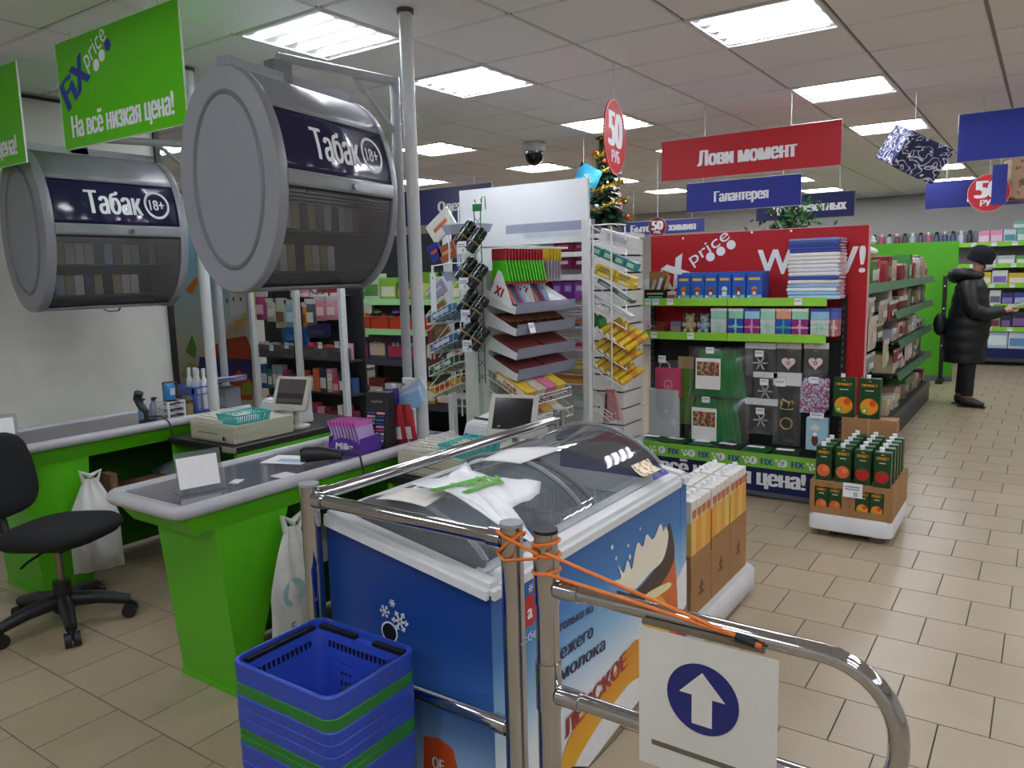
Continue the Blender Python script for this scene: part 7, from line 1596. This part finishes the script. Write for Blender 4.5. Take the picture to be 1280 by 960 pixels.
# ================================================================ aisle shelf on the right
AX = -1.12
ash = thing('aisle_shelf', 'long dark shelf unit with green rails along the right aisle', 'shelf', (0, 0, 0)); ay0, ay1 = 6.2, 10.3
GR = mat('#4f7a58', .4, var=.08)
b = MB(); b.box(AX-.42, AX-.40, ay0, ay1, .05, 1.62); b.build('back_panel', mat('#1e1e20', .6), ash)
b = MB(); b.box(AX-.42, AX-.05, ay0-.02, ay0, .05, 1.40); b.build('end_panel', mat('#1a1a1c', .6), ash)
b = MB(); b.box(AX-.42, AX+.02, ay0, ay1, .0, .22); b.build('base', mat('#2c2f34', .4), ash)
b = MB(); b.box(AX+.02, AX+.03, ay0, ay1, .16, .24); b.build('base_rail', mat('#3a3e46', .35), ash)
az = [onx(1120, 352, AX).z, onx(1155, 378, AX).z, onx(1153, 411, AX).z, onx(1152, 445, AX).z]; sy = [ay0, 7.6, 7.9, 7.9]
for z, y0 in zip(az, sy):
    b = MB(); b.box(AX-.40, AX, y0, ay1, z-.012, z); b.build('shelf_board', mat('#2a2c2e', .5), ash)
    n_ = max(2, round((ay1-y0)/.95)); 
    for k in range(n_):
        a_ = y0+(ay1-y0)*k/n_; c_ = y0+(ay1-y0)*(k+1)/n_; b = MB(); b.hexa([(AX+.03, a_, z-.06), (AX+.03, c_-.004, z-.06), (AX+.024, c_-.004, z-.06), (AX+.024, a_, z-.06)], [(AX+.006, a_, z+.01), (AX+.006, c_-.004, z+.01), (AX, c_-.004, z+.01), (AX, a_, z+.01)]); b.build('price_rail', GR, ash)
random.seed(9)
pal2 = [('#d8d4cc', 'white'), ('#a83238', 'red'), ('#3f8a3c', 'green'), ('#c8a8a0', 'rose'), ('#8a8478', 'grey'), ('#d8c8a8', 'cream'), ('#7a2430', 'maroon'), ('#c0c4c8', 'silver'), ('#b89c78', 'tan')]
for si, (z, y0) in enumerate(zip(az+[.222], sy+[6.6])):
    y = y0+.04+(.5 if si == 0 else 0); k = 0
    while y < ay1-.15:
        w_ = random.uniform(.12, .24); h_ = random.uniform(.09, .2) if si else random.uniform(.14, .26); c, cn = random.choice(pal2)
        pbox('gift_carton', '%s carton on the %s aisle shelf, %s from the near end' % (cn, ('top', 'second', 'third', 'fourth', 'lowest')[si], (ORD+['last'])[min(k, 18)]), 'box', AX-.22, AX-.03-random.uniform(0, .05), y, y+w_, z, z+h_, c, '+X', band=random.choice(pal2)[0], group='cartons on the aisle shelf'); y += w_+.012; k += 1
# dried grass bundle and white blossoms on the top shelf
t = thing('dried_grass', 'bundle of dried beige stalks on the near end of aisle shelf', 'decoration', (AX-.2, 6.38, az[0]))
for k in range(26): b = MB(); x, y = random.uniform(-.12, .12), random.uniform(-.1, .1); b.tube([(x, y, 0), (x*1.3, y*1.3, random.uniform(.28, .4))], .006, 5); b.build('stalk', mat('#b09a80', .8, var=.1), t)
t = thing('white_blossoms', 'white artificial blossoms in pots on top of the aisle shelf', 'artificial flowers', (AX-.2, 7.1, az[0])); b = MB(); b.lathe([(.06, 0), (.08, .15)], 14); b.build('pot', mat('#9a6a84', .5), t)
for k in range(34): b = MB(); b.ball((random.gauss(0, .09), random.gauss(0, .28), .24+random.random()*.17), random.uniform(.025, .045), 8, (1, 1, .8)); b.build('blossom', mat('#d8d4cc', .8), t, smooth=1)
for k in range(4): b = MB(); b.tube([(0, 0, .12), (random.gauss(0, .05), random.gauss(0, .2), .33)], .006, 5); b.build('stem', mat('#5a6a3c', .8), t)
# hanging goods at the near end
hp = [(1086, 395, 1098, 440, '#c8b8a8', 'beige lace pack'), (1085, 372, 1095, 398, '#b0a498', 'grey beige pack'), (1100, 375, 1112, 405, '#a8a090', 'taupe pack'), (1112, 375, 1124, 402, '#7a2430', 'dark red hanging pack'), (1124, 370, 1136, 404, '#6a1c28', 'maroon hanging bag'), (1083, 440, 1096, 470, '#7a8898', 'blue grey pack'), (1106, 424, 1114, 462, '#b8b48a', 'olive long tag'), (1120, 432, 1132, 455, '#8a2c30', 'small red pack'), (1134, 424, 1144, 452, '#c0b8b0', 'pale pack'), (1096, 402, 1108, 430, '#4a5a38', 'green garland pack'), (1090, 405, 1097, 420, '#4a78a0', 'blue card')]
for k, (u0, v0, u1, v1, c, lab) in enumerate(hp):
    p0_, p1_ = onx(u0, v1, AX+.0), onx(u1, v0, AX+.0); hpack('hanging_pack', lab+' on the near end of aisle shelf', 'decoration', c=(AX-.01-.002*k, (p0_.y+p1_.y)/2, (p0_.z+p1_.z)/2), w=p1_.y-p0_.y, h=abs(p1_.z-p0_.z), th=.03, hexc=c, right=(0, 1, 0), header='#c8c4bc', art=('#d8d0c0', .5, .3, -.1)); b = MB(); b.tube([(AX, (p0_.y+p1_.y)/2, max(p0_.z, p1_.z)), (AX-.4, (p0_.y+p1_.y)/2, max(p0_.z, p1_.z)+.01)], .004, 5); b.build('peg_hook', STEEL, ash)
# green end board and black upright
t = thing('green_end_board', 'large bright green board closing the aisle behind the shelf', 'board', (0, 0, 0)); a, c = ony(1060, 302, 12.0), ony(1199, 301, 12.0); b = MB(); b.box(a.x-.3, c.x, 12.0, 12.03, .06, c.z); b.build('panel', mat('#4fa818', .4), t); b = MB(); b.box(a.x-.3, c.x, 11.99, 12.04, 0, .07); b.build('plinth', mat('#5c6064', .5), t)
p = onz(1180, 474, 0); ct, cb = ony(1182, 345, 11.85), None
t = thing('black_upright', 'tall slim black shelf upright in front of the green board', 'post', (ct.x, 11.85, 0)); b = MB(); b.box(-.025, .025, -.02, .02, 0, ct.z); b.build('upright', BLACK, t); b = MB(); b.box(-.04, .04, -.2, .1, 0, .05); b.build('foot', BLACK, t)
for z in (.5, 1.0, 1.3): disc(FY(0, -.021, z), .012, TAGW, t, 'white_clip', 8)

# ================================================================ back shelf
BYF = 14.2
bs = thing('back_shelf', 'far wall shelf with lime green price rails behind the person', 'shelf', (0, 0, 0)); bX0, bX1 = -4.2, 1.2
b = MB(); b.box(bX0, bX1, BYF+.55, BYF+.58, 0, 2.1); b.build('back_panel', mat('#8a8c88', .6), bs)
bz = [ony(1240, v, BYF).z for v in (304, 331, 356, 381, 410)]
for k, z in enumerate(bz):
    n_ = 5
    for j in range(n_):
        a_ = bX0+(bX1-bX0)*j/n_; c_ = bX0+(bX1-bX0)*(j+1)/n_; b = MB(); b.box(a_, c_-.01, BYF, BYF+.55, z-.02, z); sb_ = b.build('shelf_board', WHITE, bs); b = MB(); b.box(a_, c_-.01, BYF-.015, BYF, z-.05, z+.02); b.build('price_rail', LIME, sb_)
    for j in range(8): price_tag(bs, FY(-1.0+j*.27, BYF-.018, z-.015), .07, .055)
b = MB(); b.box(bX0, bX1, BYF-.04, BYF+.55, .12, .26); b.build('base', NAVY, bs); b = MB(); b.box(bX0, bX1, BYF-.05, BYF+.55, .06, .12); b.build('base_edge', mat('#3c4048', .5), bs); b = MB(); b.box(bX0, bX1, BYF+.1, BYF+.5, 0, .06); b.build('foot', BLACK, bs)
random.seed(4)
def brow(z, items, x_a, x_b, lab, grp, dens=(.11, .17), hh_=(.12, .19)):
    x = x_a; k = 0
    while x < x_b-.1:
        w_ = random.uniform(*dens); c, c2, cn = random.choice(items); h_ = random.uniform(*hh_)
        pbox('household_pack', '%s pack on the %s, %s from the green board' % (cn, lab, (ORD+['last'])[min(k, 18)]), 'pack', x, x+w_-.01, BYF+.03, BYF+.13, z, z+h_, c, band=c2, group=grp); x += w_; k += 1
pinks = [('#d88ab0', '#e8c8d8', 'pink'), ('#7fc0b8', '#d8e8e4', 'mint'), ('#c8d8dc', '#5a98b0', 'white and teal'), ('#8ac0c8', '#e4e4e4', 'teal')]
brow(bz[0], pinks, -.95, .7, 'top back shelf', 'packs on the top back shelf', (.15, .2), (.2, .202)); brow(bz[0]+.205, pinks[:2], -.5, .0, 'upper pile on the top back shelf', 'pile on the top back shelf', (.15, .2), (.1, .14))
brow(bz[1], [('#5aa84a', '#d8e8d0', 'green'), ('#d8dcd8', '#5ab040', 'white and green'), ('#c84a5c', '#e8d0d4', 'red'), ('#b8c0c8', '#e8e8e8', 'silver')], -.95, .7, 'second back shelf', 'packs on the second back shelf', (.2, .34), (.12, .22))
brow(bz[2], [('#c8ccd0', '#6a7078', 'grey'), ('#e0e0e4', '#8a6ac0', 'white'), ('#d8b83c', '#e8e4d0', 'yellow')], -.95, .7, 'third back shelf', 'packs on the third back shelf', (.2, .28), (.16, .24))
brow(bz[3], [('#3a2f78', '#8a78c0', 'violet'), ('#d8d8d8', '#6a6a88', 'white'), ('#9ab83c', '#e4e8c8', 'lime'), ('#3a4a98', '#b0b8d8', 'blue')], -.95, .7, 'fourth back shelf', 'packs on the fourth back shelf', (.14, .2), (.16, .24))
brow(bz[4], [('#8ab040', '#7a2f50', 'green patterned'), ('#c8c040', '#6a2c5c', 'yellow patterned'), ('#2c2440', '#8a60a0', 'dark')], -.95, .7, 'fifth back shelf', 'packs on the fifth back shelf', (.14, .2), (.18, .26))
brow(.262, [('#d8e0ec', '#6a9ac8', 'white and blue'), ('#b8d0e8', '#e8f0f4', 'light blue')], -.95, .55, 'base of the back shelf', 'paper packs on the back shelf base', (.2, .28), (.2, .34))
k = 0; x = -3.6
while x < -1.0:
    c, cn = random.choice([('#3a3a48', 'black'), ('#b8bcc8', 'silver'), ('#6a2c38', 'red'), ('#4a4a78', 'blue'), ('#a84a6a', 'pink')]); t = thing('shampoo_bottle', '%s bottle on top of the back shelf, %s from left over the green board' % (cn, (ORD+['nineteenth', 'twentieth', 'next', 'later', 'third last', 'second last', 'last'])[min(k, 24)]), 'bottle', (x, BYF+.1, bz[0]), 0, 'bottles on top of the back shelf')
    b = MB(); b.lathe([(.04, 0), (.045, .02), (.045, .14), (.02, .17), (.02, .175)], 12); b.build('body', mat(c, .35), t, smooth=1); b = MB(); b.lathe([(.025, .17), (.025, .215)], 10); b.build('cap', mat('#e0e0e0', .4) if k % 2 else BLACK, t, smooth=1); x += .115; k += 1

# ================================================================ person
def skin_obj(name, nodes, edges, m, parent, sub=2):
    me = bpy.data.meshes.new(name); me.from_pydata([n[:3] for n in nodes], edges, []); o = bpy.data.objects.new(name, me); COL.objects.link(o)
    sm_ = o.modifiers.new('skin', 'SKIN'); sm_.use_smooth_shade = True; ss = o.modifiers.new('sub', 'SUBSURF'); ss.levels = sub; ss.render_levels = sub
    for i, n in enumerate(nodes):
        r = n[3] if isinstance(n[3], tuple) else (n[3], n[3]); me.skin_vertices[0].data[i].radius = r
    me.skin_vertices[0].data[0].use_root = True
    bpy.context.view_layer.update(); nm = bpy.data.meshes.new_from_object(o.evaluated_get(bpy.context.evaluated_depsgraph_get())); bpy.data.objects.remove(o)
    nm.materials.clear(); nm.materials.append(m); nm.shade_smooth(); r = bpy.data.objects.new(name, nm); COL.objects.link(r); r.parent = parent; return r
pr_ = thing('person', 'person in black puffer coat and knit hat reading a packet in the aisle', 'person', (-.74, 10.0, 0), math.radians(-2))
SK = mat('#b88a74', .6); COAT = mat('#0d0e13', .5, bump=.25, scale=9); TRO = mat('#121214', .8)
# faces +X; y is the person's left
N = [(0, 0, .92, .10), (.01, 0, 1.15, .12), (.02, 0, 1.36, .11), (.06, 0, 1.46, .05), (.09, 0, 1.52, .055), (.11, 0, 1.60, .085), (.12, 0, 1.655, .07),
     (.03, .16, 1.34, .055), (.06, .21, 1.12, .045), (.26, .14, 1.05, .038), (.36, .07, 1.08, .03), (.42, .05, 1.09, .03),
     (.03, -.16, 1.34, .055), (.06, -.22, 1.12, .045), (.26, -.16, 1.05, .038), (.36, -.09, 1.08, .03), (.42, -.07, 1.09, .03),
     (0, .09, .86, .08), (.02, .09, .48, .058), (-.02, .09, .10, .042), (.08, .10, .04, .035), (0, -.09, .86, .08), (.05, -.09, .48, .058), (.06, -.09, .10, .042), (.17, -.09, .04, .035)]
E_ = [(0, 1), (1, 2), (2, 3), (3, 4), (4, 5), (5, 6), (2, 7), (7, 8), (8, 9), (9, 10), (10, 11), (2, 12), (12, 13), (13, 14), (14, 15), (15, 16), (0, 17), (17, 18), (18, 19), (19, 20), (0, 21), (21, 22), (22, 23), (23, 24)]
# fingers
base = len(N)
for sgn, w0 in ((1, 11), (-1, 16)):
    for k in range(4):
        y = .05*sgn+(-.02+.0135*k); z = 1.075+.012*(k % 2); i0 = len(N); N += [(.445, y, z, .010), (.475, y, z-.004, .009), (.495-.004*abs(k-1), y, z+.008, .008)]; E_ += [(w0, i0), (i0, i0+1), (i0+1, i0+2)]
    i0 = len(N); N += [(.42, .02*sgn, 1.11, .011), (.455, .01*sgn, 1.12, .009)]; E_ += [(w0, i0), (i0, i0+1)]
skin_obj('body', N, E_, SK, pr_, 1)
b = MB(); b.tube([(.185, 0, 1.595), (.215, 0, 1.575), (.19, 0, 1.565)], [.012, .017, .01], 7); b.build('nose', SK, pr_, smooth=1)
b = MB(); b.ball((.175, .03, 1.60), .008, 8); b.ball((.175, -.03, 1.60), .008, 8); b.build('eyes', BLACK, pr_)
b = MB(); b.box(.178, .19, -.02, .02, 1.535, 1.54); b.build('mouth', mat('#7a4440', .6), pr_)
b = MB(); b.grid(lambda u, v: (.12+.105*math.cos(-1.1+2.2*u)*(.75+.35*math.sin(PI*v)), .10*math.sin(-1.1+2.2*u), 1.51+.075*v), 8, 4); solid(b.build('face_mask', mat('#b8bcc4', .7), pr_, smooth=1), .004)
b = MB(); b.ball((.10, .088, 1.60), .02, 8, (.8, .4, 1.2)); b.ball((.10, -.088, 1.60), .02, 8, (.8, .4, 1.2)); b.build('ears', SK, pr_, smooth=1)
# knit hat
Mh = Matrix.Translation((.10, 0, 1.625)) @ Matrix.Rotation(math.radians(22), 4, 'Y')
b = MB(); b.lathe([(.104, -.03), (.113, -.02), (.115, .02), (.112, .035), (.118, .05), (.112, .09), (.085, .125), (.04, .145), (.001, .15)], 22, Mh @ Matrix.Diagonal((1.15, 1.02, 1.1, 1))); b.build('knit_hat', mat('#16181f', .95, bump=.6, scale=80), pr_, smooth=1)
# coat: torso with quilted rings, sleeves, hood
b = MB(); n = 24; V = []; F = []; prof = []
for k in range(29):
    z = .50+.94*k/28; 
    f = [(.50, .205, .215, .0), (.62, .215, .225, .0), (.78, .225, .235, .0), (.92, .225, .23, .02), (1.08, .20, .22, .035), (1.22, .175, .22, .03), (1.34, .15, .22, .03), (1.41, .12, .17, .035), (1.44, .085, .11, .045)]
    for (z0, a0, c0, s0), (z1, a1, c1, s1) in zip(f, f[1:]):
        if z0 <= z <= z1+1e-6: tt = (z-z0)/(z1-z0); A = a0+(a1-a0)*tt; Cc = c0+(c1-c0)*tt; S_ = s0+(s1-s0)*tt
    puff = 1+.025*math.sin(k*PI/2)
    V += [(S_+A*puff*math.cos(2*PI*i/n), Cc*puff*math.sin(2*PI*i/n), z) for i in range(n)]
F = [(k*n+i, k*n+(i+1) % n, (k+1)*n+(i+1) % n, (k+1)*n+i) for k in range(28) for i in range(n)]+[tuple(range(n))[::-1]]
b.add(V, F); b.build('coat', COAT, pr_, smooth=1)
for sgn in (1, -1):
    b = MB(); P = [(.02, .15*sgn, 1.36), (.03, .215*sgn, 1.28), (.05, .245*sgn, 1.15), (.10, .235*sgn, 1.07), (.20, .19*sgn, 1.04), (.30, .13*sgn, 1.06), (.35, .09*sgn, 1.075)]; b.tube(P, [.085, .09, .083, .085, .075, .068, .05], 12); b.build('sleeve', COAT, pr_, smooth=1)
b = MB(); b.tube([(.13, .07, 1.45), (.03, .115, 1.475), (-.08, .08, 1.47), (-.12, 0, 1.46), (-.08, -.08, 1.47), (.03, -.115, 1.475), (.13, -.07, 1.45)], [.035, .06, .08, .09, .08, .06, .035], 10); b.build('hood', COAT, pr_, smooth=1)
b = MB(); b.ball((-.24, -.10, .92), .13, 12, (.55, .6, 1.0)); b.build('shoulder_bag', mat('#101014', .6), pr_, smooth=1)
for sgn, xs in ((1, -.02), (-1, .06)):
    b = MB(); b.tube([(0, .09*sgn, .75), (.02 if sgn > 0 else .05, .09*sgn, .48), (xs, .09*sgn, .13)], [.10, .085, .06], 12); b.build('trouser_leg', TRO, pr_, smooth=1)
    b = MB(); b.tube([(xs-.0, .09*sgn, .17), (xs, .09*sgn, .10)], [.055, .055], 12); b.build('boot_cuff', mat('#6a5a48', .8), pr_, smooth=1)
    b = MB(); b.tube([(xs-.06, .09*sgn, .06), (xs, .09*sgn, .07), (xs+.10, .095*sgn, .045), (xs+.17, .095*sgn, .032)], [.04, .058, .043, .028], 12); b.build('boot', mat('#15130f', .4), pr_, smooth=1)
    b = MB(); b.box(xs-.09, xs+.19, .09*sgn-.045, .09*sgn+.05, 0, .014); b.build('boot_sole', BLACK, pr_, bevel=.005)
pk = thing('product_packet', 'pale packet held in the hands of the person in black', 'packet', (-.74+.47, 10.0, 1.115)); b = MB(); b.box(-.07, .12, -.09, .09, 0, .02, Matrix.Rotation(math.radians(-18), 4, 'Y')); b.build('packet', mat('#b8b4b0', .5), pk, bevel=.003); patch(Matrix.Rotation(math.radians(-18), 4, 'Y') @ Matrix.Translation((.02, 0, .0205)), .12, .1, mat('#d8d4d0', .5), pk)
